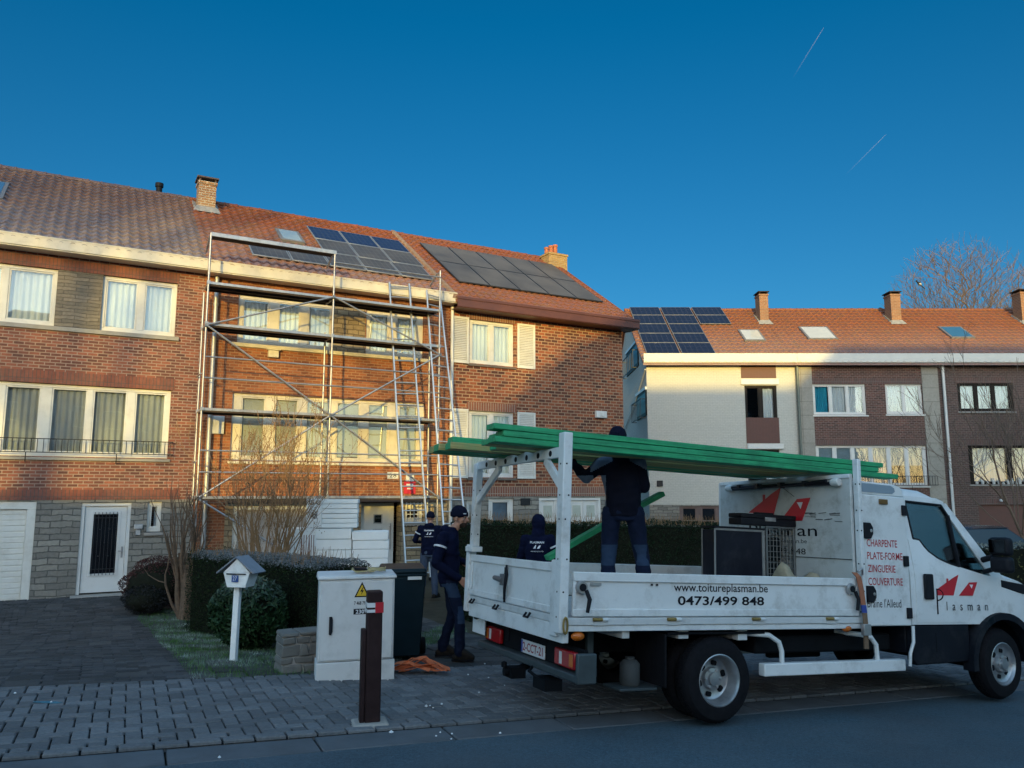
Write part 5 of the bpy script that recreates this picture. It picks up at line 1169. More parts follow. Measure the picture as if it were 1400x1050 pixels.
a = gpt(383, 921); b = gpt(432, 917); low_wall((a.x, a.y), (b.x+.1, b.y), .3, .42, 'short rubble stone wall stub left of the grey cabinet')
a = gpt(538, 893); b = gpt(577, 890); low_wall((a.x, a.y), (b.x, b.y), .32, .30, 'low rubble stone pier below the green bin')
# orange straps heaped on the pavement
p = gpt(570, 922); root = empty('strap_heap', (p.x, p.y, p.z+.012), 'heap of orange lashing straps lying on the pavement beside the cabinet', 'straps')
ORM = pm('orange_webbing', (.62,.15,.05), .75, var=.2, scale=18); rnd = random.Random(6)
for k in range(9):
    m = MB(); a = rnd.uniform(-.5, .5)+(math.pi if k % 2 else 0); c0 = Vector((rnd.uniform(-.12, .12), rnd.uniform(-.06, .06), .02+.012*k)); pts = []; ups = []
    for i in range(9):
        t = (i-4)/4; pts.append(c0+Vector((math.cos(a)*t*.27, math.sin(a)*t*.2+.05*math.sin(t*3+k), .028+.03*math.cos(t*2.6+k)*(1-abs(t)*.4)-.012*k*abs(t)))); pts[-1].z = max(.012, pts[-1].z)
        ups.append((-math.sin(a)*1.0, math.cos(a), .5*math.sin(t*2+k)))
    ribbon(m, pts, .055, .005, ups); m.build('strap', ORM, root, smooth=60)
# crumbs of foam and gravel
def crumbs(pxs, label, mat, size):
    rnd = random.Random(len(pxs)); 
    for i, (x, y) in enumerate(pxs):
        p = gpt(x, y); r = size*rnd.uniform(.5, 1.2); m = MB()
        m.add([(rnd.uniform(.7, 1.2)*r*a, rnd.uniform(.7, 1.2)*r*b, rnd.uniform(.6, 1)*r*c) for a, b, c in ((1,0,0),(0,1,0),(-1,0,0),(0,-1,0),(0,0,1),(0,0,-.6))], [(0,1,4),(1,2,4),(2,3,4),(3,0,4),(1,0,5),(2,1,5),(3,2,5),(0,3,5)])
        o = m.build('foam_crumb', mat, None); o.location = (p.x, p.y, p.z+.016+r*.3); tag(o, label, 'crumb', 'crumbs of white foam on the pavement and road')
crumbs([(535,1005),(596,1010),(602,1005),(617,1014),(618,1007),(684,1006),(583,969),(588,968),(592,971),(604,966),(663,910),(668,929),(690,940),(577,902),(560,900),(640,925),(655,950),(20,951),(70,963),(300,1040)], 'small crumb of white insulation foam dropped on the ground', pm('foam_white', (.7,.7,.7), .8), .016)
# sprayed mark on the pavement
p = gpt(68, 963); m = MB(); rnd = random.Random(14); pts = [(p.x+.13*math.cos(a)*rnd.uniform(.6, 1.1)-.02, p.y+.045*math.sin(a)*rnd.uniform(.5, 1.1)) for a in [i*math.pi/9 for i in range(18)]]
m.add([(x, y, gz(x, y)+.0155) for x, y in pts]+[(x, y, gz(x, y)+.0175) for x, y in pts], [tuple(range(17, -1, -1)), tuple(range(18, 36))]+[(i, (i+1) % 18, 18+(i+1) % 18, 18+i) for i in range(18)])
tag(m.build('paint_mark', pm('teal_spray', (.03,.16,.22), .7, var=.5, scale=40), None), 'small teal sprayed mark on the pavement blocks at the left', 'paint mark')
# insulation packs
FOAM = pm('foam_board', (.84,.84,.80), .7, var=.05, scale=5); FOILW = pm('wrap_film', (.80,.79,.76), .45, var=.06, scale=6)
BROWNINK = pm('brown_print', (.22,.11,.08), .6)
def pack(px0, px1, pyt, pyb, Y, label, split=None, ink=BLACKINK, marks=(), n=6, zfloor=None):
    "a stack of foam boards seen as px0..px1; split = pixel where the wrapped end meets the board edges"
    a = onplane(px0, pyb, (0, Y, 0), (0, 1, 0)); b = onplane(px1, pyb, (0, Y, 0), (0, 1, 0)); zt = onplane(px0, pyt, (0, Y, 0), (0, 1, 0)).z
    z0 = a.z if zfloor is None else zfloor; az = R(8); W = b.x-a.x; Hh = zt-z0
    root = empty('insulation_pack', frame((a.x, Y, z0), Vector((math.cos(az), math.sin(az), 0)), Vector((-math.sin(az), math.cos(az), 0)), (0, 0, 1)), label, 'insulation pack', 'packs of white insulation board')
    hb = Hh/n; rnd = random.Random(int(px0))
    xs = 0 if split is None else (split-px0)/(px1-px0)*W
    for k in range(n):
        j = rnd.uniform(-.012, .012); m = MB(); m.box(xs*.3+.01+j, W+j, .0+abs(j), .6, k*hb+.004, (k+1)*hb-.004); m.build('board', FOAM, root, bevel=.006, seg=1)
    if split is not None:
        m = MB(); m.box(.0, xs, -.022, .6, .005, Hh+.006); w_ = m.build('wrapper', FOILW, root, bevel=.012)
        for (x, y, wd, hg, s) in marks: put_text(s, Matrix.Translation((0, -.0235, 0)) @ SM, x*xs, (x+wd)*xs, y*Hh, (y+hg)*Hh, ink, w_, bold=.03)
    return root
YP = 15.6; k_ = 130/1011
gp_ = gz(-3.6, YP)
q = lambda x, y: (380+x*180/1400, 670+y*130/1011)
pack(384.5, 478, 723, 752, YP-.1, 'lower pack of insulation boards with brown print, under the printed pack', 430, BROWNINK, ((.54, .50, .2, .42, 'AU'), (.76, .50, .2, .42, 'AU')), 7, gp_)
pack(480, 530, 726.5, 760, YP+.05, 'low pack of insulation boards standing nearest the white front door', None, n=8, zfloor=gp_)
zt_ = onplane(384.5, 723, (0, YP-.1, 0), (0, 1, 0)).z
pack(418, 487, 682.5, 722, YP-.02, 'topmost wrapped pack of insulation boards with black letters', 439, BLACKINK, ((.10, .80, .35, .16, 'AU'), (.52, .80, .35, .16, 'AU'), (.3, .32, .42, .26, 'AUR')), 6, zt_+.008)
# ================================================================== TRUCK  (local axes: x forward, y to the far side, z up)
_p = EYE + ray(975, 992)*1.0
def _ground_plane(px, py): d = ray(px, py); return EYE+d*((-EYE.z)/(d.z+.035*d.x+.045*d.y))
TO = _ground_plane(975, 992)
TL = Vector((math.sin(R(66)), math.cos(R(66)), -.06)).normalized(); TWd = Vector((-math.cos(R(66)), math.sin(R(66)), -.033)).normalized()
TU = TL.cross(TWd).normalized(); TWd = TU.cross(TL).normalized()
TM = frame(TO, TL, TWd, TU)
TK = empty('flatbed_truck', TM, 'white flatbed roofing truck with dropped sides, red roof emblem and timber rack', 'truck')
TP = pm('white_truck_paint', (.67,.68,.67), .38, var=.06, scale=2.5, dirt=(.24,.22,.19), dirt_amt=.55, dscale=2.9, bump=.12, bscale=2.2)
TPB = pm('worn_white_boards', (.54,.55,.54), .5, var=.08, scale=4, dirt=(.22,.21,.19), dirt_amt=.5, dscale=5)
CHAS = pm('chassis_black', (.006,.007,.009), .7, var=.4, scale=8); LOWB = pm('grey_black_trim', (.008,.010,.015), .55, var=.2, scale=6, dirt=(.05,.05,.05), dirt_amt=.4)
AMBER = pm('amber_lens', (.50,.12,.01), .25, var=.1); REDL = pm('red_lens', (.30,.008,.012), .2, var=.15, scale=30); TEALB = pm('dirty_steel_bar', (.045,.06,.065), .6, metal=.2, var=.3, scale=8)
LT = 1.74
def B(name, mat, boxes, parent=TK, bevel=.006, seg=2, smooth=None):
    m = MB()
    for b in boxes: m.box(*b)
    return m.build(name, mat, parent, bevel=bevel, seg=seg, smooth=smooth)
B('bed_floor', TPB, [(-1.40, LT, .0, 2.12, .80, .858)])
B('bed_sill', TP, [(-1.38, LT, .012, .05, .752, .799)]); B('bed_sill', TP, [(-1.38, LT, 2.07, 2.108, .752, .799)])
B('rear_cross_beam', TP, [(-1.40, -1.34, .052, 2.068, .66, .798)])
B('cross_member', TPB, [(-.30, -.2, .06, 2.05, .68, .79)], bevel=.004); B('cross_member', TPB, [(.32, .42, .06, 2.05, .66, .79)], bevel=.004); B('cross_member', TPB, [(-.85, -.78, .06, 2.05, .69, .79)], bevel=.004)
def side_board(y0, s):
    m = MB(); a = y0; 
    m.box(-1.335, 1.685, min(a, a+s*.022), max(a, a+s*.022), .872, 1.205); o = None
    e = a-s*.001; q = lambda d: (min(e, e-s*d), max(e, e-s*d))
    for z0, z1, d in ((1.135, 1.207, .016), (.866, .925, .014)): m.box(-1.337, 1.687, *q(d), z0, z1)
    for l0 in (-1.337, 1.655): m.box(l0, l0+.03, *q(.012), .926, 1.134)
    return m.build('side_board', TP, TK, bevel=.006)
SB = side_board(.012, 1); side_board(2.108, -1)
SMT = Matrix(((1,0,0,0),(0,0,-1,0),(0,1,0,0),(0,0,0,1)))
def lat(y): return Matrix.Translation((0, y, 0)) @ SMT
put_text('www.toitureplasman.be', lat(.009), -.385, .612, 1.045, 1.135, BLACKINK, SB, bold=.008)
put_text('0473/499 848', lat(.009), -.345, .568, .955, 1.03, BLACKINK, SB, bold=.02)
def latch(l, z, sgn=1):
    m = MB(); m.lathe([(0, -.03), (.045, -.03), (.052, -.012), (.052, 0)], (l, .0, z), (0, 1, 0), 18); o = m.build('latch', STEEL, SB, smooth=40)
    q = MB(); q.tube([(l+.03, -.03, z-.02), (l+.055*sgn, -.045, z-.09), (l+.04*sgn, -.04, z-.19)], [.016, .018, .014], 8); q.lathe([(0, -.036), (.03, -.036), (.03, -.03)], (l, .0, z), (0, 1, 0), 12); q.build('latch_handle', BLACKP, SB, smooth=50)
latch(-1.27, 1.09); latch(1.58, 1.11)
m = MB(); m.box(-1.19, -1.09, -.008, -.0005, 1.105, 1.125); m.build('maker_plate', STEEL, SB)
m = MB(); m.box(-.62, -.6, -.006, -.0005, 1.11, 1.125); m.box(-.57, -.55, -.006, -.0005, 1.11, 1.125); m.build('rivets', BLACKINK, SB)
for l in (-1.10, -.40, .48, 1.33):
    m = MB(); m.tube([(l-.06, -.012, .845), (l+.02, -.012, .845)], .014, 8); m.build('hinge', pm('rusty_hinge', (.25,.17,.05), .6, metal=.4, var=.4, scale=40), SB, smooth=40); m = MB(); m.tube([(l+.021, -.012, .845), (l+.07, -.012, .845)], .016, 8); m.build('hinge', TP, SB, smooth=40)
    m = MB(); m.box(l-.055, l+.065, -.004, .0115, .80, .835); m.build('hinge_plate', TPB, SB)
# tailgate
m = MB(); y0, y1, x0 = .225, 2.06, -1.395
m.box(x0, x0+.022, y0, y1, .872, 1.262); 
for a, b, d in ((1.195, 1.264, .016), (.868, .925, .014)): m.box(x0-d, x0-.001, y0-.002, y1+.002, a, b)
for a in (y0-.002, y1-.05, 1.13): m.box(x0-.013, x0-.001, a, a+.052, .926, 1.194)
TG = m.build('tailgate', TP, TK, bevel=.006)
m = MB(); m.tube([(x0-.045, 1.08, 1.20), (x0-.06, 1.04, 1.12), (x0-.05, 1.09, 1.0), (x0-.04, 1.12, .90)], [.010, .016, .015, .01], 8); m.tube([(x0-.02, 1.155, 1.18), (x0-.02, 1.155, .87)], .012, 8); m.build('tailgate_lever', BLACKP, TG, smooth=50)
m = MB(); m.tube([(x0-.04, 1.36, 1.075), (x0-.04, 1.15, 1.065)], [.022, .03], 8); m.box(x0-.055, x0-.014, 1.13, 1.2, 1.02, 1.12); m.build('tailgate_latch', pm('grey_metal', (.16,.17,.18), .45, metal=.6, var=.2), TG, smooth=50)
for y in (.62, 1.3, 1.9): m = MB(); m.tube([(x0-.03, y-.04, .84), (x0-.05, y-.03, .80), (x0-.05, y+.05, .80), (x0-.02, y+.06, .83)], .010, 6); m.build('rope_hook', BLACKP, TK, smooth=50)
for z in (1.215, .955):
    for y in (.20, 2.07): B('gate_hinge', TP, [(x0-.035, x0+.03, y-.018, y+.018, z-.045, z+.045)], bevel=.01)
# corner posts and timber rack
B('corner_post', TP, [(-1.43, -1.345, .105, .22, .70, 1.29)], bevel=.012); B('corner_post', TP, [(-1.43, -1.345, 2.065, 2.15, .70, 1.36)], bevel=.012)
def rack_post(l0, l1, y0, y1, z0, z1, holes=True):
    m = MB(); m.box(l0, l1, y0, y1, z0, z1); o = m.build('rack_post', TP, TK, bevel=.008)
    if holes:
        q = MB(); z = z0+.12
        k = 0
        while z < z1-.1: q.lathe([(0, -.002), (.0075, -.002), (.0075, .001)], (l0+(l1-l0)*(.35 if k % 2 else .65), y0-.0005, z), (0, 1, 0), 8); q.lathe([(0, -.002), (.0075, -.002), (.0075, .001)], (l0-.0005, (y0+y1)/2, z), (1, 0, 0), 8); z += .19+.06*(k % 3); k += 1
        q.build('bolt_holes', BLACKP, o)
    return o
rack_post(-1.455, -1.375, .0, .10, .74, 2.305); rack_post(-1.44, -1.365, 1.945, 2.035, 1.345, 2.18)
rack_post(1.735, 1.782, -.005, .06, .78, 2.33); rack_post(1.745, 1.80, 2.02, 2.085, .86, 2.19, False)
B('post_foot', TP, [(-1.46, -1.34, 1.92, 2.10, 1.29, 1.344)], bevel=.008)
m = MB(); n = 24; top = []; 
for k in range(n+1):
    y = .102+(1.988-.102)*k/n; top.append((y, 2.195+.012*math.sin(k*1.55)*(1 if 6 < k < 20 else .2)))
m.prism([(.102, 2.11), (1.988, 2.115)]+[(a, b) for a, b in reversed(top)], 0, -1.425, -1.385); CB = m.build('rack_bar', TP, TK, bevel=.005)
for k in range(7): q = MB(); q.lathe([(0, -.003), (.025, -.003), (.025, .002)], (-1.4255, .30+k*.235, 2.152), (1, 0, 0), 14); q.build('bar_hole', BLACKP, CB, smooth=30)
for a, b in (((.42, 2.108), (.10, 1.86)), ((1.40, 2.108), (1.99, 1.78))):
    m = MB(); m.bar((-1.405, a[0], a[1]), (-1.405, b[0], b[1]), .035, .075, up=(0, .6, .8)); m.build('rack_brace', TP, TK, bevel=.006)
# headboard with the emblem
HBD = B('headboard', pm('worn_headboard', (.50,.51,.49), .5, var=.1, scale=3, dirt=(.22,.20,.16), dirt_amt=.7, dscale=4), [(1.70, 1.735, .062, 2.0, .86, 2.19)], bevel=.006)
B('headboard_trim', TP, [(1.685, 1.699, .062, 2.0, 2.15, 2.185)], HBD, bevel=.003)
m = MB(); m.box(1.692, 1.699, .07, 1.0, 1.372, 1.378); m.build('seam', BLACKP, HBD)
XB = Matrix(((0,0,-1,0),(-1,0,0,0),(0,1,0,0),(0,0,0,1)))     # text plane facing backwards: x runs to the near side
def hbM(x): return Matrix.Translation((x, 0, 0)) @ XB
def emblem(P, M, mat, parent, th=.0025, name='emblem'):
    m = MB(); m.T = M; n = len(P); m.add([(x, z, 0) for x, z in P]+[(x, z, th) for x, z in P], [tuple(range(n)), tuple(range(2*n-1, n-1, -1))]+[(i, (i+1) % n, n+(i+1) % n, n+i) for i in range(n)]); return m.build(name, mat, parent)
RM = pm('red_vinyl', (.50,.012,.025), .4, var=.06)
E1 = [(0, 0), (0, .22), (.38, .60), (.43, .66), (.62, .82), (.45, 0)]; E2 = [(.60, 0), (.90, .52), (1.13, .54), (.98, 0)]; EC = [(.28, .42), (.28, .66), (.33, .66), (.33, .46)]; ET = [(.90, .44), (1.0, .44), (.96, .28)]
def logo(M, x0, x1, z0, sz, parent):
    k = (x1-x0)/1.13
    f = lambda P: [(x0+a*k, z0+b*sz) for a, b in P]
    emblem(f([(a-.012, b-.02) for a, b in E1]), M @ Matrix.Translation((0, 0, .0005)), WHITEINK, parent, .001, 'emblem_edge'); emblem(f(E1), M @ Matrix.Translation((0, 0, .0022)), RM, parent, .0015); emblem(f(E2), M @ Matrix.Translation((0, 0, .0022)), RM, parent, .0015)
    emblem(f(EC), M @ Matrix.Translation((0, 0, .0045)), RM, parent, .001); emblem(f(ET), M @ Matrix.Translation((0, 0, .0045)), WHITEINK, parent, .001)
logo(hbM(1.698), -1.50, -.57, 1.74, .43, HBD)
m = MB(); m.bar((1.6975, .98, 2.10), (1.6975, .80, 1.99), .004, .004); m.build('emblem_line', BLACKINK, HBD)
put_text('Plasman', hbM(1.6975), -1.50, -.50, 1.585, 1.70, BLACKINK, HBD); put_text('www.toitureplasman.be', hbM(1.6975), -1.50, -.64, 1.50, 1.555, BLACKINK, HBD); put_text('0473/499 848', hbM(1.6975), -1.45, -.66, 1.40, 1.46, BLACKINK, HBD)
m = MB(); rnd = random.Random(2)
for k in range(14): y = rnd.uniform(.25, .7); z = 1.78+rnd.uniform(-.04, .04)-(.5-y)*.03; m.bar((1.6972, y, z), (1.6972, y-rnd.uniform(.04, .16), z+rnd.uniform(-.012, .012)), .003, rnd.uniform(.003, .010))
m.build('scratches', pm('scraped_metal', (.10,.10,.10), .6), HBD)
m = MB(); m.tube([(1.66, 1.75, 2.115), (1.66, .22, 2.10)], .020, 8); m.tube([(1.64, 1.70, 2.09), (1.645, .9, 2.105), (1.64, .3, 2.13)], .014, 8)
for y in (1.6, 1.3, .95, .6): m.box(1.63, 1.697, y-.02, y+.02, 2.085, 2.14)
tr_ = m.build('rope_rail', pm('black_rail', (.02,.022,.028), .35, metal=.4), TK, smooth=40)
for y in (1.78, .20): q = MB(); q.lathe([(0, -.05), (.035, -.045), (.042, 0), (.035, .045), (0, .05)], (1.66, y, 2.11), (0, 1, 0), 14); q.build('rail_end', WHITE, tr_, smooth=50)
# equipment locker between bed and cab
LK = B('locker', TP, [(1.815, 2.405, .03, 2.06, .77, 2.0)], bevel=.012)
m = MB(); pr = [(1.815, 2.002), (2.40, 2.002), (2.40, 2.06), (2.36, 2.10), (2.28, 2.12), (1.815, 2.13)]
m.prism([(p[0], p[1]) for p in pr], 1, .05, 2.04); m.build('locker_hood', TP, LK, bevel=.012)
m = MB(); m.prism([(1.835, 2.025), (2.24, 2.025), (2.28, 2.05), (2.27, 2.085), (2.22, 2.105), (1.835, 2.11)], 1, .044, .049); m.build('hood_recess', pm('blue_grey_recess', (.22,.28,.33), .5, var=.05), LK)
for l, z in ((1.86, 1.655), (1.865, 1.065)):
    m = MB(); m.prism([(l-.055, z-.075), (l+.03, z-.075), (l+.06, z-.03), (l+.06, z+.03), (l+.03, z+.075), (l-.055, z+.075)], 1, .005, .029); o = m.build('locker_latch', BLACKP, LK, bevel=.006); q = MB(); q.lathe([(0, -.006), (.015, -.004), (.016, 0)], (l+.03, .005, z), (0, 1, 0), 10); q.build('lock', STEEL, LK, smooth=40)
for l, z in ((2.365, 1.87), (2.355, 1.38), (2.365, .89)): B('locker_hinge', BLACKP, [(l-.032, l+.032, .008, .029, z-.05, z+.05)], LK, bevel=.006)
B('marker_lamp', pm('dark_amber', (.14,.07,.015), .3), [(2.03, 2.14, .010, .029, 1.915, 1.965)], LK, bevel=.006)
for s, z0, z1 in (('CHARPENTE', 1.505, 1.575), ('PLATE-FORME', 1.385, 1.455), ('ZINGUERIE', 1.265, 1.335), ('COUVERTURE', 1.145, 1.215)):
    put_text(s, lat(.0285), 1.85, 1.85+{'CHARPENTE': .43, 'PLATE-FORME': .50, 'ZINGUERIE': .39, 'COUVERTURE': .485}[s]*.94, z0, z1, REDINK, LK, bold=.010)
put_text("Braine l'Alleud", lat(.0285), 1.825, 2.27, .94, 1.02, BLACKINK, LK)
# ---- cab
def belt(l):
    P = [(2.40, 1.60), (2.62, 1.60), (2.70, 1.50), (2.84, 1.42), (3.0, 1.37), (3.2, 1.33), (3.5, 1.27), (3.76, 1.24), (4.0, 1.22), (4.3, 1.12)]
    for (a, b), (c, d) in zip(P, P[1:]):
        if a <= l <= c: return b+(d-b)*(l-a)/(c-a)
    return P[-1][1]
WC, WR = (3.70, .385), .345; AR = .455
def sideY(l, z):                          # near face of the cab body
    y = .03 + max(0, z-1.25)*.17 + max(0, .95-z)*.04
    y += max(0, l-3.9)**2*.35
    return y
def low(l): 
    d = abs(l-WC[0]); return max(.78, WC[1]+math.sqrt(max(0, AR*AR-d*d))) if d < AR else .78
def body_top(l): return belt(l) if l < 3.76 else min(belt(l), 1.24)
ls = sorted(set([2.415]+[2.45+.05*i for i in range(16)]+[3.245+.035*i for i in range(27)]+[4.2, 4.27, 4.33, 4.38]))
NZ = 8; V = []; F = []
def bonz(l): return 1.385-(l-3.76)*.36 - max(0, l-4.15)**2*2.2     # crown of the bonnet
secs = []
for l in ls:
    z0, z1 = low(l), body_top(l)
    if l > 4.16: z0 = .62
    sec = []
    for k in range(NZ+1):
        z = z0+(z1-z0)*k/NZ; sec.append((sideY(l, z), z))
    if l >= 3.70:
        c = min(bonz(l), 1.40) if l >= 3.76 else z1+.02
        c = max(c, z1+.01); sec += [(.16+sideY(l, z1)*.6, z1+(c-z1)*.55), (.42, c-.01), (1.045, c+.015)]
    else: sec += [(sideY(l, z1)+.05, z1), (.42, z1-.0), (1.045, z1)]
    full = sec+[(2.09-y, z) for y, z in reversed(sec[:-1])]
    secs.append([(l, y, z) for y, z in full])
m = MB(); n = len(secs[0])
for s in secs: m.v += s
for i in range(len(secs)-1):
    for k in range(n-1): m.f.append((i*n+k, i*n+k+1, (i+1)*n+k+1, (i+1)*n+k)); m.m.append(0)
m.f.append(tuple(range(n))); m.m.append(0); m.f.append(tuple((len(secs)-1)*n+k for k in range(n))); m.m.append(0)
CBY = m.build('cab_body', TP, TK, smooth=38)
# roof, pillars
def topY(z): return sideY(3, z)
m = MB(); rs = [(2.415, 2.09), (2.6, 2.115), (2.85, 2.105), (3.0, 2.06), (3.10, 2.015)]; S_ = []
for l, zt in rs:
    ys = topY(zt-.08); sec = [(ys, zt-.085), (ys+.02, zt-.04), (ys+.09, zt-.005), (.5, zt+.012), (1.045, zt+.02)]; sec = sec+[(2.09-y, z) for y, z in reversed(sec[:-1])]; sec += [(2.05-ys, zt-.095), (ys+.04, zt-.095)]; S_.append([(l, y, z) for y, z in sec])
n = len(S_[0])
for s in S_: m.v += s
for i in range(len(S_)-1):
    for k in range(n): m.f.append((i*n+k, i*n+(k+1) % n, (i+1)*n+(k+1) % n, (i+1)*n+k)); m.m.append(0)
m.f.append(tuple(range(n))); m.m.append(0); m.f.append(tuple((len(S_)-1)*n+k for k in range(n))); m.m.append(0)
m.build('cab_roof', TP, TK, smooth=40)
def both(fn):
    fn(lambda y: y); fn(lambda y: 2.09-y)
def pillars(f):
    m = MB()
    def slab(P, t=.05):
        pl = [(l, f(sideY(l, z)), z) for l, z in P]; pi = [(l, f(sideY(l, z)+t), z) for l, z in P]; k = len(P); m.add(pl+pi, [tuple(range(k)), tuple(range(2*k-1, k-1, -1))]+[(i, (i+1) % k, k+(i+1) % k, k+i) for i in range(k)])
    slab([(2.415, 1.595), (2.55, 1.595), (2.53, 2.015), (2.415, 2.015)]); slab([(2.53, 1.978), (3.06, 1.965), (3.10, 1.935), (3.12, 2.0), (3.02, 2.03), (2.53, 2.04)])
    slab([(3.06, 1.97), (3.60, 1.25), (3.80, 1.235), (3.15, 1.985)], .04)
    m.build('cab_pillar', TP, TK, bevel=.006)
both(pillars)
B('cab_rear_panel', TP, [(2.416, 2.44, .2, 1.9, 1.58, 2.04)], bevel=.004)
def side_glass(f):
    m = MB()
    Q = [(2.552, 1.60), (2.63, 1.595), (2.72, 1.49), (2.86, 1.415), (3.02, 1.37), (3.14, 1.345), (3.13, 1.86), (3.06, 1.962), (2.535, 1.976)]
    for P, mt in ((Q, 0), ([(3.155, 1.343), (3.35, 1.30), (3.59, 1.255), (3.17, 1.815), (3.15, 1.84)], 0)):
        a = [(l, f(sideY(l, z)+.012), z) for l, z in P]; b = [(l, f(sideY(l, z)+.018), z) for l, z in P]; k = len(P); m.add(a+b, [tuple(range(k)), tuple(range(2*k-1, k-1, -1))]+[(i, (i+1) % k, k+(i+1) % k, k+i) for i in range(k)], mt)
    m.build('side_window', glassm('cab_glass', (.55,.62,.62), .0), TK)
    q = MB(); ring = Q+[Q[0]]
    for (a, b) in zip(ring, ring[1:]): q.bar((a[0], f(sideY(*a)+.004), a[1]), (b[0], f(sideY(*b)+.004), b[1]), .018, .022, up=(0, 1, 0))
    q.bar((3.145, f(sideY(3.145, 1.34)+.004), 1.34), (3.14, f(sideY(3.14, 1.86)+.004), 1.86), .02, .03, up=(0, 1, 0)); q.build('window_seal', BLACKP, TK)
both(side_glass)
m = MB(); A_ = [(3.105, .30, 1.975), (3.105, 1.79, 1.975), (3.77, 1.92, 1.30), (3.77, .17, 1.30)]; nn = Vector((.7, 0, .7))*.008; m.hexa(A_, [tuple(Vector(p)+nn) for p in A_]); m.build('windscreen', glassm('cab_glass', (.55,.62,.62), .0), TK)
B('dashboard', BLACKP, [(3.35, 3.74, .22, 1.87, 1.18, 1.31)], bevel=.03); B('cab_floor', BLACKP, [(2.45, 3.6, .12, 1.97, .8, .9)])
for y in (.5, 1.55):
    m = MB(); m.hexa([(2.62, y-.22, .95), (3.1, y-.22, .95), (3.1, y+.22, .95), (2.62, y+.22, .95)], [(2.60, y-.22, 1.1), (3.1, y-.22, 1.12), (3.1, y+.22, 1.12), (2.60, y+.22, 1.1)]); m.hexa([(2.6, y-.21, 1.1), (2.74, y-.21, 1.1), (2.74, y+.21, 1.1), (2.6, y+.21, 1.1)], [(2.5, y-.18, 1.62), (2.6, y-.18, 1.62), (2.6, y+.18, 1.62), (2.5, y+.18, 1.62)]); m.box(2.5, 2.58, y-.12, y+.12, 1.66, 1.84); m.build('seat', BLACKP, TK, bevel=.03)
m = MB(); m.tube([(3.30+.10*math.cos(a), 1.55+.19*math.sin(a), 1.36+.13*math.cos(a)) for a in [i*math.pi/8 for i in range(17)]], .014, 8); m.build('steering_wheel', BLACKP, TK, smooth=60)
def door(f, near):
    L_ = [2.475+.05*i for i in range(16)]+[3.235]; V = []; m = MB(); nz = 6
    for l in L_:
        zb = .80 if l < 3.22 else .86; zt = belt(l)-.008
        for k in range(nz+1): z = zb+(zt-zb)*k/nz; V.append((l, f(sideY(l, z)-.007), z))
    n = nz+1; k0 = len(V); Vi = [(x, f((f(y))+.012), z) for x, y, z in V]
    F = []
    for i in range(len(L_)-1):
        for k in range(nz): F.append((i*n+k, i*n+k+1, (i+1)*n+k+1, (i+1)*n+k)); F.append((k0+i*n+k, k0+(i+1)*n+k, k0+(i+1)*n+k+1, k0+i*n+k+1))
        F.append((i*n, (i+1)*n, k0+(i+1)*n, k0+i*n)); F.append((i*n+nz, k0+i*n+nz, k0+(i+1)*n+nz, (i+1)*n+nz))
    for k in range(nz): F.append((k, k0+k, k0+k+1, k+1)); e = (len(L_)-1)*n; F.append((e+k, e+k+1, k0+e+k+1, k0+e+k))
    m.add(V+Vi, F); d = m.build('cab_door', TP, TK, smooth=35)
    q = MB(); y = sideY(2.65, 1.1)-.01; q.box(2.575, 2.70, min(f(y), f(y-.025)), max(f(y), f(y-.025)), 1.02, 1.265); q.build('door_handle', BLACKP, d, bevel=.035, seg=3)
    return d
DN = door(lambda y: y, True); door(lambda y: 2.09-y, False)
dY = sideY(3, 1.0)-.0085
logo(lat(dY), 2.755, 3.36, 1.06, .25, DN)
_t = sideY(3, .95)-.010
m = MB(); pts = [(2.76+.085*math.sin(a), _t, 1.065+.055*math.cos(a)) for a in [i*math.pi/10 for i in range(11)]]
m.tube([(2.76, _t, .88), (2.76, _t, 1.0), (2.76, _t, 1.115)]+pts, .0065, 6)
m.build('lettering', BLACKINK, DN); put_text('l  a  s  m  a  n', lat(sideY(3, .95)-.0095), 2.89, 3.50, .915, 1.0, BLACKINK, DN, name='emblem_name')
# dark lower body, arch flare, step, bumper
m = MB(); m.prism([(2.415, .775), (WC[0]-AR-.02, .775), (WC[0]-AR-.02, .42), (2.46, .40), (2.415, .45)], 1, .045, .12); m.prism([(2.415, .775), (WC[0]-AR-.02, .775), (WC[0]-AR-.02, .42), (2.46, .40), (2.415, .45)], 1, 1.97, 2.045); m.box(2.415, 3.2, .121, 1.969, .5, .77); m.build('sill_trim', LOWB, TK, bevel=.015)
B('sill_seam', CHAS, [(2.74, 2.746, .0435, .0449, .52, .70)], bevel=0)
for y0, y1 in ((-.012, .11), (1.98, 2.102)):
    m = MB(); N_ = 22; out = []; inn = []
    for k in range(N_+1):
        a = math.radians(-6+192*k/N_); out.append((WC[0]+math.cos(a)*(AR+.055), WC[1]+math.sin(a)*(AR+.055))); inn.append((WC[0]+math.cos(a)*(AR-.012), WC[1]+math.sin(a)*(AR-.012)))
    for k in range(N_): m.hexa([(out[k][0], y0, out[k][1]), (out[k+1][0], y0, out[k+1][1]), (inn[k+1][0], y0, inn[k+1][1]), (inn[k][0], y0, inn[k][1])], [(out[k][0], y1, out[k][1]), (out[k+1][0], y1, out[k+1][1]), (inn[k+1][0], y1, inn[k+1][1]), (inn[k][0], y1, inn[k][1])])
    m.build('wheel_arch', LOWB, TK, weld=True, smooth=50)
m = MB(); m.prism([(4.16, .38), (4.36, .36), (4.44, .45), (4.46, .66), (4.40, .80), (4.16, .80)], 1, .04, 2.05); m.build('front_bumper', LOWB, TK, bevel=.03)
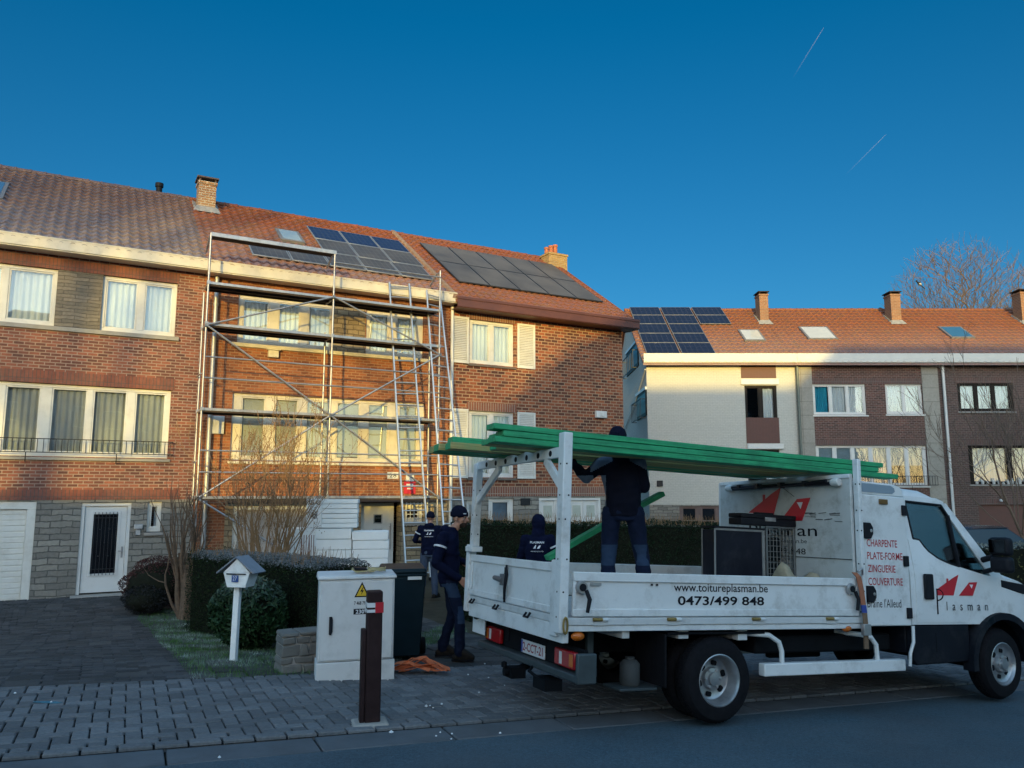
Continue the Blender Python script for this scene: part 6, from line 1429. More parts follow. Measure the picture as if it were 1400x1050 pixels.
for y0, y1 in ((.10, .42), (1.67, 1.99)):
    m = MB(); m.prism([(4.0, 1.13), (4.30, 1.0), (4.41, .84), (4.385, .80), (4.0, .86)] if 0 else [(4.08, 1.16), (4.30, 1.05), (4.405, .84), (4.30, .83), (4.10, .95)], 1, y0, y1); m.build('headlight', pm('headlight_lens', (.03,.035,.04), .08, var=.1, rvar=0), TK, bevel=.02)
m = MB(); m.prism([(3.74, 1.225), (4.12, 1.18), (4.12, 1.08), (3.98, 1.10), (3.74, 1.15)], 1, .015+sideY(3.9, 1.15)-.02, sideY(3.9, 1.2)+.04); m.build('lamp_band', BLACKP, TK, bevel=.01)
B('grille', BLACKP, [(4.30, 4.40, .55, 1.54, .82, 1.0)], bevel=.01)
B('cowl', BLACKP, [(3.745, 3.86, .22, 1.87, 1.30, 1.345)], bevel=.01)
# mirror
m = MB(); m.box(3.44, 3.56, -.27, -.06, 1.47, 1.655); m.box(3.44, 3.56, -.27, -.06, 1.30, 1.462); mr = m.build('mirror', BLACKP, TK, bevel=.04, seg=3); q = MB(); q.box(3.432, 3.4385, -.25, -.08, 1.50, 1.63); q.build('mirror_glass', pm('mirror_glass', (.07,.08,.10), .08, metal=1, var=.02, rvar=0), mr); q = MB(); q.tube([(3.52, -.08, 1.46), (3.52, .06, 1.42)], .03, 8); q.tube([(3.52, -.08, 1.34), (3.52, .05, 1.30)], .025, 8); q.build('mirror_arm', BLACKP, mr, smooth=50)
# chassis and running gear
B('chassis_rail', CHAS, [(-1.25, 4.2, .62, .70, .50, .70)]); B('chassis_rail', CHAS, [(-1.25, 4.2, 1.39, 1.47, .50, .70)])
B('axle', CHAS, [(.0, .18, .4, 1.7, .27, .41)], bevel=.05); B('axle', CHAS, [(3.62, 3.78, .3, 1.8, .30, .41)], bevel=.05)
B('engine_block', CHAS, [(3.0, 4.1, .55, 1.55, .42, 1.1)], bevel=.05); B('fuel_tank', CHAS, [(.9, 1.9, 1.5, 1.95, .36, .66)], bevel=.05); B('battery_box', CHAS, [(1.1, 1.75, .55, .62, .42, .70), (.62, 2.3, .2, .5, .52, .68)], bevel=.02)
B('mudguard', CHAS, [(-.42, .60, .04, .48, .715, .735)]); B('mudguard', CHAS, [(-.42, .60, 1.6, 2.05, .715, .735)]); B('mud_flap', RUBBER, [(-.45, -.43, .04, .48, .30, .72)]); B('mud_flap', RUBBER, [(-.45, -.43, 1.6, 2.05, .30, .72)])
RIMM = pm('steel_rim', (.36,.37,.38), .35, metal=.7, var=.2, scale=12, dirt=(.09,.09,.09), dirt_amt=.6)
def wheel(l, z, y, wd, s, dish, name='wheel', tilt=0):
    "y = outer face, s = +1 towards the far side; dish = depth of the centre from the outer face"
    root = bpy.data.objects.new(name, None); COL.objects.link(root); root.parent = TK; root.location = (l, y, z); root.rotation_euler = (0, 0, tilt)
    R_ = WR; pr = [(.205, .02), (.215, .0), (.255, -.004), (.285, .002), (.315, .006), (.333, .03), (R_, .05), (R_, wd-.05), (.333, wd-.03), (.30, wd), (.215, wd), (.2, wd-.02)]
    m = MB(); m.lathe([(r, s*t) for r, t in pr], (0, 0, 0), (0, 1, 0), 48)
    for k in range(60):                   # tread blocks
        a = 2*math.pi*k/60
        for j in range(3):
            t0 = .055+(wd-.11)*j/3; c, sn = math.cos(a+.03*j), math.sin(a+.03*j); p = [Vector((c*r-sn*u, s*t, sn*r+c*u)) for u in (-.011, .011) for r in (R_-.004, R_+.006) for t in (t0, t0+(wd-.11)/3-.012)]
            m.hexa([p[0], p[1], p[5], p[4]], [p[2], p[3], p[7], p[6]])
    m.build('tyre', RUBBER, root, smooth=35)
    rim = [(.212, .015), (.216, .004), (.205, .0), (.198, .012), (.19, .03), (.186, dish*.55), (.17, dish*.9), (.15, dish), (.095, dish*.98), (.085, dish*.75 if dish > .1 else dish-.035), (.055, dish*.72 if dish > .1 else dish-.04), (.05, dish*.55 if dish > .1 else dish-.06), (0, dish*.53 if dish > .1 else dish-.062)]
    m = MB(); m.lathe([(r, s*t) for r, t in rim], (0, 0, 0), (0, 1, 0), 48); m.cur = 1; q = m
    for k in range(6):
        a = 2*math.pi*k/6+.3; c, sn = math.cos(a), math.sin(a); yy = s*(dish*.93-.006); 
        P = [(c*.128-sn*u*.026+c*v*.020, yy, sn*.128+c*u*.026+sn*v*.020) for u, v in ((-1,-.6), (-.6,-1), (.6,-1), (1,-.6), (1,.6), (.6,1), (-.6,1), (-1,.6))]; q.add(P+[(x, y_+s*.012, z_) for x, y_, z_ in P], [tuple(range(8)), tuple(range(15, 7, -1))]+[(i, (i+1) % 8, 8+(i+1) % 8, 8+i) for i in range(8)])
    m.cur = 2
    for k in range(6): a = 2*math.pi*k/6; q.lathe([(0, -.016), (.012, -.014), (.013, .0)], (math.cos(a)*.075, s*(dish*.76 if dish > .1 else dish-.036), math.sin(a)*.075), (0, s, 0), 6)
    m.build('rim', [RIMM, CHAS, STEEL], root, smooth=35); return root
wheel(.09, .345, .02, .20, 1, .125); wheel(.09, .345, .245, .20, 1, .03); wheel(.09, .345, 2.09, .20, -1, .125); wheel(.09, .345, 1.865, .20, -1, .03)
wheel(WC[0], WC[1], .035, .20, 1, .045, tilt=R(4)); wheel(WC[0], WC[1], 2.055, .20, -1, .045, tilt=R(4))
B('wheel_well', CHAS, [(3.24, 4.16, .32, .34, .42, .9)], bevel=0)
# under-bed fittings
SBR = B('side_guard', TP, [(.57, 2.28, .02, .10, .36, .465)], bevel=.008)
m = MB(); m.tube([(.40, .30, .70), (.50, .08, .71), (.66, .06, .70), (.77, .06, .64), (.80, .06, .56), (.80, .06, .466)], .022, 10); m.build('guard_arm', TP, TK, smooth=50); m = MB(); m.tube([(1.68, .3, .69), (1.78, .08, .69), (1.88, .06, .67), (1.945, .06, .60), (1.955, .06, .466)], .022, 10); m.build('guard_arm', TP, TK, smooth=50)
m = MB(); m.tube([(2.42, .035, .77), (2.41, .03, .62), (2.36, .03, .52), (2.345, .03, .40)], .016, 8); m.build('flap_edge', TP, TK, smooth=50)
for l, z in ((-1.27, .715), (1.555, .755)):
    m = MB(); m.lathe([(0, -.028), (.03, -.024), (.046, -.008), (.05, 0)], (0, 0, 0), (0, 1, 0), 18); o = m.build('side_marker', AMBER, TK, smooth=50); o.location = (l, .035, z); o.scale = (1.2, 1, .7)
m = MB(); m.tube([(-1.405+.03*math.cos(a)*.6, -.012, .80+.06*math.sin(a)) for a in [i*math.pi/8 for i in range(17)]], .009, 6); m.build('lashing_ring', pm('rusty_hinge', (.25,.17,.05), .6), TK, smooth=50)
m = MB(); m.lathe([(0, 0), (.075, .0), (.085, .015), (.085, .17), (.06, .20), (.04, .205), (.04, .225), (0, .225)], (-.62, .30, .285), (0, 0, 1), 20); m.build('air_tank', pm('grey_tank', (.06,.065,.065), .6, var=.2), TK, smooth=40); B('tank_tray', TEALB, [(-.80, -.44, .16, .44, .262, .284)])
B('hanging_bracket', TEALB, [(-1.03, -.97, .3, .34, .42, .74), (-1.06, -.94, .29, .35, .36, .43)])
# rear: lamp panel, bumper bar, plate, hitch
B('lamp_panel', CHAS, [(-1.24, -1.2, -.02, 1.98, .44, .615)], bevel=.006); B('bumper_bar', TEALB, [(-1.32, -1.18, -.04, 1.99, .375, .435)], bevel=.012); B('bumper_bar', TEALB, [(-1.33, -1.16, -.085, -.042, .375, .60)], bevel=.012)
for y0, y1 in ((.055, .40), (1.52, 1.88)):
    o = B('tail_lamp', REDL, [(-1.285, -1.242, y0, y1, .455, .590)], bevel=.012); c = (y0+y1)/2; B('reverse_lens', pm('clear_lens', (.55,.52,.5), .2), [(-1.29, -1.2855, c+.03, c+.075, .475, .57)], o, bevel=.004); B('indicator_lens', AMBER, [(-1.29, -1.2855, y0+.02, y0+.08, .475, .57)] if y0 < 1 else [(-1.29, -1.2855, y1-.08, y1-.02, .475, .57)], o, bevel=.004)
npb = B('number_plate', pm('plate_white', (.62,.61,.6), .4, var=.04), [(-1.256, -1.245, .63, 1.10, .448, .560)], bevel=.003)
put_text('2-CCT-21', hbM(-1.2575), -1.06, -.66, .468, .542, pm('plate_red', (.28,.02,.03), .5), npb, bold=.02); B('plate_flag', pm('plate_blue', (.02,.05,.28), .4), [(-1.2575, -1.2565, 1.065, 1.095, .452, .556)], npb, bevel=0)
m = MB(); m.tube([(-1.2, 1.0, .36), (-1.36, 1.0, .30), (-1.46, 1.0, .30)], .035, 10); m.lathe([(0, -.03), (.025, -.02), (.025, .02), (0, .03)], (-1.46, 1.0, .36), (0, 0, 1), 12); m.box(-1.42, -1.28, .93, 1.07, .25, .34); m.box(-1.36, -1.2, .4, .62, .24, .33); m.tube([(-1.25, .8, .4), (-1.38, .66, .36), (-1.33, .5, .3)], .014, 6); m.build('tow_hitch', CHAS, TK, smooth=45)
m = MB(); m.box(-1.33, -1.32, 1.80, 2.12, .50, .66); m.box(-1.32, -1.1, 2.10, 2.115, .50, .75); m.build('rear_flap', TP, TK, bevel=.004); m = MB(); m.lathe([(0, -.02), (.045, -.02), (.05, 0), (.045, .02), (0, .02)], (-1.345, 1.98, .68), (1, 0, 0), 16); m.build('cable_reel', BLACKP, TK, smooth=40)
# ---- things carried by the truck
def tl(l, w_, h): return TM @ Vector((l, w_, h))
def timber_mat():
    t = NT('green_stained_timber'); g = t.n('ShaderNodeNewGeometry'); n1 = t.noise(3, 5, .7); at = t.n('ShaderNodeAttribute', attribute_name='bare')
    mp = t.n('ShaderNodeMapping'); mp.inputs['Scale'].default_value = (1.2, 40, 40); t.l(t.tc.outputs['Object'], mp.inputs[0]); n2 = t.noise(1, 5, .7, mp.outputs[0])
    gr = t.ramp(n2.outputs[0], [(.25, (.007,.15,.060)), (.75, (.032,.47,.19))]).outputs[0]; br_ = t.ramp(n2.outputs[0], [(.3, (.22,.18,.05)), (.7, (.46,.36,.13))]).outputs[0]
    f = t.math('MULTIPLY', at.outputs['Fac'], t.ramp(n1.outputs[0], [(.3, (.55,)*3), (.6, (1,1,1))]).outputs[0]); gr = t.mix(t.ramp(n1.outputs[0], [(.42, (0,0,0)), (.68, (.6,)*3)]).outputs[0], gr, (.008,.115,.05)); t.col(t.mix(f, gr, br_)); t.set(Roughness=.6); t.bump(n2.outputs[0], .25, .006); return t.mat
TIM = timber_mat()
def beam(A, B_, wd, th, label, bare=(), up=None, group='green timber beams on the truck'):
    "A, B_: world centres of the ends; bare: faces left unstained"
    x = (B_-A).normalized(); u = (up or TU); y = u.cross(x).normalized(); z = x.cross(y); L = (B_-A).length
    M = frame((A+B_)/2, x, y, z); rnd = random.Random(label); m = MB(); NS = 10; b1, b2 = rnd.uniform(-.022, .022), rnd.uniform(-.008, .008); V = []; F = []
    for i in range(NS+1):
        t = 2*i/NS-1; dy, dz = b1*(1-t*t), b2*(1-t*t)
        for a, b in ((-1,-1), (1,-1), (1,1), (-1,1)): V.append((t*L/2, a*wd/2+dy, b*th/2+dz))
    for i in range(NS):
        for k in range(4): F.append((i*4+k, i*4+(k+1) % 4, i*4+4+(k+1) % 4, i*4+4+k))
    F.append((3, 2, 1, 0)); F.append(tuple(NS*4+k for k in range(4))); m.add(V, F)
    o = m.build('timber_beam', TIM, None, bevel=.004, seg=1); o.matrix_world = M; tag(o, label, 'beam', group)
    nm = {'bottom': (0,0,-1), 'near': (0,-1,0), 'top': (0,0,1), 'far': (0,1,0), 'end': (-1,0,0)}
    vals = [0.0]*len(o.data.polygons)
    for k, p in enumerate(o.data.polygons):
        for b in bare:
            if Vector(nm[b]).dot(p.normal) > .8: vals[k] = 1.0
    at = o.data.attributes.new('bare', 'FLOAT', 'FACE'); at.data.foreach_set('value', vals); return o
def rackbeam(l0, w0, l1, w1, h, wd, th, label, bare=()): return beam(tl(l0, w0, h+th/2), tl(l1, w1, h+th/2), wd, th, label, bare)
rackbeam(-1.93, .39, 2.63, .37, 2.212, .17, .048, 'lowest green beam of the near stack, its tip nearest the cab', ())
rackbeam(-1.86, .385, 2.36, .375, 2.264, .17, .048, 'middle green beam of the near stack on the rack'); rackbeam(-1.95, .38, 2.43, .38, 2.316, .17, .048, 'top green beam of the near stack, highest on the rack')
rackbeam(-1.90, .60, 2.30, .57, 2.212, .17, .048, 'green beam lying flat just behind the near stack', ('bottom',)); rackbeam(-1.83, .61, 2.2, .58, 2.264, .17, .048, 'green beam stacked upon the flat one behind the near stack')
rackbeam(-1.7, .90, 1.95, .80, 2.212, .17, .05, 'bare bottomed beam in the middle of the rack', ('bottom', 'near')); rackbeam(-2.03, 1.18, 1.9, 1.0, 2.212, .17, .062, 'beam third from the far side of the rack, brown below', ('bottom', 'near'))
rackbeam(-2.06, 1.42, 1.86, 1.19, 2.212, .17, .066, 'beam with a brown side at the far side of the rack', ('near',)); rackbeam(-2.04, 1.62, 1.80, 1.40, 2.212, .17, .066, 'farthest beam on the rack, sticking out beyond the tailgate', ('near', 'end')); rackbeam(-1.97, 1.30, 1.8, 1.1, 2.28, .17, .06, 'green beam lying on top of the two far beams', ())
def tside(px, py, w_): 
    p = onplane(px, py, tl(0, w_, 0), TWd); return p
beam(tside(748, 763, 1.25), tside(905, 675, 1.25), .10, .05, 'single green beam slanting up behind the man on the truck bed', (), up=TU, group='green timber beams on the truck')
# crate, cage, toolbox, sack
def carried(name, l, w_, h, label, cat, sy=1.0): return empty(name, TM @ Matrix.Translation((l, w_, h)) @ Matrix.Diagonal((1, sy, 1, 1)), label, cat)
FL = .860
CR = carried('panel_crate', .66, .80, FL, 'black panelled crate with worn grey edges standing on the truck bed', 'crate', .36)
B('panel', pm('black_panel', (.012,.014,.022), .35, var=.3, scale=4, dirt=(.05,.05,.06), dirt_amt=.5), [(.02, .60, .012, .03, .01, .75), (.012, .03, .03, .55, .01, .75), (.60, .618, .03, .55, .01, .75), (.03, .6, .55, .565, .01, .75)], CR, bevel=.004); B('edge_frame', pm('worn_edge', (.20,.20,.19), .6, var=.3, scale=9), [(0, .02, 0, .02, 0, .76)], CR, bevel=.003); B('edge_frame', pm('worn_edge', (.20,.20,.19), .6, var=.3, scale=9), [(.60, .635, 0, .02, 0, .76)], CR, bevel=.003); B('edge_frame', pm('worn_edge', (.20,.20,.19), .6, var=.3, scale=9), [(.02, .60, 0, .015, .745, .765)], CR, bevel=.003); B('edge_frame', pm('worn_edge', (.20,.20,.19), .6, var=.3, scale=9), [(0, .02, .55, .57, 0, .76)], CR, bevel=.003); B('edge_frame', pm('worn_edge', (.20,.20,.19), .6, var=.3, scale=9), [(.61, .635, .55, .57, 0, .76)], CR, bevel=.003)
B('lid', BLACKP, [(.0, .64, -.01, .58, .766, .785)], CR, bevel=.004)
CG = carried('wire_cage', 1.315, .80, FL, 'grey wire mesh cage beside the black crate on the truck bed', 'cage')
m = MB(); x1, z1 = .36, .78
for k in range(9): x = x1*k/8; m.tube([(x, 0, 0), (x, 0, z1)], .004, 4)
for k in range(15): z = z1*k/14; m.tube([(0, 0, z), (x1, 0, z)], .004, 4); m.tube([(x1, 0, z), (x1, .5, z)], .004, 4)
for k in range(10): y = .5*k/9; m.tube([(x1, y, 0), (x1, y, z1)], .004, 4)
m.build('mesh', pm('grey_wire', (.16,.17,.17), .5, metal=.5), CG, smooth=50)
B('frame', pm('grey_wire', (.16,.17,.17), .5), [(-.01, .01, -.012, .01, 0, z1+.01), (x1-.01, x1+.012, -.012, .01, 0, z1+.01), (-.01, x1+.012, -.012, .01, z1+.011, z1+.03), (x1-.01, x1+.012, .5, .52, 0, z1)], CG, bevel=.003); B('contents', pm('dark_tool_bags', (.012,.016,.018), .7, var=.4), [(.05, .32, .12, .45, .005, .45), (.10, .30, .1, .4, .46, .70)], CG, bevel=.03)
TB = carried('toolbox', .98, .78, FL+.812, 'black toolbox with a grey clasp lying on top of the crate and cage', 'toolbox', .55)
B('case', BLACKP, [(0, .72, .0, .36, 0, .07)], TB, bevel=.012); B('lid', BLACKP, [(.0, .73, -.005, .365, .073, .115)], TB, bevel=.012); B('clasp', STEEL, [(.30, .44, -.018, -.004, .045, .085)], TB, bevel=.004); B('handle', BLACKP, [(.25, .48, .12, .2, .116, .135)], TB, bevel=.006)
B('paper', WHITE, [(.06, .2, .1, .3, .116, .122)], TB, bevel=.002)
SK = carried('sack', 1.20, .34, FL, 'beige cloth sack slumped against the front of the truck bed', 'sack')
m = MB(); n1, n2 = 22, 9; rnd = random.Random(9); V = []
for i in range(n1):
    t = i/(n1-1); 
    for j in range(n2):
        a = math.pi*j/(n2-1); h = (.37+.06*math.sin(t*7+1)+.03*math.sin(t*17))*(1-.18*t*t)+.015*math.sin(j*2.1+t*9); V.append((t*.47, .16-math.cos(a)*(.17+.02*math.sin(t*13+j)), max(.0, math.sin(a)*h)+.002))
F = [(i*n2+j, i*n2+j+1, (i+1)*n2+j+1, (i+1)*n2+j) for i in range(n1-1) for j in range(n2-1)]+[tuple(range(n2)), tuple((n1-1)*n2+j for j in range(n2))]+[tuple([i*n2 for i in range(n1)]+[i*n2+n2-1 for i in reversed(range(n1))])]
m.add(V, F); m.build('cloth', pm('beige_sackcloth', (.33,.28,.19), .9, var=.2, scale=8, bump=.4), SK, smooth=60)
# ratchet strap at the front corner of the side board
RS = carried('ratchet_strap', 1.66, -.012, 0, 'orange and blue ratchet strap hanging by the locker at the bed corner', 'strap')
m = MB(); ribbon(m, [(-.03, .0, 1.26), (.0, -.02, 1.22), (.02, -.028, 1.1), (.035, -.03, .97)], .06, .008, [(1, 0, 0)]*4); m.build('orange_strap', pm('faded_orange_strap', (.34,.12,.06), .8, var=.2), RS, smooth=50)
m = MB(); ribbon(m, [(.035, -.03, .968), (.045, -.03, .90)], .06, .009, [(1, 0, 0)]*2); m.build('blue_strap', pm('blue_strap', (.03,.06,.28), .7), RS); m = MB(); ribbon(m, [(.045, -.03, .898), (.055, -.028, .80), (.05, -.03, .72), (.05, -.03, .58)], .05, .014, [(1, 0, 0)]*4); m.build('webbing_tail', pm('dirty_strap', (.16,.10,.06), .85, var=.4, scale=20), RS, smooth=50); m = MB(); m.box(.0, .09, -.06, -.02, .70, .80); m.tube([(-.02, -.03, 1.27), (.03, -.04, 1.30), (.05, -.02, 1.24)], .012, 6); m.build('ratchet', STEEL, RS, bevel=.008)
# ================================================================== PEOPLE
from mathutils.bvhtree import BVHTree
def cap(m, p, q, r0, r1, n=12):
    p = Vector(p); q = Vector(q); L = (q-p).length; pr = [(0.0005, -r0)]+[(r0*math.cos(a), -r0*math.sin(a)) for a in (1.1, .6, .0)]+[(r1*math.cos(a), L+r1*math.sin(a)) for a in (0, .6, 1.1)]+[(0.0005, L+r1)]
    m.lathe(pr, p, q-p, n)
def ell(m, c, r, n=14, M=None):
    k = 9; c = Vector(c); vs = []; fs = []
    for i in range(k+1):
        t = math.pi*i/k
        for j in range(n):
            a = 2*math.pi*j/n; v = Vector((math.sin(t)*math.cos(a)*r[0], math.sin(t)*math.sin(a)*r[1], math.cos(t)*r[2])); vs.append(c+((M @ v) if M else v))
    for i in range(k):
        for j in range(n): fs.append((i*n+j, i*n+(j+1) % n, (i+1)*n+(j+1) % n, (i+1)*n+j))
    m.add(vs, fs)
def loft(m, secs, n=18):                 # secs: (centre, x radius, y radius, yaw)
    vs = []; fs = []
    for c, rx_, ry_, yw in secs:
        for j in range(n):
            a = 2*math.pi*j/n; x = math.copysign(abs(math.cos(a))**.85, math.cos(a))*rx_; y = math.copysign(abs(math.sin(a))**.85, math.sin(a))*ry_; vs.append((c[0]+x*math.cos(yw)-y*math.sin(yw), c[1]+x*math.sin(yw)+y*math.cos(yw), c[2]))
    for i in range(len(secs)-1):
        for j in range(n): fs.append((i*n+j, i*n+(j+1) % n, (i+1)*n+(j+1) % n, (i+1)*n+j))
    fs.append(tuple(range(n-1, -1, -1))); fs.append(tuple((len(secs)-1)*n+j for j in range(n))); m.add(vs, fs)
def fuse(name, m, mats, parent, vox, wr=0.0, wf=16, sm=3, regions=None, seed=1):
    "one continuous surface from the overlapping shapes in m"
    o = m.build(name, mats, parent); o.modifiers.clear()
    r = o.modifiers.new('r', 'REMESH'); r.mode = 'VOXEL'; r.voxel_size = vox
    s = o.modifiers.new('s', 'SMOOTH'); s.factor = .5; s.iterations = sm
    dg = bpy.context.evaluated_depsgraph_get(); dg.update(); me = bpy.data.meshes.new_from_object(o.evaluated_get(dg)); o.modifiers.clear(); old = o.data; o.data = me; bpy.data.meshes.remove(old); me.name = name
    n = len(me.vertices); co = np.empty(n*3, dtype=np.float32); me.vertices.foreach_get('co', co); co = co.reshape(-1, 3)
    if wr:
        no = np.empty(n*3, dtype=np.float32); me.vertex_normals.foreach_get('vector', no); no = no.reshape(-1, 3)
        q = co*np.array([1, 1, 2.0]); d = np.abs(noise3(q, wf, seed))*-2+.5*noise3(q, wf*2.2, seed+3); co = co+no*(d*wr)[:, None]; me.vertices.foreach_set('co', co.ravel().astype(np.float32))
    me.materials.clear()
    for x in (mats if isinstance(mats, (list, tuple)) else [mats]): me.materials.append(x)
    if regions:
        c = np.empty(len(me.polygons)*3, dtype=np.float32); me.polygons.foreach_get('center', c); me.polygons.foreach_set('material_index', regions(c.reshape(-1, 3)).astype(np.int32))
    me.polygons.foreach_set('use_smooth', np.ones(len(me.polygons), dtype=bool)); me.update(); return o
def hand(m, w_, d, nrm_, ts, curl=.5, k=1.0):
    "w_: wrist, d: pointing direction, nrm_: palm normal, ts: towards the thumb side"
    w_ = Vector(w_); d = Vector(d).normalized(); nrm_ = Vector(nrm_); nrm_ = (nrm_-d*nrm_.dot(d)).normalized(); t = Vector(ts); t = (t-d*t.dot(d)-nrm_*t.dot(nrm_)).normalized()
    for i in range(4): o = t*(.030-.020*i); cap(m, w_+o*.6, w_+d*.088+o, .017, .012, 8)
    for i, L in enumerate((.072, .080, .074, .058)):
        p = w_+d*.090+t*(.034-.0225*i); a = curl*.5; dd = d.copy()
        for j, f in enumerate((.45, .31, .24)):
            ca = a*(j+1)*(.75+.09*i); dv = d*math.cos(ca)+nrm_*math.sin(ca)+t*.05*(1.5-i); q = p+dv.normalized()*L*f; cap(m, p, q, .0086-.0007*j, .0080-.0007*j, 8); p = q
    p = w_+d*.028+t*.026; q = p+(d*.55+t*.75+nrm_*.25).normalized()*.04; cap(m, p, q, .014, .011, 8); cap(m, q, q+(d*.8+t*.25+nrm_*.5).normalized()*.034, .0105, .009, 8)
SKIN = pm('skin', (.40,.20,.13), .5, var=.08, scale=14, spec=.3); BEARD = pm('beard', (.05,.032,.024), .85, var=.3, scale=60)
NAVY = pm('navy_fleece', (.004,.006,.022), .9, var=.25, scale=10, bump=.2, bscale=90); NAVYT = pm('navy_work_trousers', (.008,.013,.032), .85, var=.25, scale=10); JEANS = pm('blue_jeans', (.035,.055,.095), .85, var=.3, scale=7)
GREYB = pm('grey_blue_panel', (.085,.11,.15), .85, var=.15); KNEE = pm('knee_patch_blue', (.025,.045,.085), .85, var=.2); BOOT = pm('work_boot', (.020,.016,.013), .6, var=.3, scale=20); BEAN = pm('dark_beanie', (.006,.007,.018), .95, var=.3, scale=60, bump=.4, bscale=120); REFL = pm('reflective_stripe', (.62,.62,.64), .4, var=.05)
def person(M, label, J, jacket=NAVY, trousers=NAVYT, head_yaw=0.0, hood=False, beanie=True, jreg=None, jmats=None, treg=None, tmats=None, stripe=(), logo_=False, beard=False, hands=None, lg=1.0):
    root = empty('person', M, label, 'person')
    def V3(k): return Vector(J[k])
    def side(k): return (V3('sh'+k), V3('el'+k), V3('wr'+k)), (V3('hp'+k), V3('kn'+k), V3('an'+k), V3('to'+k))
    pel, che, nek, hed = V3('pel'), V3('che'), V3('nek'), V3('hed'); yw = J.get('yaw', 0)
    HM_ = Matrix.Rotation(head_yaw, 3, 'Z') @ Matrix.Rotation(J.get('nod', 0), 3, 'X')
    def hd(x, y, z): return hed+HM_ @ Vector((x, y, z))
    # --- body: head, neck, trunk, limbs and hands in one surface
    m = MB(); ell(m, hed+HM_ @ Vector((0, -.012, .035)), (.074, .094, .090), M=HM_); ell(m, hd(0, .022, -.045), (.056, .070, .068), M=HM_); ell(m, hd(0, .058, -.085), (.032, .030, .026), M=HM_)
    cap(m, hd(0, .088, .012), hd(0, .112, -.024), .009, .0145, 8); ell(m, hd(0, .098, -.028), (.019, .012, .010), M=HM_)
    ell(m, hd(0, .080, .022), (.052, .014, .012), M=HM_); ell(m, hd(0, .088, -.060), (.024, .008, .007), M=HM_); ell(m, hd(0, .086, -.070), (.021, .008, .006), M=HM_)
    for s in (-1, 1): ell(m, hd(s*.077, -.005, -.012), (.010, .020, .032), M=HM_); ell(m, hd(s*.040, .062, -.022), (.024, .022, .020), M=HM_)
    cap(m, nek-Vector((0, 0, .03)), hed-Vector((0, .01, .07)), .055, .052)
    loft(m, [(pel-Vector((0, 0, .08)), .13, .09, yw), (pel+Vector((0, 0, .08)), .125, .085, yw), (pel.lerp(che, .6), .125, .085, yw), (che, .150, .095, yw), (che.lerp(nek, .62), .14, .075, yw), (nek, .055, .05, yw)])
    for k in 'lr':
        (a, b, c), (h, kn, an, to) = side(k); cap(m, a, b, .045, .038); cap(m, b, c, .038, .026); cap(m, h, kn, .058, .036); cap(m, kn, an, .035, .030); cap(m, an-Vector((0, 0, .03)), to, .032, .026)
        hp = (hands or {}).get(k); dd = (c-b).normalized()
        if hp: hand(m, c, hp[0], hp[1], hp[2], hp[3])
        else: hand(m, c, dd+Vector((0, 0, -.25)), Vector((-1 if k == 'r' else 1, .2, 0)), Vector((0, 1, .1)), .55)
    hz = nek.z
    fuse('body', m, [SKIN, BEARD], root, .0062, sm=2, regions=(lambda c: np.where((np.linalg.norm((c-np.array(hd(0, .065, -.085)))*np.array([1, 1, 1.15]), axis=1) < .058) & (c[:, 2] < hd(0, .1, -.052).z), 1, 0)) if beard else None)
    e = MB()
    for s in (-1, 1): ell(e, hd(s*.030, .0745, .004), (.0115, .008, .0075), 10, M=HM_)
    e.build('eyes', pm('eye_white', (.5,.48,.46), .2), root, smooth=60); e = MB()
    for s in (-1, 1): ell(e, hd(s*.030, .0815, .004), (.005, .003, .005), 8, M=HM_)
    e.build('pupils', IRON, root, smooth=60); e = MB()
    for s in (-1, 1): e.bar(hd(s*.014, .090, .020), hd(s*.048, .078, .021), .008, .006)
    e.build('eyebrows', BEARD, root)
    # --- jacket
    m = MB(); g = .028
    loft(m, [(pel-Vector((0, 0, .10)), .178, .128, yw), (pel+Vector((0, 0, .0)), .182, .132, yw), (pel+Vector((0, 0, .10)), .176, .130, yw), (pel.lerp(che, .55), .178, .134, yw), (che, .196, .140, yw), (che.lerp(nek, .55), .178, .118, yw), (nek+Vector((0, 0, -.02)), .095, .090, yw), (nek+Vector((0, 0, .035)), .082, .082, yw)])
    for k in 'lr':
        (a, b, c), _ = side(k); d = (c-b).normalized(); cap(m, a+Vector((0, 0, -.01)), b, .078, .062); cap(m, b, c-d*.015, .062, .045); cap(m, a, che.lerp(nek, .4), .075, .10)
    if hood: ell(m, hd(0, -.025, .02), (.112, .125, .135), M=HM_); cap(m, nek, hed, .10, .10)
    else: ell(m, nek+Vector((0, -.075, .0)), (.11, .055, .06))
    jk = fuse('jacket', m, jmats or [jacket], root, .011, .012, 14, 3, jreg, seed=int(M.translation.x*10) % 50+2)
    bv = BVHTree.FromPolygons([v.co for v in jk.data.vertices], [p.vertices[:] for p in jk.data.polygons])
    # --- trousers, boots
    m = MB(); loft(m, [(pel+Vector((0, 0, .06)), .160, .118, yw), (pel-Vector((0, 0, .06)), .168, .125, yw), (pel-Vector((0, 0, .14)), .150, .110, yw)])
    for k in 'lr':
        _, (h, kn, an, to) = side(k); cap(m, h, kn, .102*lg, .079*lg); cap(m, kn, kn.lerp(an, .5), .080*lg, .077*lg); cap(m, kn.lerp(an, .5), an+Vector((0, 0, -.01)), .077*lg, .071)
        cap(m, an+Vector((0, 0, .03)), an-Vector((0, -.01, .015)), .068, .066)
    fuse('trousers', m, tmats or [trousers], root, .011, .009, 17, 3, treg, seed=5)
